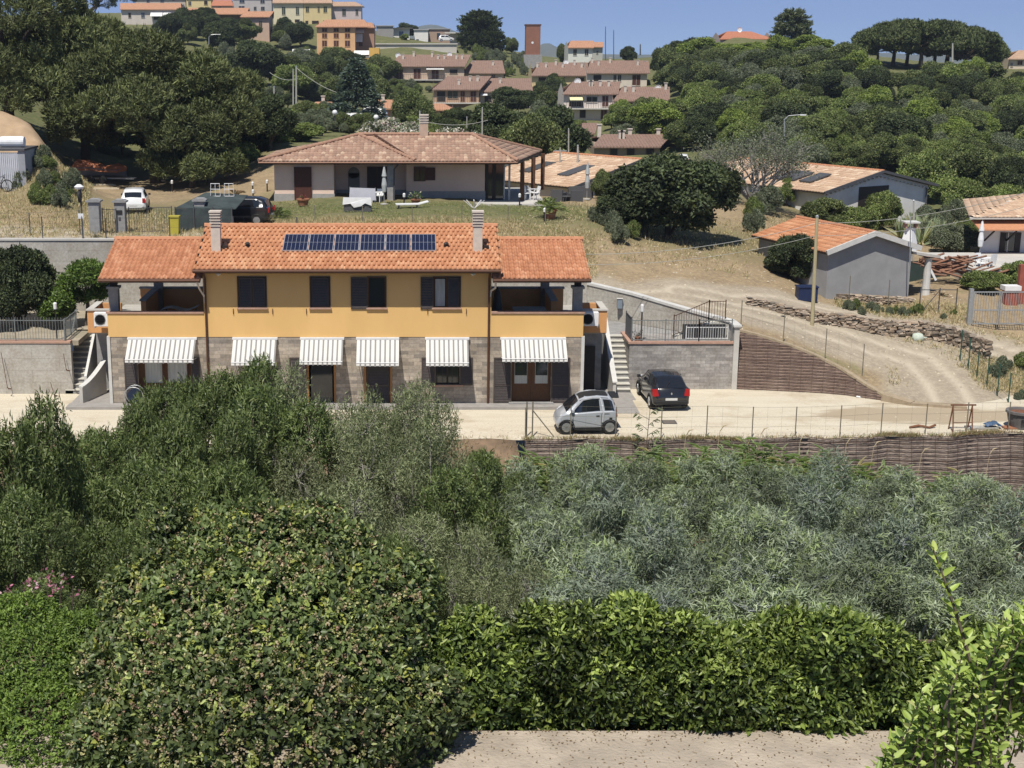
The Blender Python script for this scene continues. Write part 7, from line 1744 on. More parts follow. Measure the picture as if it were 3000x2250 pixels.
RE = [(1430, 49, 1340), (1570, 51, 1330), (1650, 52, 1335), (1735, 51.5, 1310), (1830, 52, 1325), (1905, 52.6, 1305), (1975, 52, 1322), (2060, 52.4, 1312), (2140, 51.8, 1318), (2205, 52.6, 1285), (2290, 52.2, 1312), (2365, 52, 1325), (2440, 52.4, 1330), (2520, 51.5, 1360), (2640, 51.2, 1375), (2780, 51, 1385), (1990, 50.2, 1375), (1780, 50, 1375), (2330, 50.2, 1372)]
RE.sort()
for i, (px, Y, top) in enumerate(RE): reed(px, Y, top, 'green giant reed clump below the brown wall, %s of the reed row' % ORD[i], i)
# dry stalks in front of the wall
for i, (px, top) in enumerate(((2010, 1275), (2110, 1262), (2230, 1270), (2345, 1290), (2480, 1300), (2700, 1330), (2560, 1310), (2900, 1330))):
 Y = 53.2; zt_ = zY(top, Y); x = xY(px, zt_, Y); t = thing('dry_stalk', 'thin dry reed stalk standing against the brown wall, %s' % ORD[i], 'stalk', (x, Y, zt_-3)); mb = MB(); mb.tube([(x-.3, Y, zt_-3.2), (x, Y, zt_)], [.022, .012], 5); mb.build('stem', mat('dry_cane', (.42, .34, .22), None, 5, .8), t)
 mb = MB(); mb.tube([(x, Y, zt_), (x+.12, Y, zt_+.2), (x+.3, Y, zt_+.25)], [.02, .03, .004], 4); mb.build('plume', MT['dry_cane'], t)
# shoots of the tree seen before the cars
t = thing('sapling', 'thin sapling with drooping leaves in front of the fence between the two cars', 'sapling', (xY(1890, 0, 54), 54.0, -1))
mb = MB(); x = xY(1890, 0, 54); rng = random.Random(3); P = []; D = []
for k in range(9):
 z0 = -.6+k*.22; s_ = (-1)**k; e_ = Vector((x+s_*rng.uniform(.3, .6), 53.9, z0+.35)); mb.tube([(x+.02*k, 54, z0), e_], [.012, .006], 4);
 for j in range(7): P.append(Vector((x, 54, z0)).lerp(e_, .3+.1*j)); D.append(Vector((s_*.6, rng.uniform(-.4, .4), rng.uniform(-.9, .3))).normalized())
mb.tube([(x, 54, -1.2), (x+.15, 54, 1.5)], [.025, .01], 5); mb.build('stem', M_bark, t)
P = np.array(P); D = np.array(D); r2 = np.random.default_rng(1); V, Q, k = leafcloud(P, D, unit(r2.normal(size=P.shape)+[0, 0, 1]), .26, .05, True, .3)
npmesh('leaves', V, Q, np.repeat(colours(GRO, len(P), r2), 6, 0), LM, t)
# ---- near shrubs
def bigshrub(name, label, lobes, ntw, per, twr, L, W, pal, seed, m, extra=(), cat='bush', **kw):
 c = lobes[0]; t = thing(name, label, cat, (c[0], c[1], 9.05)); crown('foliage', lobes, ntw, per, twr, L, W, pal, seed, m, True, t, **kw)
 rng = random.Random(seed); mb = MB(); branches(lobes, Vector((c[0], c[1], 9.1)), mb, rng, .022, 26, .95); mb.tube([(c[0], c[1], 8.8), (c[0], c[1], c[2])], [.06, .03], 6); mb.build('branches', M_bark, t)
 # inner leaves, with the shade inside the bush put into their dark colour
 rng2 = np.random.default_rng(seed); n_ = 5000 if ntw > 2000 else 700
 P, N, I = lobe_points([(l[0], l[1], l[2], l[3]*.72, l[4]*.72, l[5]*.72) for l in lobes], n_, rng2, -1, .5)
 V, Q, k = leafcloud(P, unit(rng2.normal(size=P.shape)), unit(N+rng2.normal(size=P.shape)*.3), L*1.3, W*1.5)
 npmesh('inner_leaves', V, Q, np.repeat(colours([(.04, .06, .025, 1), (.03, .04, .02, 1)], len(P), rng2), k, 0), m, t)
 for nm, pal2, n2, tr, L2, W2, lowz in extra: crown(nm, lobes, n2, per, tr, L2, W2, pal2, seed+7, m, True, t, depth=.04, low=lowz)
 return t
def L_(px, py, Y, r, ry=None, rz=None):
 p = atY(px, py, Y); return (p.x, p.y, p.z, r, ry or r, rz or r)
vl = [L_(790, 1990, 12.0, 1.5, 1.2, 1.2), L_(560, 1900, 12.3, .85), L_(1000, 1900, 12.3, .85), L_(770, 1720, 12.8, 1.0, .9, .8), L_(590, 1700, 13.0, .62), L_(960, 1700, 13.0, .62), L_(760, 1620, 13.3, .5), L_(450, 2150, 11.6, .7), L_(1120, 2150, 11.6, .62), L_(1110, 1800, 12.6, .5), L_(480, 1780, 12.7, .55), L_(780, 2250, 11.2, 1.2), L_(600, 1600, 13.5, .36), L_(930, 1580, 13.5, .38), L_(380, 1980, 12, .5), L_(470, 1830, 12.6, .4)]
rv_ = random.Random(5)
for _ in range(46):
 c_ = rv_.choice(vl[:10]); a_ = rv_.uniform(0, 6.28); e_ = rv_.uniform(.0, 1.4); vl.append((c_[0]+c_[3]*.93*math.cos(a_)*math.cos(e_), c_[1]-abs(c_[4]*.93*math.sin(a_)*math.cos(e_)), c_[2]+c_[5]*.93*math.sin(e_), *[rv_.uniform(.14, .30)]*3))
vl = [l for l in vl if l[2]+l[5] < zY(1450, l[1])]
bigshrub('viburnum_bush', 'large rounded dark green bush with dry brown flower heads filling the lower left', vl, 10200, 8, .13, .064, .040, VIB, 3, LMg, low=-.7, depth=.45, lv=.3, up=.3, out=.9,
 extra=(('dry_flower_heads', [(.38, .31, .19, 3), (.40, .38, .17, 2), (.32, .21, .14, 1)], 3000, .06, .03, .022, .15), ('young_shoots', [(.28, .33, .09, 3), (.34, .38, .14, 1)], 750, .09, .055, .028, .2)))
hx = [(1400, 1960, 12.3, 'hedge shrub at the left end next to the round bush'), (1740, 1950, 12.3, 'second hedge shrub with bright tips above the garden path'), (2080, 1965, 12.2, 'third hedge shrub in the middle above the garden path'), (2400, 1990, 12.2, 'fourth hedge shrub behind the tall leafy shoot'), (2700, 2010, 12.4, 'fifth hedge shrub mostly behind the bright corner shrub'), (2990, 2030, 12.5, 'hedge shrub at the right edge behind the bright corner shrub')]
for i, (px, py, Y, lab) in enumerate(hx):
 rng = random.Random(i); py += 45; lb = [L_(px, py, Y, .5, .45, .48)]
 for k in range(20): lb.append(L_(px+rng.uniform(-200, 200), py+rng.uniform(-160, 110), Y+rng.uniform(-.25, .3), rng.uniform(.13, .33)))
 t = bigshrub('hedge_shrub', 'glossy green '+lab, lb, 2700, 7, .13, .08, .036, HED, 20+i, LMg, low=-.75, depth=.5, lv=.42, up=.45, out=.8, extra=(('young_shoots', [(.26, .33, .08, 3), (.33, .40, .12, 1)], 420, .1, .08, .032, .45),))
 t['group'] = 'glossy hedge above the garden path'
gl = [L_(90, 2080, 12.4, 1.0, .9, .8), L_(230, 1960, 12.8, .55), L_(60, 1900, 13.0, .55), L_(-60, 2150, 12.2, .8), L_(160, 2200, 11.8, .7), L_(330, 2130, 12.6, .4), L_(250, 1880, 13.1, .3)]
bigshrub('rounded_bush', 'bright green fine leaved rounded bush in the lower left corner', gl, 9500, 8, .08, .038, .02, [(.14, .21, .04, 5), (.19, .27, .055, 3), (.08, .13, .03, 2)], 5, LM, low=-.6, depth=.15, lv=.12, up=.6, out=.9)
cl = [L_(2860, 2060, 6.4, .32), L_(2980, 1990, 6.5, .34), L_(2720, 2200, 6.2, .22), L_(2900, 2230, 6.2, .36), L_(3060, 2150, 6.3, .36), L_(2780, 1960, 6.5, .10, .1, .2), L_(3010, 1870, 6.6, .16), L_(2620, 2250, 6.1, .12)]
t = thing('corner_shrub', 'bright yellow-green large leaved shrub close by in the lower right corner', 'bush', (cl[0][0]+.1, 6.4, 9.1)); rng = random.Random(12); P = []; D = []; mb = MB(); rt_ = Vector((cl[0][0]+.15, 6.5, 9.1))
mb.tube([rt_, rt_+Vector((0, 0, 1.4)), Vector(cl[0][:3])], [.05, .035, .02], 6)
for i in range(270):
 px = rng.uniform(2550, 3130); lim = np.interp(px, [2560, 2640, 2740, 2830, 2920, 3000, 3100], [2230, 2120, 1960, 1880, 1830, 1760, 1720]); tip = atY(px, lim+abs(rng.gauss(0, 1))*190, 6.4+rng.uniform(-.35, .4)); bs_ = tip+Vector((rng.uniform(-.10, .06), rng.uniform(-.05, .1), -rng.uniform(.28, .42)))
 mb.tube([bs_, bs_.lerp(tip, .5)+Vector((.01, 0, 0)), tip], [.006, .004, .002], 4, False); n_ = 17; ph = rng.uniform(0, 6)
 for k in range(n_): u_ = .15+.85*k/n_; a_ = ph+k*2.4; P.append(bs_.lerp(tip, u_)); D.append(Vector((math.cos(a_)*.8, math.sin(a_)*.8, .25+.7*u_)).normalized())
mb.build('branches', M_bark, t); P = np.array(P); D = np.array(D); r2 = np.random.default_rng(6); V, Q, k = leafcloud(P, D, unit(r2.normal(size=P.shape)*.35+[0, -.2, 1]), .062*(.6+.7*r2.random(len(P))), .032, True, .12)
npmesh('leaves', V, Q, np.repeat(colours([(.30, .39, .09, 4), (.38, .46, .14, 3), (.18, .26, .06, 3), (.46, .47, .2, .5)], len(P), r2), 6, 0), LMg, t)
P = []; D = []; a0 = atY(2850, 1960, 6.5); a1 = atY(2735, 1610, 6.6); rng = random.Random(9)
for k in range(34):
 u_ = k/33; p_ = a0.lerp(a1, u_); ph = k*2.4; P.append(p_); D.append(Vector((math.cos(ph)*.8, math.sin(ph)*.8, .75)).normalized())
mb = MB(); mb.tube([a0, a0.lerp(a1, .5)+Vector((.01, 0, 0)), a1], [.012, .008, .004], 5); so_ = mb.build('tall_shoot', M_bark, t)
P = np.array(P); D = np.array(D); r2 = np.random.default_rng(4); V, Q, k = leafcloud(P, D, unit(r2.normal(size=P.shape)*.3+[0, -.3, 1]), .08, .034, True, .1)
npmesh('shoot_leaves', V, Q, np.repeat(colours([(.30, .39, .08, 3), (.36, .42, .12, 1)], len(P), r2), 6, 0), LMg, so_)
# leaf litter on the path: one sheet of loose leaves nobody could count
r2 = np.random.default_rng(8); n_ = 2600; P = np.stack([r2.uniform(-2, 9, n_), 11.84-2.3*r2.random(n_)**2.2, np.full(n_, 9.142)], -1); D = unit(np.stack([r2.normal(size=n_), r2.normal(size=n_), np.abs(r2.normal(size=n_))*.15], -1))
V, Q, k = leafcloud(P, D, np.tile([0, 0, 1.], (n_, 1)), .028*(.4+r2.random(n_)), .014)
tag(npmesh('leaf_litter', V, Q, np.repeat(colours([(.36, .28, .19, 2), (.22, .15, .09, 2), (.5, .42, .33, 1)], n_, r2), k, 0), LMd), 'dry leaf litter scattered over the garden path', 'leaf litter', kind='stuff')
# dry grass: tufts over lawn and banks
def grass(name, label, boxes, pal, seed, L=.22, W=.03):
 r2 = np.random.default_rng(seed); Ps = []
 for (px0, py0, px1, py1, n_, Ya, Yb2) in boxes:
  for _ in range(n_):
   u_, v_ = r2.random(), r2.random(); q = ray(px0+(px1-px0)*u_, py0+(py1-py0)*v_)
   Ps.append((q.x/q.y, Ya+(Yb2-Ya)*v_))
 A = np.array(Ps); Y = A[:, 1]; X = A[:, 0]*Y; Y2 = np.maximum(Y, np.interp(X, EX, EY)+.4); Z = gz_arr(X, Y2)
 keep = dline(X, Y2, RA) > 1.7; keep &= dline(X, Y2, RB) > 1.5
 X, Y2, Z = X[keep], Y2[keep], Z[keep]; n0 = len(X); k_ = 5; idx = np.repeat(np.arange(n0), k_)
 P = np.stack([X, Y2, Z], -1)[idx]+r2.normal(size=(n0*k_, 3))*[.12, .12, .0]; D = unit(r2.normal(size=P.shape)*[.5, .5, .1]+[0, 0, 1]); N = unit(r2.normal(size=P.shape)*[1, 1, .1])
 V, Q, k = leafcloud(P, D, N, L*(.5+r2.random(len(P))), W)
 tag(npmesh(name, V, Q, np.repeat(colours(pal, len(P), r2), k, 0), LMd), label, 'grass', kind='stuff')
grass('dry_grass', 'short dry straw coloured grass on the banks and lawn edges', [(-100, 700, 600, 640, 2600, 71, 84), (40, 640, 260, 420, 3200, 84, 96), (1640, 690, 2200, 620, 1100, 74, 92), (2840, 1150, 3050, 1060, 900, 62, 68), (2180, 720, 2330, 560, 700, 80, 100), (2450, 930, 2830, 900, 1000, 69.5, 74.5), (2600, 1110, 3100, 1000, 900, 62, 70), (700, 670, 1750, 640, 4500, 70.8, 78)], [(.56, .46, .28, 4), (.46, .37, .22, 3), (.34, .32, .17, 2), (.24, .26, .11, 1)], 3, .2, .035)
grass('lawn_grass', 'sparse green lawn around the bungalow', [(740, 640, 1750, 596, 7000, 76, 88)], [(.20, .25, .09, 3), (.28, .29, .12, 2), (.38, .34, .18, 2)], 4, .07, .03)
r2 = np.random.default_rng(31); n_ = 9000; X = r2.uniform(-24, 26, n_); fy_ = np.interp(X, [p_[0] for p_ in FRONT], [p_[1] for p_ in FRONT]); dd = np.abs(r2.normal(size=n_))*np.where(X < bx0, 1.3, .12); Y = fy_-dd*np.where(X < bx0, 1, -.4)+np.where(X < bx0, .25, 0)*r2.random(n_); ok = (r2.random(n_) < .12+.6*(np.sin(X*1.7)+np.sin(X*.6+1) > .4)); X, Y = X[ok], Y[ok]
Z = np.where(Y < np.interp(X, [p_[0] for p_ in FRONT], [p_[1] for p_ in FRONT]), vz(X, Y), 0)-.02; P = np.stack([X, Y, Z], -1); P = np.repeat(P, 4, 0)+r2.normal(size=(len(X)*4, 3))*[.07, .07, 0]; D = unit(r2.normal(size=P.shape)*[.5, .5, .1]+[0, 0, 1])
V, Q, k = leafcloud(P, D, unit(r2.normal(size=P.shape)*[1, 1, .1]), .19*(.3+r2.random(len(P))), .025)
tag(npmesh('verge_weeds', V, Q, np.repeat(colours([(.42, .33, .19, 4), (.30, .22, .13, 3), (.22, .25, .10, 2)], len(P), r2), k, 0), LMd), 'dry weeds and grass along the broken front edge of the yard', 'weeds', kind='stuff')
r2 = np.random.default_rng(77); V = []; K = []
def stones_at(X, Y, Z, sz):
 for x, y, z, s_ in zip(X, Y, Z, sz):
  c = .75+.5*r2.random()
  for d in ((1, 0, 0), (0, 1, 0), (-1, 0, 0), (0, -1, 0), (0, 0, .7)): V.append((x+d[0]*s_*(.6+.7*r2.random()), y+d[1]*s_*(.6+.7*r2.random()), z+d[2]*s_)); K.append((.46*c, .39*c, .30*c))
n_ = 3600; X = r2.uniform(4, 30, n_); Y = r2.uniform(62, 82, n_); Y = np.maximum(Y, np.interp(X, EX, EY)+.1); stones_at(X, Y, gz_arr(X, Y)-.01, .02+.07*r2.random(n_)**4)
n_ = 2600; X = r2.uniform(-20, 26, n_); Y = np.interp(X, [p_[0] for p_ in FRONT], [p_[1] for p_ in FRONT])+np.abs(r2.normal(size=n_))*1.6+.1; stones_at(X, Y, np.zeros(n_), .012+.035*r2.random(n_)**3)
V = np.array(V); b = np.arange(len(V)//5)[:, None]*5; Q = np.concatenate([b+np.array(f_) for f_ in ((0, 1, 4), (1, 2, 4), (2, 3, 4), (3, 0, 4))])
tag(npmesh('loose_stones', V, Q, np.array(K), LMs, None, False, 3), 'loose stones scattered over the tracks and the yard', 'stones', kind='stuff')
# ================= vehicles =================
def paint(name, c, rough=.25, metal=.0):
 m = mat(name, c, tuple(x*.97 for x in c), 3, rough, metal=metal, spec=.6)
 b = m.node_tree.nodes['Principled BSDF']; b.inputs['Coat Weight'].default_value = .6; b.inputs['Coat Roughness'].default_value = .08; return m
def cinterp(P, x):
 xs = [p[0] for p in P]
 return [float(np.interp(x, xs, [p[k] for p in P])) for k in range(1, len(P[0]))]
M_cglass = glassmat('car_glass', (.012, .014, .018)); M_plate = mat('number_plate', (.6, .6, .58), None, 4, .5); M_lred = mat('tail_lamp_red', (.35, .02, .02), None, 4, .2); M_lamp = mat('headlamp_clear', (.6, .62, .64), None, 4, .1); M_alloy = mat('alloy_rim', (.55, .56, .57), None, 4, .3, metal=.7); M_trim = mat('black_trim', (.02, .02, .02), None, 4, .6)
def car(label, loc, rotz, pm, L, W, H, prof, wheel, roofm=None, name='parked_car', plate=True, spokes=7, group=None, belt=.62, panel=None):
 """prof: list of (x, z_bottom, z_belt, z_top, half width lower, half width top); x forward"""
 t = thing(name, label, 'car', (0, 0, 0), 0, group)
 n = 44; xs = np.linspace(prof[0][0], prof[-1][0], n); V = []; NS_ = 15
 ts = np.linspace(0, 1, NS_)
 def sec(x):
  zb, zl, zt, wl, wt = cinterp(prof, x); P = []
  zm = zb+(zl-zb)*.55
  pts = [(0, zb), (wl*.8, zb), (wl*.97, zb+.10), (wl, zm), (wl*.985, zl)]
  if zt-zl > .06: pts += [(wl*.93, zl+.03), (wt+(wl*.93-wt)*.35, zl+(zt-zl)*.62), (wt, zt-.07), (wt*.86, zt-.015), (0, zt+.012)]
  else: pts += [(wl*.95, zl+.4*(zt-zl)), (wl*.88, zl+.7*(zt-zl)), (wl*.8, zl+.85*(zt-zl)), (wl*.6, zt), (0, zt+.012)]
  return pts
 S = [sec(x) for x in xs]; m_ = len(S[0]); V = []; Fq = []
 for x, s_ in zip(xs, S):
  for (y, z) in s_: V.append((x, y, z))
  for (y, z) in s_[1:-1][::-1]: V.append((x, -y, z))
 k = 2*m_-2
 for i in range(n-1):
  for j in range(k): Fq.append((i*k+j, i*k+(j+1) % k, (i+1)*k+(j+1) % k, (i+1)*k+j))
 mb = MB(); mb.add(V, Fq); mb.add([V[j] for j in range(k)], [tuple(range(k))]); mb.add([V[(n-1)*k+j] for j in range(k)], [tuple(range(k))])
 body = mb.build('body', pm, t, smooth=True)
 es = body.modifiers.new('split', 'EDGE_SPLIT'); es.split_angle = R(38)
 def surf(x, u, side):      # u in 0..1 between belt and roof edge
  s_ = sec(x); a, b, c = s_[5], s_[6], s_[7]
  if u < .6: q = (a[0]+(b[0]-a[0])*u/.6, a[1]+(b[1]-a[1])*u/.6)
  else: q = (b[0]+(c[0]-b[0])*(u-.6)/.4, b[1]+(c[1]-b[1])*(u-.6)/.4)
  return Vector((x, side*(q[0]+.012), q[1]))
 def sideglass(x0a, x0b, x1a, x1b, nm='side_window'):
  for side in (-1, 1):
   mb = MB(); g = []
   for i in range(9):
    for j in range(5):
     u_ = j/4; a = x0a+(x0b-x0a)*u_; b = x1a+(x1b-x1a)*u_; g.append(surf(a+(b-a)*i/8, .06+.84*u_, side))
   mb.add(g, [(i*5+j, (i+1)*5+j, (i+1)*5+j+1, i*5+j+1) for i in range(8) for j in range(4)]); mb.build(nm, M_cglass, t, smooth=True)
 def endglass(xa, xb, nm, off, inset=.86):
  g = [];
  for i in range(7):
   x = xa+(xb-xa)*i/6; zb, zl, zt, wl, wt = cinterp(prof, x); w0 = min(sec(x)[7][0], sec(x)[8][0]/.86)*inset
   for j in range(7): yy = -w0+2*w0*j/6; g.append((x+off*.02, yy, zt+.018-.02*(yy/w0)**2))
  mb = MB(); mb.add(g, [(i*7+j, (i+1)*7+j, (i+1)*7+j+1, i*7+j+1) for i in range(6) for j in range(6)]); mb.build(nm, M_cglass, t, smooth=True)
 # wheels
 r, wx = wheel
 for x in wx:
  for side in (-1, 1):
   yo = side*(W/2+.0); mb = MB()
   mb.lathe((x, yo-side*.2 if side > 0 else yo, r), [(r*.6, 0), (r*.93, 0), (r, .03), (r, .17), (r*.93, .2), (r*.6, .2)], 24, 'y'); wh = mb.build('wheel', M_rub, t, smooth=False)
   mb = MB(); y1 = yo+side*.004; mb.lathe((x, y1-(.03 if side > 0 else 0), r), [(r*.58, 0), (r*.64, 0), (r*.66, .03), (r*.6, .03)], 24, 'y')
   for a in range(spokes):
    an_ = 2*math.pi*a/spokes; mb.bar((x, y1, r), (x+r*.6*math.cos(an_), y1, r+r*.6*math.sin(an_)), r*.15, .03, (0, 1, 0))
   mb.lathe((x, y1-(.03 if side > 0 else 0), r), [(r*.16, 0), (r*.16, .03), (.01, .035)], 10, 'y'); mb.build('rim', M_alloy, wh)
   mb = MB(); arc = [(x+(r+.03)*math.cos(a), side*(W/2+.001), r+(r+.03)*math.sin(a)) for a in np.linspace(-.15, math.pi+.15, 16)]
   mb.tube(arc, .022, 5, False); mb.build('wheel_arch', M_trim, t)
 return t, sec, sideglass, endglass, surf
def put(t, loc, rotz): t.location = loc; t.rotation_euler = (0, 0, rotz)
# small two seater
M_silver = paint('silver_paint', (.45, .47, .50), .35, .25)
pf = [(-1.25, .34, .55, .58, .60, .4), (-1.22, .26, .80, .84, .70, .45), (-1.16, .24, .90, 1.15, .74, .52), (-1.05, .22, .93, 1.42, .755, .58), (-.92, .2, .93, 1.53, .755, .60), (-.4, .18, .91, 1.57, .755, .62), (.1, .18, .87, 1.52, .755, .60), (.36, .18, .85, 1.40, .755, .57), (.62, .18, .84, 1.16, .755, .60), (.86, .19, .83, .93, .75, .62), (1.02, .2, .76, .82, .74, .6), (1.14, .22, .64, .70, .70, .52), (1.22, .26, .52, .57, .62, .45), (1.25, .34, .44, .46, .52, .4)]
t, sec, sg, eg, sf = car('small silver two seat car with dark roof parked side-on in the yard', None, 0, M_silver, 2.5, 1.51, 1.57, pf, (.29, (.84, -.93)), spokes=9)
sg(-.52, -.46, .70, .33); sg(-1.12, -1.0, -.72, -.62, 'quarter_window'); eg(.36, .84, 'windscreen', 1, .95); eg(-1.17, -1.07, 'rear_window', -1, .9)
mb = MB(); g = []
for i in range(9):
 x = -1.0+1.32*i/8; s_ = sec(x); w0 = s_[7][0]
 for j in range(7): yy = -w0+2*w0*j/6; g.append((x, yy*1.0, s_[9][1]+.012-(s_[9][1]-s_[7][1])*abs(yy/w0)**3))
mb.add(g, [(i*7+j, (i+1)*7+j, (i+1)*7+j+1, i*7+j+1) for i in range(8) for j in range(6)]); mb.build('roof_panel', M_trim, t, smooth=True)
mb = MB(); mb.box(-1.3, -1.0, -.52, .52, 1.46, 1.50); mb.build('roof_spoiler', M_trim, t, bevel=.01)
for side in (-1, 1):
 mb = MB(); mb.box(.54, .66, side*.80-.05, side*.80+.05, .92, 1.05); mb.build('mirror', M_silver, t, bevel=.02)
 mb = MB(); mb.bar((-.58, side*.765, .30), (-.58, side*.765, .86), .012, .01, (0, 1, 0)); mb.bar((.55, side*.765, .32), (.6, side*.765, .86), .012, .01, (0, 1, 0)); mb.bar((-.58, side*.765, .30), (.55, side*.765, .31), .012, .01); mb.bar((-.9, side*.765, .87), (-.60, side*.768, .885), .01, .01); mb.build('door_seam', M_trim, t)
 mb = MB(); mb.box(-.50, -.36, side*.762-.01, side*.762+.012, .76, .79); mb.build('door_handle', M_trim, t)
 mb = MB(); mb.box(-1.02, -.9, side*.757-.006, side*.757+.008, .62, .70); mb.build('side_air_inlet', M_trim, t)
 mb = MB(); mb.lathe((1.02, side*.55, .68), [(.03, -.04), (.11, -.03), (.10, .05), (.03, .1)], 10, 'x'); mb.build('headlight', M_lamp, t)
 mb = MB(); mb.lathe((-1.25, side*.58, .75), [(.07, 0), (.07, .06)], 10, 'x'); mb.lathe((-1.24, side*.56, .93), [(.05, 0), (.05, .06)], 10, 'x'); mb.build('tail_light', M_lred, t)
mb = MB(); mb.box(-.62, .52, -.765, .765, .16, .25); mb.build('sill_trim', M_trim, t)
# safety cell band: the lighter arch over the door
for side in (-1, 1):
 mb = MB(); pts_l = [Vector((.72, side*.765, .86)), Vector((.40, side*.71, 1.22)), Vector((.2, side*.655, 1.42)), Vector((-.2, side*.635, 1.50)), Vector((-.52, side*.635, 1.5)), Vector((-.60, side*.70, 1.2)), Vector((-.66, side*.765, .9)), Vector((-.62, side*.77, .5))]
 for a, b in zip(pts_l[:-1], pts_l[1:]): mb.bar(a, b, .07, .035, (0, 1, 0))
 mb.build('safety_cell', paint('pale_silver_paint', (.55, .56, .58), .35, .25), t, bevel=.01)
zc_ = atZ(1718, 1273, 0); put(t, (zc_.x, zc_.y+.75, .012), math.pi+R(1.5))
# dark hatchback
M_blackp = paint('black_paint', (.012, .013, .016), .2)
pf = [(-1.93, .38, .58, .62, .62, .4), (-1.90, .30, .80, .86, .76, .5), (-1.84, .26, .92, .98, .80, .56), (-1.72, .22, .97, 1.08, .82, .60), (-1.45, .2, .97, 1.33, .83, .60), (-1.2, .2, .96, 1.43, .83, .60), (-.5, .19, .95, 1.48, .83, .62), (.1, .19, .93, 1.45, .83, .60), (.35, .19, .92, 1.36, .83, .59), (.75, .19, .91, 1.12, .82, .62), (1.05, .2, .89, .96, .82, .66), (1.5, .2, .80, .86, .80, .62), (1.8, .22, .66, .73, .74, .55), (1.95, .28, .5, .56, .62, .4)]
t, sec, sg, eg, sf = car('black hatchback parked with its back to the camera before the stone terrace', None, 0, M_blackp, 3.9, 1.66, 1.48, pf, (.31, (1.22, -1.25)), spokes=6)
sg(-.35, -.3, .82, .42); sg(-1.25, -1.1, -.42, -.36, 'rear_side_window'); eg(.36, 1.0, 'windscreen', 1, .95); eg(-1.80, -1.34, 'rear_window', -1, .93)
for side in (-1, 1):
 mb = MB(); mb.box(.62, .76, side*.92-.08, side*.92+.08, .95, 1.08); mb.build('mirror', M_blackp, t, bevel=.02)
 mb = MB(); g = []
 for i in range(5):
  for j in range(4):
   u_ = i/4; v_ = j/3; g.append((-1.925+.20*u_+.03*v_, side*(.565+.235*(1 if u_ > .3 else u_/.3)+.0), .70+.30*v_+.0))
 mb.prism([(-1.94, side*.55, .70), (-1.94, side*.80, .68), (-1.90, side*.80, .98), (-1.90, side*.62, 1.0)], (.07, 0, 0)); mb.prism([(-1.93, side*.80, .68), (-1.72, side*.835, .72), (-1.70, side*.835, .98), (-1.88, side*.80, 1.0)], (0, -side*.03, 0)); mb.build('tail_light', M_lred, t)
 mb = MB(); mb.prism([(1.8, side*.5, .62), (1.7, side*.74, .62), (1.5, side*.78, .8), (1.66, side*.55, .8)], (0.06, 0, 0.02)); mb.build('headlight', M_lamp, t)
mb = MB(); mb.box(-1.965, -1.94, -.26, .26, .50, .60); mb.build('number_plate', M_plate, t)
mb = MB(); mb.box(-1.985, -1.80, -.72, .72, .33, .48); mb.build('rear_bumper', M_trim, t, bevel=.03)
mb = MB(); mb.prism([(-1.955, 0, .86), (-1.955, .04, .80), (-1.955, 0, .74), (-1.955, -.04, .80)], (.02, 0, 0)); mb.build('badge', M_alloy, t)
mb = MB(); mb.bar((-1.62, .02, 1.28), (-1.83, .25, 1.03), .02, .02); mb.build('rear_wiper', M_trim, t)
mb = MB()
for yy in (-.42, .42): mb.bar((-.4, 0, 1.49), (-.5, 0, 1.56), .02, .02)
mb.build('aerial', M_trim, t)
q = atZ(1968, 1207, 0); put(t, (q.x-.12, q.y+1.95, .012), R(90+2.5))
# generic small distant cars
pfd = [(-1.85, .38, .58, .62, .62, .4), (-1.8, .28, .82, .88, .76, .5), (-1.7, .24, .92, 1.02, .80, .56), (-1.5, .2, .95, 1.38, .80, .58), (-1.1, .2, .95, 1.50, .80, .60), (.0, .19, .93, 1.50, .80, .60), (.45, .19, .9, 1.36, .80, .58), (.95, .19, .88, .98, .8, .62), (1.5, .2, .80, .86, .78, .6), (1.75, .24, .62, .7, .70, .5), (1.82, .3, .5, .55, .6, .4)]
M_whitep = paint('white_car_paint', (.68, .68, .67), .3)
def smallcar(label, loc, rotz, pm=M_whitep, sc=1.0, group=None, van=False):
 t, sec, sg, eg, sf = car(label, None, 0, pm, 3.65, 1.6, 1.5, pfd, (.29, (1.1, -1.15)), spokes=5, group=group)
 sg(-.3, -.25, .85, .5); sg(-1.3, -1.25, -.38, -.33, 'rear_side_window'); eg(.48, .95, 'windscreen', 1, .95); eg(-1.69, -1.53, 'rear_window', -1, .9)
 for side in (-1, 1):
  mb = MB(); mb.box(-1.84, -1.78, side*.66-.09, side*.66+.09, .7, .98); mb.build('tail_light', M_lred, t)
  mb = MB(); mb.box(1.66, 1.78, side*.55-.12, side*.55+.12, .64, .76); mb.build('headlight', M_lamp, t)
  mb = MB(); mb.box(.7, .8, side*.86-.07, side*.86+.07, .94, 1.05); mb.build('mirror', M_trim, t)
 mb = MB(); mb.box(-1.86, -1.83, -.24, .24, .5, .6); mb.box(1.81, 1.84, -.24, .24, .42, .52); mb.build('number_plate', M_plate, t)
 put(t, loc, rotz); t.scale = (sc, sc, sc*(1.18 if van else 1)); return t
q = onground(382, 628, 74, 100); w_ = smallcar('small white hatchback parked behind the left gate pillars', q+Vector((0, 1.6, .02)), R(97), sc=.95)
q = onground(2922, 500, 110, 200); smallcar('white car facing the camera on the track at the right edge', q+Vector((0, 0, .05)), R(-95))
GP = 'white vehicles behind the bungalow'
q = onground(978, 392, 118, 160); smallcar('white car nose-on behind the bungalow roof, leftmost of three', q+Vector((-.2, 6, .2)), R(-62), group=GP)
q = onground(1005, 393, 118, 160); smallcar('white car behind the bungalow roof, middle of three', q+Vector((.3, 8, .2)), R(-128), group=GP)
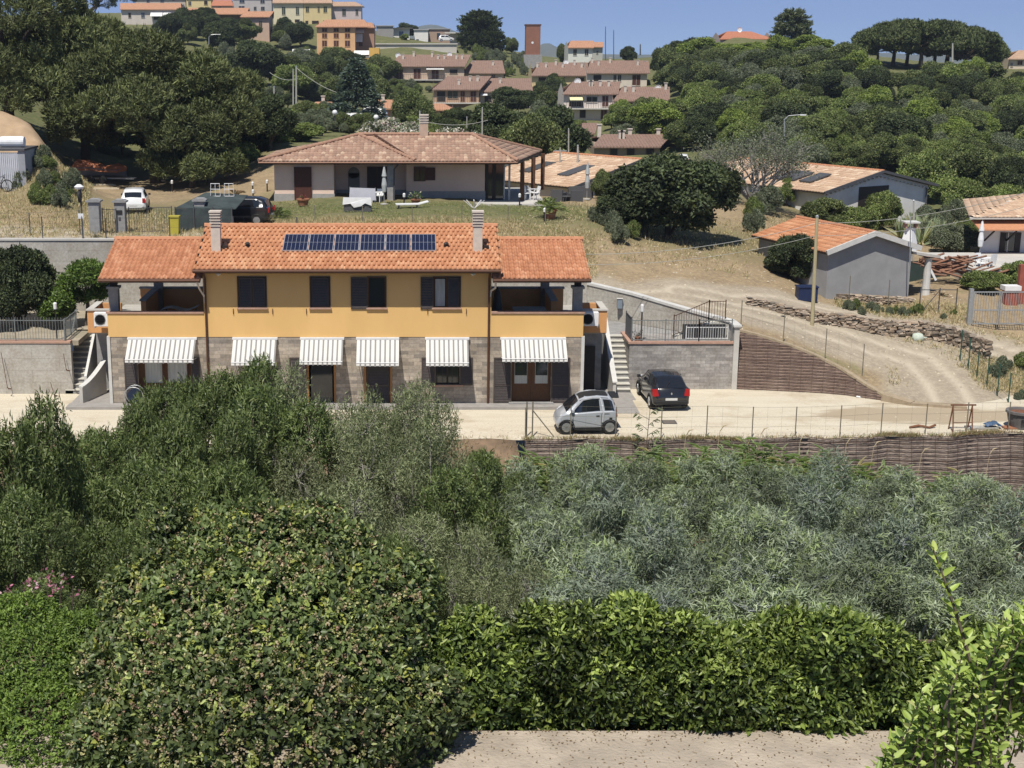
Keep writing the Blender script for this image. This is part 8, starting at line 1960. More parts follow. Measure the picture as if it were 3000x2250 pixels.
q = onground(1035, 390, 118, 170); smallcar('taller white van behind the bungalow roof, rightmost of three', q+Vector((1.2, 14, .2)), R(160), group=GP, sc=1.05, van=True)
q = atY(1307, 120, 337); q.z = gz(q.x, 337); smallcar('white car on the skyline beside the low brown building', Vector((q.x, 335, zY(122, 335))), 0)
q = onground(2530, 482, 100, 200); smallcar('white car half hidden behind the ridge of the white gabled house', q+Vector((0, 0, .3)), R(60), sc=.8)
q = onground(2010, 482, 100, 150); smallcar('white car partly hidden right of the nearest brown roofed house', q+Vector((0, 2, -.3)), R(80), sc=.8)
q = onground(700, 668, 71, 90); t = smallcar('dark car roof showing behind the orange roof ridge by the netted shelter', Vector((xY(700, 6, 77), 77.5, gz(xY(700, 6, 77), 77.5))), R(172), M_blackp)
# ================= garden and yard props =================
def chair(label, loc, rot, m, group, hb=.85, arms=True):
 t = thing('garden_chair', label, 'chair', (0, 0, 0), 0, group)
 mb = MB(); mb.box(-.24, .24, -.22, .24, .42, .45); mb.build('seat', m, t)
 mb = MB(); mb.prism([(-.23, .22, .46), (.23, .22, .46), (.21, .30, hb), (-.21, .30, hb)], (0, .025, 0)); mb.build('backrest', m, t)
 for x in (-.22, .22):
  for y in (-.2, .22): mb = MB(); mb.bar((x, y, 0), (x*.95, y*.95, .42), .03, .03, (0, 1, 0)); mb.build('leg', m, t)
 if arms:
  for x in (-.25, .25): mb = MB(); mb.bar((x, -.18, .64), (x, .26, .66), .04, .03); mb.bar((x, -.18, .44), (x, -.18, .63), .03, .03, (0, 1, 0)); mb.build('armrest', m, t)
 put(t, loc, rot); return t
def table(label, loc, m, w_=1.0, d=.7, h=.72, group=None, name='garden_table'):
 t = thing(name, label, 'table', (0, 0, 0), 0, group); mb = MB(); mb.box(-w_/2, w_/2, -d/2, d/2, h-.04, h); mb.build('tabletop', m, t)
 for x in (-1, 1):
  for y in (-1, 1): mb = MB(); mb.bar((x*(w_/2-.06), y*(d/2-.06), 0), (x*(w_/2-.06), y*(d/2-.06), h-.04), .045, .045, (0, 1, 0)); mb.build('leg', m, t)
 put(t, loc, 0); return t
def parasol(label, loc, m, h=2.3):
 t = thing('closed_parasol', label, 'parasol', (0, 0, 0)); mb = MB(); mb.lathe((0, 0, 0), [(.05, .75), (.13, .8), (.17, 1.2), (.10, 1.7), (.16, 1.75), (.05, h)], 10); mb.build('canopy', m, t)
 mb = MB(); mb.tube([(0, 0, 0), (0, 0, h+.08)], .022, 6); mb.build('pole', M_galv, t); mb = MB(); mb.lathe((0, 0, 0), [(.26, 0), (.26, .06), (.05, .1)], 12); mb.build('base', M_conc, t); put(t, loc, 0); return t
def gq(px, Y): x = xY(px, 6, Y); return Vector((x, Y, gz(x, Y)+.02))
def gq2(px, py): return onground(px, py, 72, 110)
GC = 'white plastic garden chairs'
zs_ = Vector((0, 0, zg+.07))
for i, (px, Y, rr, lab) in enumerate(((1088, 88.2, .3, 'white garden chair left of the small table under the bungalow loggia'), (1110, 88.3, -.3, 'white garden chair right of the small table under the bungalow loggia'), (1540, 90, .6, 'white garden chair at the left of the right portico'), (1553, 91, 2.2, 'white garden chair in the middle of the right portico'), (1567, 90.3, -1.2, 'white garden chair at the right of the right portico'))):
 chair(lab, Vector((xY(px, 6.3, Y), Y, zg+.07)), rr, M_plas, GC)
table('small white table between two chairs under the bungalow loggia', Vector((xY(1101, 6.3, 87.9), 87.9, zg+.07)), M_plas, .6, .5)
parasol('folded pale parasol in front of the bungalow column', gq2(1126, 600), M_curt)
parasol('folded pale parasol on the lawn at the right of the portico', gq2(1719, 585), M_curt, 2.5)
M_wick = mat('dark_wicker', (.10, .10, .105), (.06, .06, .065), 30, .8, .5, 40)
def sofa(label, loc, rot, w_=1.5, cushion=None, group=None):
 t = thing('wicker_sofa' if w_ > 1.1 else 'wicker_armchair', label, 'sofa' if w_ > 1.1 else 'armchair', (0, 0, 0), 0, group); h = w_/2
 mb = MB(); mb.box(-h+.15, h-.15, -.32, .25, .05, .36); mb.build('seat_base', M_wick, t)
 mb = MB(); mb.box(-h, h, .252, .40, .0, .80); mb.build('backrest', M_wick, t)
 for x in (-1, 1): mb = MB(); mb.box(min(x*h, x*(h-.148)), max(x*h, x*(h-.148)), -.34, .25, .0, .60); mb.build('armrest', M_wick, t)
 mb = MB(); mb.box(-h+.16, h-.16, -.31, .24, .362, .47); mb.build('cushion', cushion or M_curt, t, bevel=.02); put(t, loc, rot); return t
s1 = sofa('dark wicker sofa with white covers on the lawn before the loggia', gq2(1048, 618), R(180), 1.6, M_plas)
mb = MB(); q = gq2(1048, 618)
t = thing('draped_cloth', 'white and grey cloths drying over the wicker sofa', 'cloth', q); mb.prism([(q.x-.82, q.y-.43, q.z+.84), (q.x+.8, q.y-.43, q.z+.83), (q.x+.84, q.y-.46, q.z+.35), (q.x+.45, q.y-.47, q.z+.5), (q.x+.2, q.y-.48, q.z+.32), (q.x-.2, q.y-.48, q.z+.25), (q.x-.4, q.y-.47, q.z+.48), (q.x-.86, q.y-.46, q.z+.42)], (0, -.03, 0)); mb.build('sheet', M_plas, t)
mb = MB(); mb.prism([(q.x-.5, q.y+1.2, q.z+1.25), (q.x+1.0, q.y+1.2, q.z+1.2), (q.x+1.05, q.y+1.1, q.z+.5), (q.x-.55, q.y+1.1, q.z+.55)], (0, .03, 0)); mb.build('rear_sheet', mat('grey_cloth', (.42, .42, .46), None, 3), t)
mb = MB(); mb.bar((q.x-.5, q.y+1.22, q.z), (q.x-.5, q.y+1.22, q.z+1.3), .03, .03, (0, 1, 0)); mb.bar((q.x+1.0, q.y+1.22, q.z), (q.x+1.0, q.y+1.22, q.z+1.25), .03, .03, (0, 1, 0)); mb.build('rack', M_galv, t)
GW = 'wicker chairs by the right portico'
sofa('dark wicker armchair at the left of the lawn seating group', gq2(1637, 590), R(150), .85, None, GW)
sofa('dark wicker armchair at the right of the lawn seating group', gq2(1683, 592), R(200), .85, None, GW)
sofa('grey wicker sofa with cushions behind the lawn seating group', gq2(1700, 578), R(180), 1.7, M_curt, GW)
table('low dark table between the two wicker armchairs', gq2(1660, 592), M_wick, .6, .5, .4)
t = thing('sun_lounger', 'white sun lounger lying low on the lawn', 'lounger', (0, 0, 0)); mb = MB(); mb.box(-.9, .5, -.3, .3, .26, .32); mb.build('bed', M_plas, t)
mb = MB(); mb.prism([(.5, -.3, .28), (1.05, -.3, .42), (1.05, -.3, .47), (.5, -.3, .33)], (0, .6, 0)); mb.build('headrest', M_plas, t)
for x in (-.7, .4):
 for y in (-.25, .25): mb = MB(); mb.box(x-.03, x+.03, y-.03, y+.03, 0, .26); mb.build('leg', M_dgrey, t)
put(t, gq2(1203, 612), R(8))
def pot(label, loc, r, h, leafpal, H, n, kind='bush', m=None, rim=True, name='potted_plant'):
 t = thing(name, label, 'potted plant', loc); mb = MB(); mb.lathe(loc, [(r*.7, 0), (r*.95, h*.85), (r*1.08, h*.86), (r*1.08, h), (r*.9, h), (r*.85, h*.92)], 14); mb.build('pot', m or M_pot, t)
 r2 = np.random.default_rng(int(n)); P = np.tile(np.array([loc.x, loc.y, loc.z+h]), (n, 1)); a = r2.random(n)*6.283
 if kind == 'cycas':
  k_ = 26; Ps = []; Ds = []
  for i in range(n):
   el = r2.uniform(.15, 1.2); d = np.array([math.cos(a[i])*math.cos(el), math.sin(a[i])*math.cos(el), math.sin(el)])
   for j in range(k_):
    s_ = j/k_; p = P[i]+d*H*s_+np.array([0, 0, -.45*H*s_*s_]); side = np.cross(d, [0, 0, 1]); side /= max(1e-6, np.linalg.norm(side)); Ps.append(p); Ds.append(side*(1 if j % 2 else -1)+d*.6)
  P = np.array(Ps); D = unit(np.array(Ds)); L = H*.25; W = H*.05
 else:
  D = unit(np.stack([np.cos(a), np.sin(a), r2.uniform(.2, 2.2, n)], -1)); P = P+D*(r2.random((n, 1))*H*.8); D = unit(D+r2.normal(size=D.shape)*.6); L = H*.28; W = H*.1
 V, Q, k = leafcloud(P, D, unit(r2.normal(size=P.shape)+[0, 0, .6]), L, W); npmesh('foliage', V, Q, np.repeat(colours(leafpal, len(P), r2), k, 0), LM, t)
 mb = MB(); mb.tube([loc+Vector((0, 0, h*.8)), loc+Vector((0, 0, h+H*.25))], r*.12, 6); mb.build('stem', M_bark, t); return t
pot('terracotta pot with reddish plant in front of the bungalow shutter door', gq2(888, 603), .38, .42, [(.25, .06, .07, 3), (.12, .16, .06, 1)], .32, 160)
pot('dark pot with a small white flowering plant at the loggia corner', gq2(1218, 598), .3, .3, [(.5, .45, .4, 1), (.12, .18, .06, 2)], .6, 140)
pot('cycas palm with arching fronds in a large terracotta pot on the lawn', gq2(1610, 642), .42, .55, MIDG, 1.15, 40, 'cycas')
pot('small cycas palm growing on the lawn at the left', gq2(812, 638), .25, .12, MIDG, .95, 34, 'cycas')
pot('dry reddish agave in a terracotta pot above the netted shelter', gq2(693, 600), .35, .55, [(.22, .14, .08, 2), (.14, .12, .06, 1)], .75, 22, 'cycas')
pot('red potted succulent at the foot of the white porch column', pts_(.1, 4.9, 1.65), .22, .3, [(.2, .10, .08, 2), (.12, .16, .06, 1)], .6, 14, 'cycas')
pot('small dark potted plant on the terrace coping beside the lamp post', Vector((xY(1868, 2.3, 63.7), 63.7, 2.15)), .14, .2, [(.10, .05, .05, 1), (.09, .12, .05, 1)], .4, 60)
# lawn lamps
for i, (px, py, lab) in enumerate(((505, 562, 'small garden light on the dry lawn left of the planter'), (741, 568, 'garden light left of the bungalow, upper one'), (783, 562, 'garden light close to the left wall of the bungalow'), (742, 592, 'garden light left of the bungalow, lower one'), (1184, 604, 'white topped garden light in front of the loggia'), (1522, 604, 'white topped garden light at the portico edge'), (1595, 650, 'short white light next to the large cycas'))):
 q = gq2(px, py); t = thing('garden_light', lab, 'garden light', q, 0, 'low garden lights'); mb = MB(); mb.tube([q, q+Vector((0, 0, .55))], .045, 6); mb.build('post', M_dark, t); mb = MB(); mb.lathe(q+Vector((0, 0, .55)), [(.08, 0), (.09, .18), (.03, .24)], 8); mb.build('lamp_head', M_plas, t)
# cloth line tree-shaped rotary dryer behind right chimney
q = gq(1388, 73.5); t = thing('rotary_dryer', 'thin white rotary clothes dryer behind the right chimney', 'clothes dryer', q); mb = MB(); mb.tube([q, q+Vector((0, 0, 1.75))], .03, 6); mb.build('pole', M_galv, t); mb = MB()
for k in range(8): a = k*math.pi/4; mb.bar(q+Vector((0, 0, 1.35)), q+Vector((.55*math.cos(a), .35*math.sin(a), 1.8)), .025, .02)
mb.build('arms', M_plas, t)
# netted shelter
q = gq(640, 75.2); x0_, x1_ = xY(515, 6.5, 74.2), xY(725, 6.5, 76); zb_ = gz(x0_+2, 75)
t = thing('netted_shelter', 'low shelter of dark green shade netting on a metal frame behind the left roof', 'shelter', ((x0_+x1_)/2, 74.2, zb_)); mb = MB(); M_net = mat('dark_shade_cloth', (.03, .04, .042), (.055, .07, .07), 1.4, .9, .8, 3)
mb.prism([(x0_, 74.2, zb_+1.15), (x0_+1.3, 76.4, zb_+1.75), (x1_, 76.4, zb_+1.6), (x1_-.4, 74.2, zb_+1.1)], (0, 0, .04)); mb.build('net_roof', M_net, t)
mb = MB(); mb.box(x0_, x1_-.6, 74.16, 74.19, zb_, zb_+1.14); mb.build('net_front', M_net, t)
for fx_ in (0, .33, .66, 1): mb = MB(); xx = x0_+(x1_-.6-x0_)*fx_; mb.tube([(xx, 74.12, zb_-.2), (xx, 74.12, zb_+1.25)], .035, 6); mb.build('frame_post', M_dgrey, t)
q = Vector((xY(512, 6, 73.2), 73.2, gz(xY(512, 6, 73.2), 73.2))); t = thing('wheeled_bin', 'bright yellow waste bin beside the netted shelter', 'bin', q); mb = MB(); M_yb = mat('yellow_plastic', (.40, .35, .05), None, 4, .5)
mb.prism([(q.x-.22, q.y-.22, q.z), (q.x+.22, q.y-.22, q.z), (q.x+.27, q.y-.22, q.z+.95), (q.x-.27, q.y-.22, q.z+.95)], (0, .5, 0)); mb.build('body', M_yb, t); mb = MB(); mb.box(q.x-.29, q.x+.29, q.y-.26, q.y+.32, q.z+.953, q.z+1.02); mb.build('lid', M_yb, t)
for dx in (-.2, .2): mb = MB(); mb.lathe((q.x+dx, q.y+.3, q.z+.1), [(.1, -.03), (.1, .03)], 12, 'x'); mb.build('wheel', M_rub, t)
q = gq(655, 77.3); t = thing('hanging_baskets', 'pair of small white wire chairs upside down on the shelter roof', 'chairs', (xY(655, 7, 76.2), 76.2, zb_+1.7));
for i_, dx in enumerate((-.42, .32)):
 mb = MB(); x = xY(655, 7, 76)+dx; z0 = zb_+1.62
 for zz in (0, .5, .9): mb.tube([(x-.25, 76, z0+zz*.75), (x+.25, 76, z0+zz*.75)], .016, 5)
 for xx in (-.27, 0, .27): mb.tube([(x+xx, 76, z0-.0), (x+xx*.85, 76, z0+.68)], .014, 5)
 mb.build('wire_chair', M_plas, t)
# round mirror sign on pole
q = Vector((xY(253, 2.4, 69.6), 69.75, 2.4)); t = thing('traffic_mirror', 'round traffic mirror seen from behind on a tall dark pole left of the gate', 'mirror', q)
zt_ = zY(540, 70.5); mb = MB(); mb.tube([(q.x, 69.75, 2.4), (q.x-.15, 70.4, zt_)], .045, 8); mb.build('pole', M_dgrey, t)
mb = MB(); c_ = Vector((q.x-.2, 70.35, zY(575, 70.4))); mb.lathe(c_, [(.12, .1), (.30, .06), (.33, -.02), (.2, -.03)], 16, 'x'); o = mb.build('mirror_disc', M_black, t); o.rotation_euler = (0, 0, 0)
mb = MB(); mb.lathe((c_.x, 70.35, zY(548, 70.4)), [(.2, -.08), (.24, .02), (.1, .14)], 12); mb.build('white_hood', M_plas, t)
mb = MB(); mb.box(q.x-.3, q.x-.02, 70.2, 70.24, zY(640, 70.3), zY(625, 70.3)); mb.build('small_plate', M_plas, t)
# container and bicycle
Y = 84; a = atY(-90, 560, Y); b = atY(52, 447, Y); gzb = a.z
t = thing('metal_shed', 'light corrugated metal container at the left edge below the earth mound', 'container', ((a.x+b.x)/2, Y, gzb)); M_corr = mat('white_sheet_metal', (.55, .56, .60), None, 3, .5, metal=.1)
mb = MB(); nn = 26; wdt = b.x-a.x
for i in range(nn): x = a.x+wdt*i/nn; mb.box(x, x+wdt/nn*.5, Y-.05, Y+.1, gzb-.2, b.z); mb.box(x+wdt/nn*.5, x+wdt/nn, Y-.005, Y+.1, gzb-.2, b.z)
mb.build('front_sheet', M_corr, t); mb = MB(); mb.box(b.x+.002, b.x+.4, Y, Y+3, gzb-.2, b.z+.1); mb.build('side_sheet', mat('grey_sheet_metal', (.30, .31, .34), None, 3, .5), t); mb = MB(); mb.box(a.x-.1, b.x+.42, Y-.1, Y+3.1, b.z+.101, b.z+.22); mb.build('roof', M_dgrey, t)
q = atY(40, 445, Y+1.5); t = thing('water_tank', 'white rounded tank lying on top of the metal container', 'tank', q); mb = MB(); mb.lathe((q.x-.75, Y+1.4, b.z+.55), [(.1, 0), (.30, .03), (.33, .15), (.33, 1.35), (.30, 1.47), (.1, 1.5)], 16, 'x'); mb.build('tank_body', M_plas, t, smooth=False); mb = MB(); mb.box(q.x-.6, q.x+.6, Y+1.1, Y+1.7, b.z+.222, b.z+.28); mb.build('cradle', M_dgrey, t)
t = thing('bicycle', 'black bicycle leaning against the metal container at the left edge', 'bicycle', (xY(18, 6.5, Y-.5), Y-.4, gzb)); cx_ = xY(24, 6.5, Y-.4);
for dx in (-.95, 0):
 c_ = Vector((cx_+dx, Y-.4, gzb+.36)); mb = MB(); mb.tube([c_+Vector((.34*math.cos(a_), 0, .34*math.sin(a_))) for a_ in np.linspace(0, 2*math.pi, 25)], .03, 5, False); wv_ = mb.build('wheel', M_rub, t)
 mb = MB(); [mb.bar(c_, c_+Vector((.33*math.cos(a_), 0, .33*math.sin(a_))), .006, .006, (0, 1, 0)) for a_ in np.linspace(0, 2*math.pi, 9)[:-1]]; mb.build('spokes', M_galv, wv_)
mb = MB(); A_ = Vector((cx_-.95, Y-.4, gzb+.36)); B_ = Vector((cx_, Y-.4, gzb+.36)); S_ = Vector((cx_-.62, Y-.4, gzb+.85)); H_ = Vector((cx_-.14, Y-.4, gzb+.9)); P_ = Vector((cx_-.5, Y-.4, gzb+.33))
for u_, v_ in ((A_, P_), (A_, S_), (P_, S_), (P_, H_), (S_, H_), (H_, B_)): mb.tube([u_, v_], .022, 5)
mb.build('frame', M_black, t); mb = MB(); mb.box(S_.x-.14, S_.x+.1, Y-.46, Y-.34, S_.z+.03, S_.z+.08); mb.build('saddle', M_black, t); mb = MB(); mb.bar(H_+Vector((0, -.25, .08)), H_+Vector((0, .25, .08)), .03, .03); mb.build('handlebar', M_black, t)
# earth mound, boat on trailer with orange tarpaulin
Y = 90; pk = atY(0, 338, Y); V = [];
xsn = np.linspace(atY(-260, 400, Y).x, atY(150, 480, Y).x, 40); ysn = np.linspace(Y-4, Y+7, 22); c0 = atY(-150, 285, Y)
for x in xsn:
 for y in ysn:
  r = math.hypot((x-c0.x)/6.6, (y-Y-1)/5.5); z = gz(x, y)+max(0, (c0.z-gz(c0.x, Y)))*max(0, 1-r)**.9+.22*fbm(x, y, .9)*(1 if r < 1 else 0)+.07*fbm(x, y, 3)-.05
  V.append((x, y, z))
o = npmesh('earth_mound', V, [(i*22+j, (i+1)*22+j, (i+1)*22+j+1, i*22+j+1) for i in range(39) for j in range(21)], None, mat('bare_tan_earth', (.42, .30, .19), (.33, .23, .14), 1.0, .95, .5, 8, dirt=.2), smooth=True); o['kind'] = 'structure'
q = onground(290, 535, 80, 110); t = thing('covered_boat', 'boat on a trailer half covered by an orange brown tarpaulin', 'boat', q+Vector((0, 0, 0)))
qx, qy, qz = q; V = []; sec_ = [(-2.0, .35, .9), (-1.5, .75, 1.1), (-.5, .85, 1.15), (.6, .8, 1.0), (1.4, .6, .95), (2.0, .1, 1.05)]
for x, w_, h_ in sec_: V += [(qx+x, qy-w_, qz+h_), (qx+x, qy-w_*.6, qz+.55), (qx+x, qy, qz+.4), (qx+x, qy+w_*.6, qz+.55), (qx+x, qy+w_, qz+h_)]
mb = MB(); mb.add(V, [(i*5+j, (i+1)*5+j, (i+1)*5+j+1, i*5+j+1) for i in range(5) for j in range(4)]+[(0, 1, 2, 3, 4)]); mb.build('hull', mat('blue_grey_hull', (.12, .14, .20), None, 3, .5), t)
V = [];
for i, (x, w_, h_) in enumerate(sec_):
 up = [.15, .55, .45, .2, .42, .1][i]; V += [(qx+x*1.02, qy-w_-.06, qz+h_-.2), (qx+x*1.02, qy-w_*.6, qz+h_+up*.6), (qx+x, qy, qz+h_+up), (qx+x, qy+w_*.6, qz+h_+up*.6), (qx+x, qy+w_+.06, qz+h_-.1)]
mb = MB(); mb.add(V, [(i*5+j, (i+1)*5+j, (i+1)*5+j+1, i*5+j+1) for i in range(5) for j in range(4)]); mb.build('tarpaulin', mat('orange_tarpaulin', (.36, .13, .06), (.28, .10, .05), 2, .7, .6, 3), t)
mb = MB(); mb.bar((qx-1.6, qy-.4, qz+.38), (qx+2.6, qy-.4, qz+.3), .08, .08); mb.bar((qx-1.6, qy+.4, qz+.38), (qx+2.6, qy+.4, qz+.3), .08, .08); mb.build('trailer_frame', M_galv, t)
for dx in (-.4, .5): mb = MB(); mb.lathe((qx+dx, qy-.95, qz+.28), [(.1, 0), (.28, 0), (.28, .16), (.1, .16)], 14, 'y'); mb.build('wheel', M_rub, t)
for i, (px, py, l_) in enumerate(((305, 546, 1.6), (307, 556, 2.0), (345, 512, .5), (466, 533, .9))):
 q = onground(px, py, 78, 115); t = thing('timber_plank', ['pale plank lying behind another in front of the covered boat', 'pale plank lying nearest in front of the covered boat', 'short pale block right of the covered boat', 'pale board scrap on the dry lawn edge in pine shade'][i], 'plank', q); mb = MB(); mb.box(q.x-l_/2, q.x+l_/2, q.y-.1, q.y+.1, q.z+.03, q.z+.12); mb.box(q.x-l_/2+.1, q.x+l_/2-.15, q.y-.06, q.y+.02, q.z+.122, q.z+.16); mb.build('boards', mat('pale_timber', (.55, .48, .36), None, 4), t); mb = MB(); mb.box(q.x-l_/3, q.x-l_/3+.08, q.y-.14, q.y+.14, q.z-.02, q.z+.028); mb.build('batten', MT['pale_timber'], t)
# yard things right
M_rust = mat('rusty_steel', (.20, .085, .045), (.13, .06, .035), 6, .8)
a = atZ(2786, 1262, 0); b = atZ(2842, 1262, 0); t = thing('trestle_frame', 'rusty steel trestle frame standing in the yard near the ramp', 'trestle', ((a.x+b.x)/2, a.y, 0))
for x in (a.x, b.x):
 for dy in (-.22, .28): mb = MB(); mb.tube([(x, a.y+dy, 0), (x, a.y, 1.08)], .028, 6); mb.build('leg', M_rust, t)
mb = MB(); mb.bar((a.x-.1, a.y, 1.1), (b.x+.15, a.y, 1.1), .05, .06); mb.build('top_rail', M_rust, t); mb = MB(); mb.bar((a.x, a.y+.02, .88), (b.x, a.y+.02, .88), .03, .03); mb.bar((a.x, a.y-.12, .38), (b.x, a.y-.12, .38), .03, .03); mb.build('cross_rails', M_rust, t)
q = atZ(2988, 1252, 0); t = thing('planter_tub', 'large dark grey round planter at the right edge of the yard', 'planter', q); mb = MB(); mb.lathe(q, [(.42, 0), (.5, .3), (.56, .62), (.62, .64), (.62, .74), (.5, .74), (.46, .6)], 20); mb.build('tub', mat('dark_clay_tub', (.15, .14, .135), (.12, .11, .105), 4, .8), t); mb = MB(); mb.box(q.x-.2, q.x-.02, q.y-.57, q.y-.52, .36, .46); mb.build('handle', M_black, t)
mb = MB(); mb.lathe(q, [(.02, .6), (.45, .6), (.45, .66), (.02, .7)], 16); mb.build('soil', M_rust, t)
q = atZ(2906, 1254, 0); t = thing('blue_tarpaulin', 'crumpled blue plastic bag lying on boards in the yard', 'bag', q); rng = random.Random(5); mb = MB(); g = []
for i in range(9):
 for j in range(6): g.append((q.x-.35+.7*i/8, q.y-.2+.4*j/5, .10+.17*max(0, 1-((i-4)/4.5)**2-((j-2.5)/3)**2)+rng.uniform(0, .06)))
mb.add(g, [(i*6+j, (i+1)*6+j, (i+1)*6+j+1, i*6+j+1) for i in range(8) for j in range(5)]); mb.build('sheet', mat('blue_sheet', (.06, .11, .19), (.04, .07, .13), 4, .5), t)
t = thing('board_stack', 'grey boards lying flat at the yard edge near the planter', 'boards', q+Vector((-.3, 0, 0)));
for i, (x0_, x1_, m_, z_) in enumerate(((-1.1, .2, M_conc, .01), (.45, 1.3, M_pot, .01), (1.0, 1.9, M_conc, .02))): mb = MB(); mb.box(q.x+x0_, q.x+x1_, q.y-.22, q.y+.15, z_, z_+.06); mb.build('board', m_, t)
q = atZ(2700, 1255, 0); t = thing('bent_scrap', 'small heap of brown scrap lying on the gravel left of the trestle', 'scrap', q); mb = MB(); mb.tube([q+Vector((-.5, 0, .04)), q+Vector((-.1, .1, .1)), q+Vector((.3, -.05, .05)), q+Vector((.6, .1, .12))], .05, 6); mb.build('strip', M_rust, t); mb = MB(); mb.tube([q+Vector((-.3, .2, .03)), q+Vector((.2, .25, .05))], .04, 6); mb.build('stick', M_tan, t)
q = atY(2688, 1004, 67.6); q.z = gz(q.x, q.y)+.1; t = thing('white_sack', 'pale green white sack lying at the foot of the dry stone wall', 'sack', q); mb = MB(); rr_ = [(.02, -.28), (.22, -.22), (.27, 0), (.22, .2), (.06, .28)]; mb.lathe(q, rr_, 10, 'x'); mb.build('sack_body', mat('pale_sack', (.52, .56, .48), (.40, .45, .38), 9, .8), t, smooth=True); mb = MB(); mb.tube([q+Vector((.26, 0, 0)), q+Vector((.42, -.1, .05))], [.06, .02], 6); mb.build('tied_end', MT['pale_sack'], t)
q = atZ(2537, 1163, 0); t = thing('cement_patch', 'crumpled white paper sack on the gravel at the foot of the bank', 'sack', q); mb = MB(); g = []
for i in range(7):
 for j in range(5): g.append((q.x-.5+1.0*i/6+.15*j/4, q.y-.16+.32*j/4, .015+rng.uniform(0, .07)))
mb.add(g, [(i*5+j, (i+1)*5+j, (i+1)*5+j+1, i*5+j+1) for i in range(6) for j in range(4)]); mb.build('paper', M_plas, t)
# manhole cover
q = atZ(1960, 1237, 0); t = thing('drain_cover', 'square iron drain cover in the gravel between the two cars', 'drain cover', q); mb = MB(); mb.box(q.x-.3, q.x+.3, q.y-.3, q.y+.3, .004, .02); mb.build('frame', M_dgrey, t); mb = MB(); mb.box(q.x-.25, q.x+.25, q.y-.25, q.y+.25, .021, .026); mb.build('lid', mat('rusty_iron_lid', (.14, .12, .10), None, 6), t)
# black pipe over the stone wall
P0 = [atY(2278, 940, 68.0), atY(2292, 928, 68.0), atY(2318, 945, 67.8), atY(2350, 966, 67.8), atY(2370, 950, 68.2), atY(2392, 914, 69.2)]
t = thing('black_pipe', 'curved black corrugated pipe lying over the dry stone wall', 'pipe', P0[2]); mb = MB(); f_ = interp(P0); N_ = 40; mb.tube([f_(i/N_) for i in range(N_+1)], [.09+.012*(i % 2) for i in range(N_+1)], 8); mb.build('pipe_body', M_trim, t); q = P0[0]; mb = MB(); mb.lathe(q-Vector((.1, 0, .12)), [(.05, -.2), (.22, -.12), (.24, .1), (.1, .2)], 8, 'x'); mb.build('bundle', mat('dark_plastic_bundle', (.08, .07, .085), None, 4), t)
# blue crate by shed
q = onground(2362, 880, 68, 90); t = thing('blue_crate', 'dark blue plastic crate under the tree at the grey shed corner', 'crate', q); mb = MB(); mb.box(q.x-.5, q.x+.5, q.y-.3, q.y+.4, q.z, q.z+.7); mb.build('crate_body', mat('dark_blue_plastic', (.015, .025, .07), None, 3, .5), t); mb = MB(); mb.box(q.x-.54, q.x+.54, q.y-.34, q.y+.44, q.z+.702, q.z+.76); mb.build('rim', MT['dark_blue_plastic'], t)
# things beside roadside house
parasol('folded white parasol against the roadside house wall', Vector((xY(2868, 3, 84), 84, zY(760, 84))), M_plas, 2.3)
for i, (px, Y, rr, lab) in enumerate(((2872, 82, .4, 'white chair left of the roadside house table'), (2898, 82, 3.5, 'white chair right of the roadside house table'), (2852, 84, 1.2, 'white high backed chair beside the folded parasol'))):
 chair(lab, Vector((xY(px, 2.6, Y), Y, zY(792, Y))), rr, M_plas, GC, 1.0)
table('white table beside the folded white parasol', Vector((xY(2885, 2.6, 82.4), 82.4, zY(790, 82.4))), M_plas, .7, .6)
mb = MB(); a = atY(2838, 792, 80.5); mb.box(a.x, a.x+9, 80.5, 87.9, .5, a.z); tag(mb.build('stone_platform', M_concl), 'pale raised terrace in front of the roadside house', 'terrace', kind='structure')
q = atY(2790, 765, 80.5); t = thing('firewood_heap', 'heap of reddish brown firewood behind the lean-to porch', 'firewood', Vector((q.x, 80.5, q.z-1))); rng = random.Random(2)
for k in range(46): c_ = Vector((q.x+rng.gauss(0, 1.1), 80.5+rng.uniform(-.6, .6), q.z-.7+rng.uniform(0, .9))); a_ = rng.uniform(-.4, .4); mb = MB(); mb.tube([c_-Vector((.6, 0, a_*.6)), c_+Vector((.6, rng.uniform(-.3, .3), a_*.6))], rng.uniform(.04, .09), 6); mb.build('log', mat('reddish_log', (.26, .13, .08), (.18, .10, .07), 4, .9), t)
Y = 76.5; a = atY(2945, 880, Y); t = thing('brick_sink', 'white sink on a red brick stand near the grey gate', 'sink', a); mb = MB(); mb.box(a.x, a.x+.7, Y, Y+.5, a.z-.3, a.z+.55); mb.build('brick_stand', mat('red_brick_paint', (.30, .09, .06), (.24, .07, .05), 3, .9), t); mb = MB(); mb.box(a.x-.1, a.x+.8, Y-.1, Y+.6, a.z+.552, a.z+.8); mb.build('basin', M_plas, t)
mb = MB(); mb.box(a.x+.9, a.x+5, Y+.5, Y+.8, a.z-.3, a.z+1.9); tag(mb.build('red_wall', MT['red_brick_paint']), 'red painted wall under the vine at the right edge', 'wall')
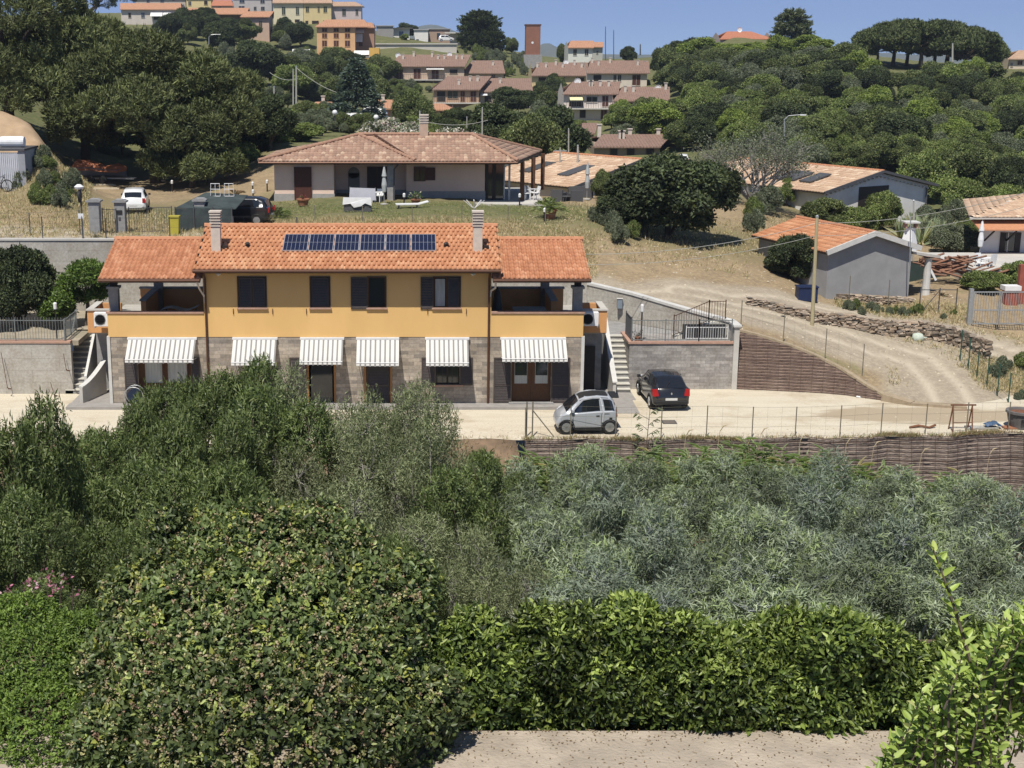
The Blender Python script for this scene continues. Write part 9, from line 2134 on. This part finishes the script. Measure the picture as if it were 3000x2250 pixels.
# agaves behind the barbecue
for i, (px, py, s_) in enumerate(((2640, 700, 1.0), (2680, 690, 1.1), (2720, 700, 1.1), (2760, 715, 1.2), (2790, 730, 1.0), (2700, 720, 1.1))):
 q = onground(px, py, 80, 110); t = thing('agave', 'large grey green agave in the row behind the barbecue, '+ORD[i], 'agave', q, 0, 'agaves behind the barbecue'); r2 = np.random.default_rng(i); n_ = 30; a = r2.random(n_)*6.28; el = r2.uniform(.4, 1.4, n_); D = np.stack([np.cos(a)*np.cos(el), np.sin(a)*np.cos(el), np.sin(el)], -1)
 V, Q, k = leafcloud(np.tile(np.array(q), (n_, 1)), D, unit(np.cross(D, [0.1, .2, 1])+[0, 0, .3]), 1.6*s_, .22*s_, True, .15); npmesh('leaves', V, Q, np.repeat(colours([(.25, .30, .18, 2), (.36, .36, .2, 1)], n_, r2), k, 0), LMd, t); mb = MB(); mb.lathe(q, [(.2, -.1), (.25, .1), (.1, .4)], 8); mb.build('core', MT['dry_cane'], t)
# ================= poles and wires =================
def pole(label, px, pyb, pyt, Y, r, m=M_tan, cross=False, name='utility_pole', lean=0):
 a = atY(px, pyb, Y); b = atY(px+lean, pyt, Y); t = thing(name, label, 'pole', a); mb = MB(); mb.tube([a-Vector((0, 0, .5)), b], [r, r*.75], 8); mb.build('shaft', m, t)
 mb = MB(); mb.bar(b-Vector((.5, 0, .25)), b+Vector((.5, 0, -.25)), .08, .08) if cross else mb.lathe(b, [(r*.8, -.02), (r*.8, .06), (r*.3, .1)], 8); mb.build('crossarm' if cross else 'cap', M_galv, t); return b
M_gpole = mat('pale_concrete_pole', (.38, .37, .33), None, 4)
tp1 = pole('tall weathered wooden pole in front of the grey shed corner', 2378, 990, 636, 67.6, .10, lean=16)
pole('thin metal mast in front of the dark evergreen oaks behind the bungalow', 1413, 410, 318, 112, .07, M_gpole)
pole('tallest pale pole left of the blue conifer', 868, 325, 195, 170, .12, M_gpole)
pole('thinner pale pole just left of the tallest one', 859, 318, 205, 178, .10, M_gpole)
pole('short pale pole among the trees left of the two tall ones', 803, 310, 255, 150, .10, M_gpole)
pole('grey pole left of the bungalow chimney', 1230, 400, 328, 108, .07, M_gpole)
pole('thin grey pole between the two large evergreen oaks', 1368, 405, 345, 118, .06, M_gpole)
pole('thin grey pole right of the large evergreen oaks', 1666, 455, 380, 112, .07, M_gpole)
pole('white pole above the ridge of the long white house', 1693, 470, 428, 106, .09, M_gpole)
pole('pole with short crossarm on the ridge of the long white house', 1641, 470, 432, 107, .07, M_gpole, True)
pole('tall thin mast on the skyline, left of two', 1774, 178, 78, 330, .10, M_dgrey, name='radio_mast')
pole('tall thin mast on the skyline, right of two', 1798, 178, 88, 330, .10, M_dgrey, name='radio_mast')
pole('short dark post on the skyline among the trees', 1876, 155, 130, 320, .16, M_dgrey, name='radio_mast')
pole('pale pole in front of the umbrella pines', 2791, 188, 128, 225, .16, M_gpole)
tp2 = pole('slim pole beside the right slope of the white gabled house', 2677, 760, 590, 84, .06, M_gpole)
pole('thin steel pole carrying the small cable box on the shed gable', 2668, 752, 640, 74.5, .035, M_galv)
pole('thin pole with white lamp in the bushes left of the bare tree', 2045, 420, 345, 150, .08, M_gpole)
def street_lamp(label, px, pyb, pyt, Y, arm=-1):
 a = atY(px, pyb, Y); b = atY(px, pyt, Y); t = thing('street_lamp', label, 'street lamp', a, 0, 'street lamps'); mb = MB(); mb.tube([a, b, b+Vector((arm*.4, 0, .35)), b+Vector((arm*1.5, 0, .45))], [.09, .06, .05, .04], 6); mb.build('post', M_galv, t); mb = MB(); mb.box(*sorted((b.x+arm*1.5, b.x+arm*2.1)), Y-.12, Y+.12, b.z+.38, b.z+.5); mb.build('lamp_head', M_plas, t)
street_lamp('grey street lamp rising from the wood above the bare tree', 2298, 400, 350, 140, 1)
street_lamp('white street lamp in front of the dark pine below the town', 612, 130, 108, 260, 1)
def ball_lamp(label, px, py, Y, pyb):
 c_ = atY(px, py, Y); b = atY(px, pyb, Y); t = thing('globe_lamp', label, 'lamp', b, 0, 'white globe lamps'); mb = MB(); mb.tube([b, c_], .04, 6); mb.build('post', M_dgrey, t); mb = MB(); mb.lathe(c_, [(.02, 0), (.2, .08), (.27, .27), (.2, .46), (.02, .54)], 12); mb.build('globe', M_plas, t, smooth=True)
ball_lamp('white globe lamp left of the blue conifer foot', 981, 338, 140, 375); ball_lamp('white globe lamp at the right foot of the blue conifer', 1102, 352, 140, 385); ball_lamp('white globe lamp by the cream gable of the small villa', 897, 316, 165, 345)
q = Vector((xY(166, 2.4, 62.6), 62.7, 2.45)); t = thing('garden_lamp', 'lamp with white head behind the iron railing at the left', 'lamp', q); mb = MB(); mb.tube([q, Vector((q.x, q.y, zY(905, 62.7)))], .03, 6); mb.build('post', M_black, t); mb = MB(); mb.lathe((q.x, q.y, zY(905, 62.7)), [(.08, 0), (.09, .26), (.05, .3)], 10); mb.build('lamp_head', M_plas, t)
def wire(label, pts_, r=.018, sag=.4):
 P = [Vector(p) for p in pts_]; t = thing('overhead_cable', label, 'cable', P[0], 0, 'overhead cables'); mb = MB(); L_p = []
 for a, b in zip(P[:-1], P[1:]):
  for k in range(10): u_ = k/10; q = a.lerp(b, u_); q.z -= sag*4*u_*(1-u_); L_p.append(q)
 L_p.append(P[-1]); mb.tube(L_p, r, 4); mb.build('strand', mat('pale_cable', (.34, .34, .31), None, 3), t)
 mb = MB(); mb.lathe(P[0], [(.03, -.06), (.05, 0), (.03, .06)], 6); mb.build('insulator', M_galv, t)
wire('upper overhead cable running from the right edge past the wooden pole', [atY(3060, 548, 60), tp1+Vector((0, 0, -.3)), atY(1700, 745, 66)], .013)
wire('lower overhead cable sagging across the slope left of the wooden pole', [atY(3060, 590, 62), tp1+Vector((0, 0, -.9)), atY(1700, 775, 66)], .011)
wire('cable from the tall pale pole down to the blue conifer', [atY(868, 198, 170), atY(1000, 275, 160)], .03)
wire('cable running left from the tall pale pole', [atY(866, 232, 170), atY(790, 212, 172)], .03)
wire('thin cable crossing the trees behind the bungalow ridge', [atY(1225, 350, 110), atY(1430, 352, 110)], .02)
wire('cable across the front of the nearest brown roofed house', [atY(1560, 425, 112), atY(1960, 466, 120)], .02)
mb = MB(); mb.box(-2700, 3200, -60, 5300, -22, 190); hz_ = mb.build('haze', None)
m = bpy.data.materials.new('haze_air'); m.use_nodes = True; nt = m.node_tree; nt.nodes.remove(nt.nodes['Principled BSDF']); v = nt.nodes.new('ShaderNodeVolumePrincipled')
v.inputs['Color'].default_value = (.75, .85, 1, 1); v.inputs['Density'].default_value = .00016; v.inputs['Anisotropy'].default_value = .2
nt.links.new(v.outputs[0], nt.nodes['Material Output'].inputs['Volume']); hz_.data.materials.append(m); tag(hz_, 'thin blue air haze over the valley and far hills', 'haze', kind='stuff')
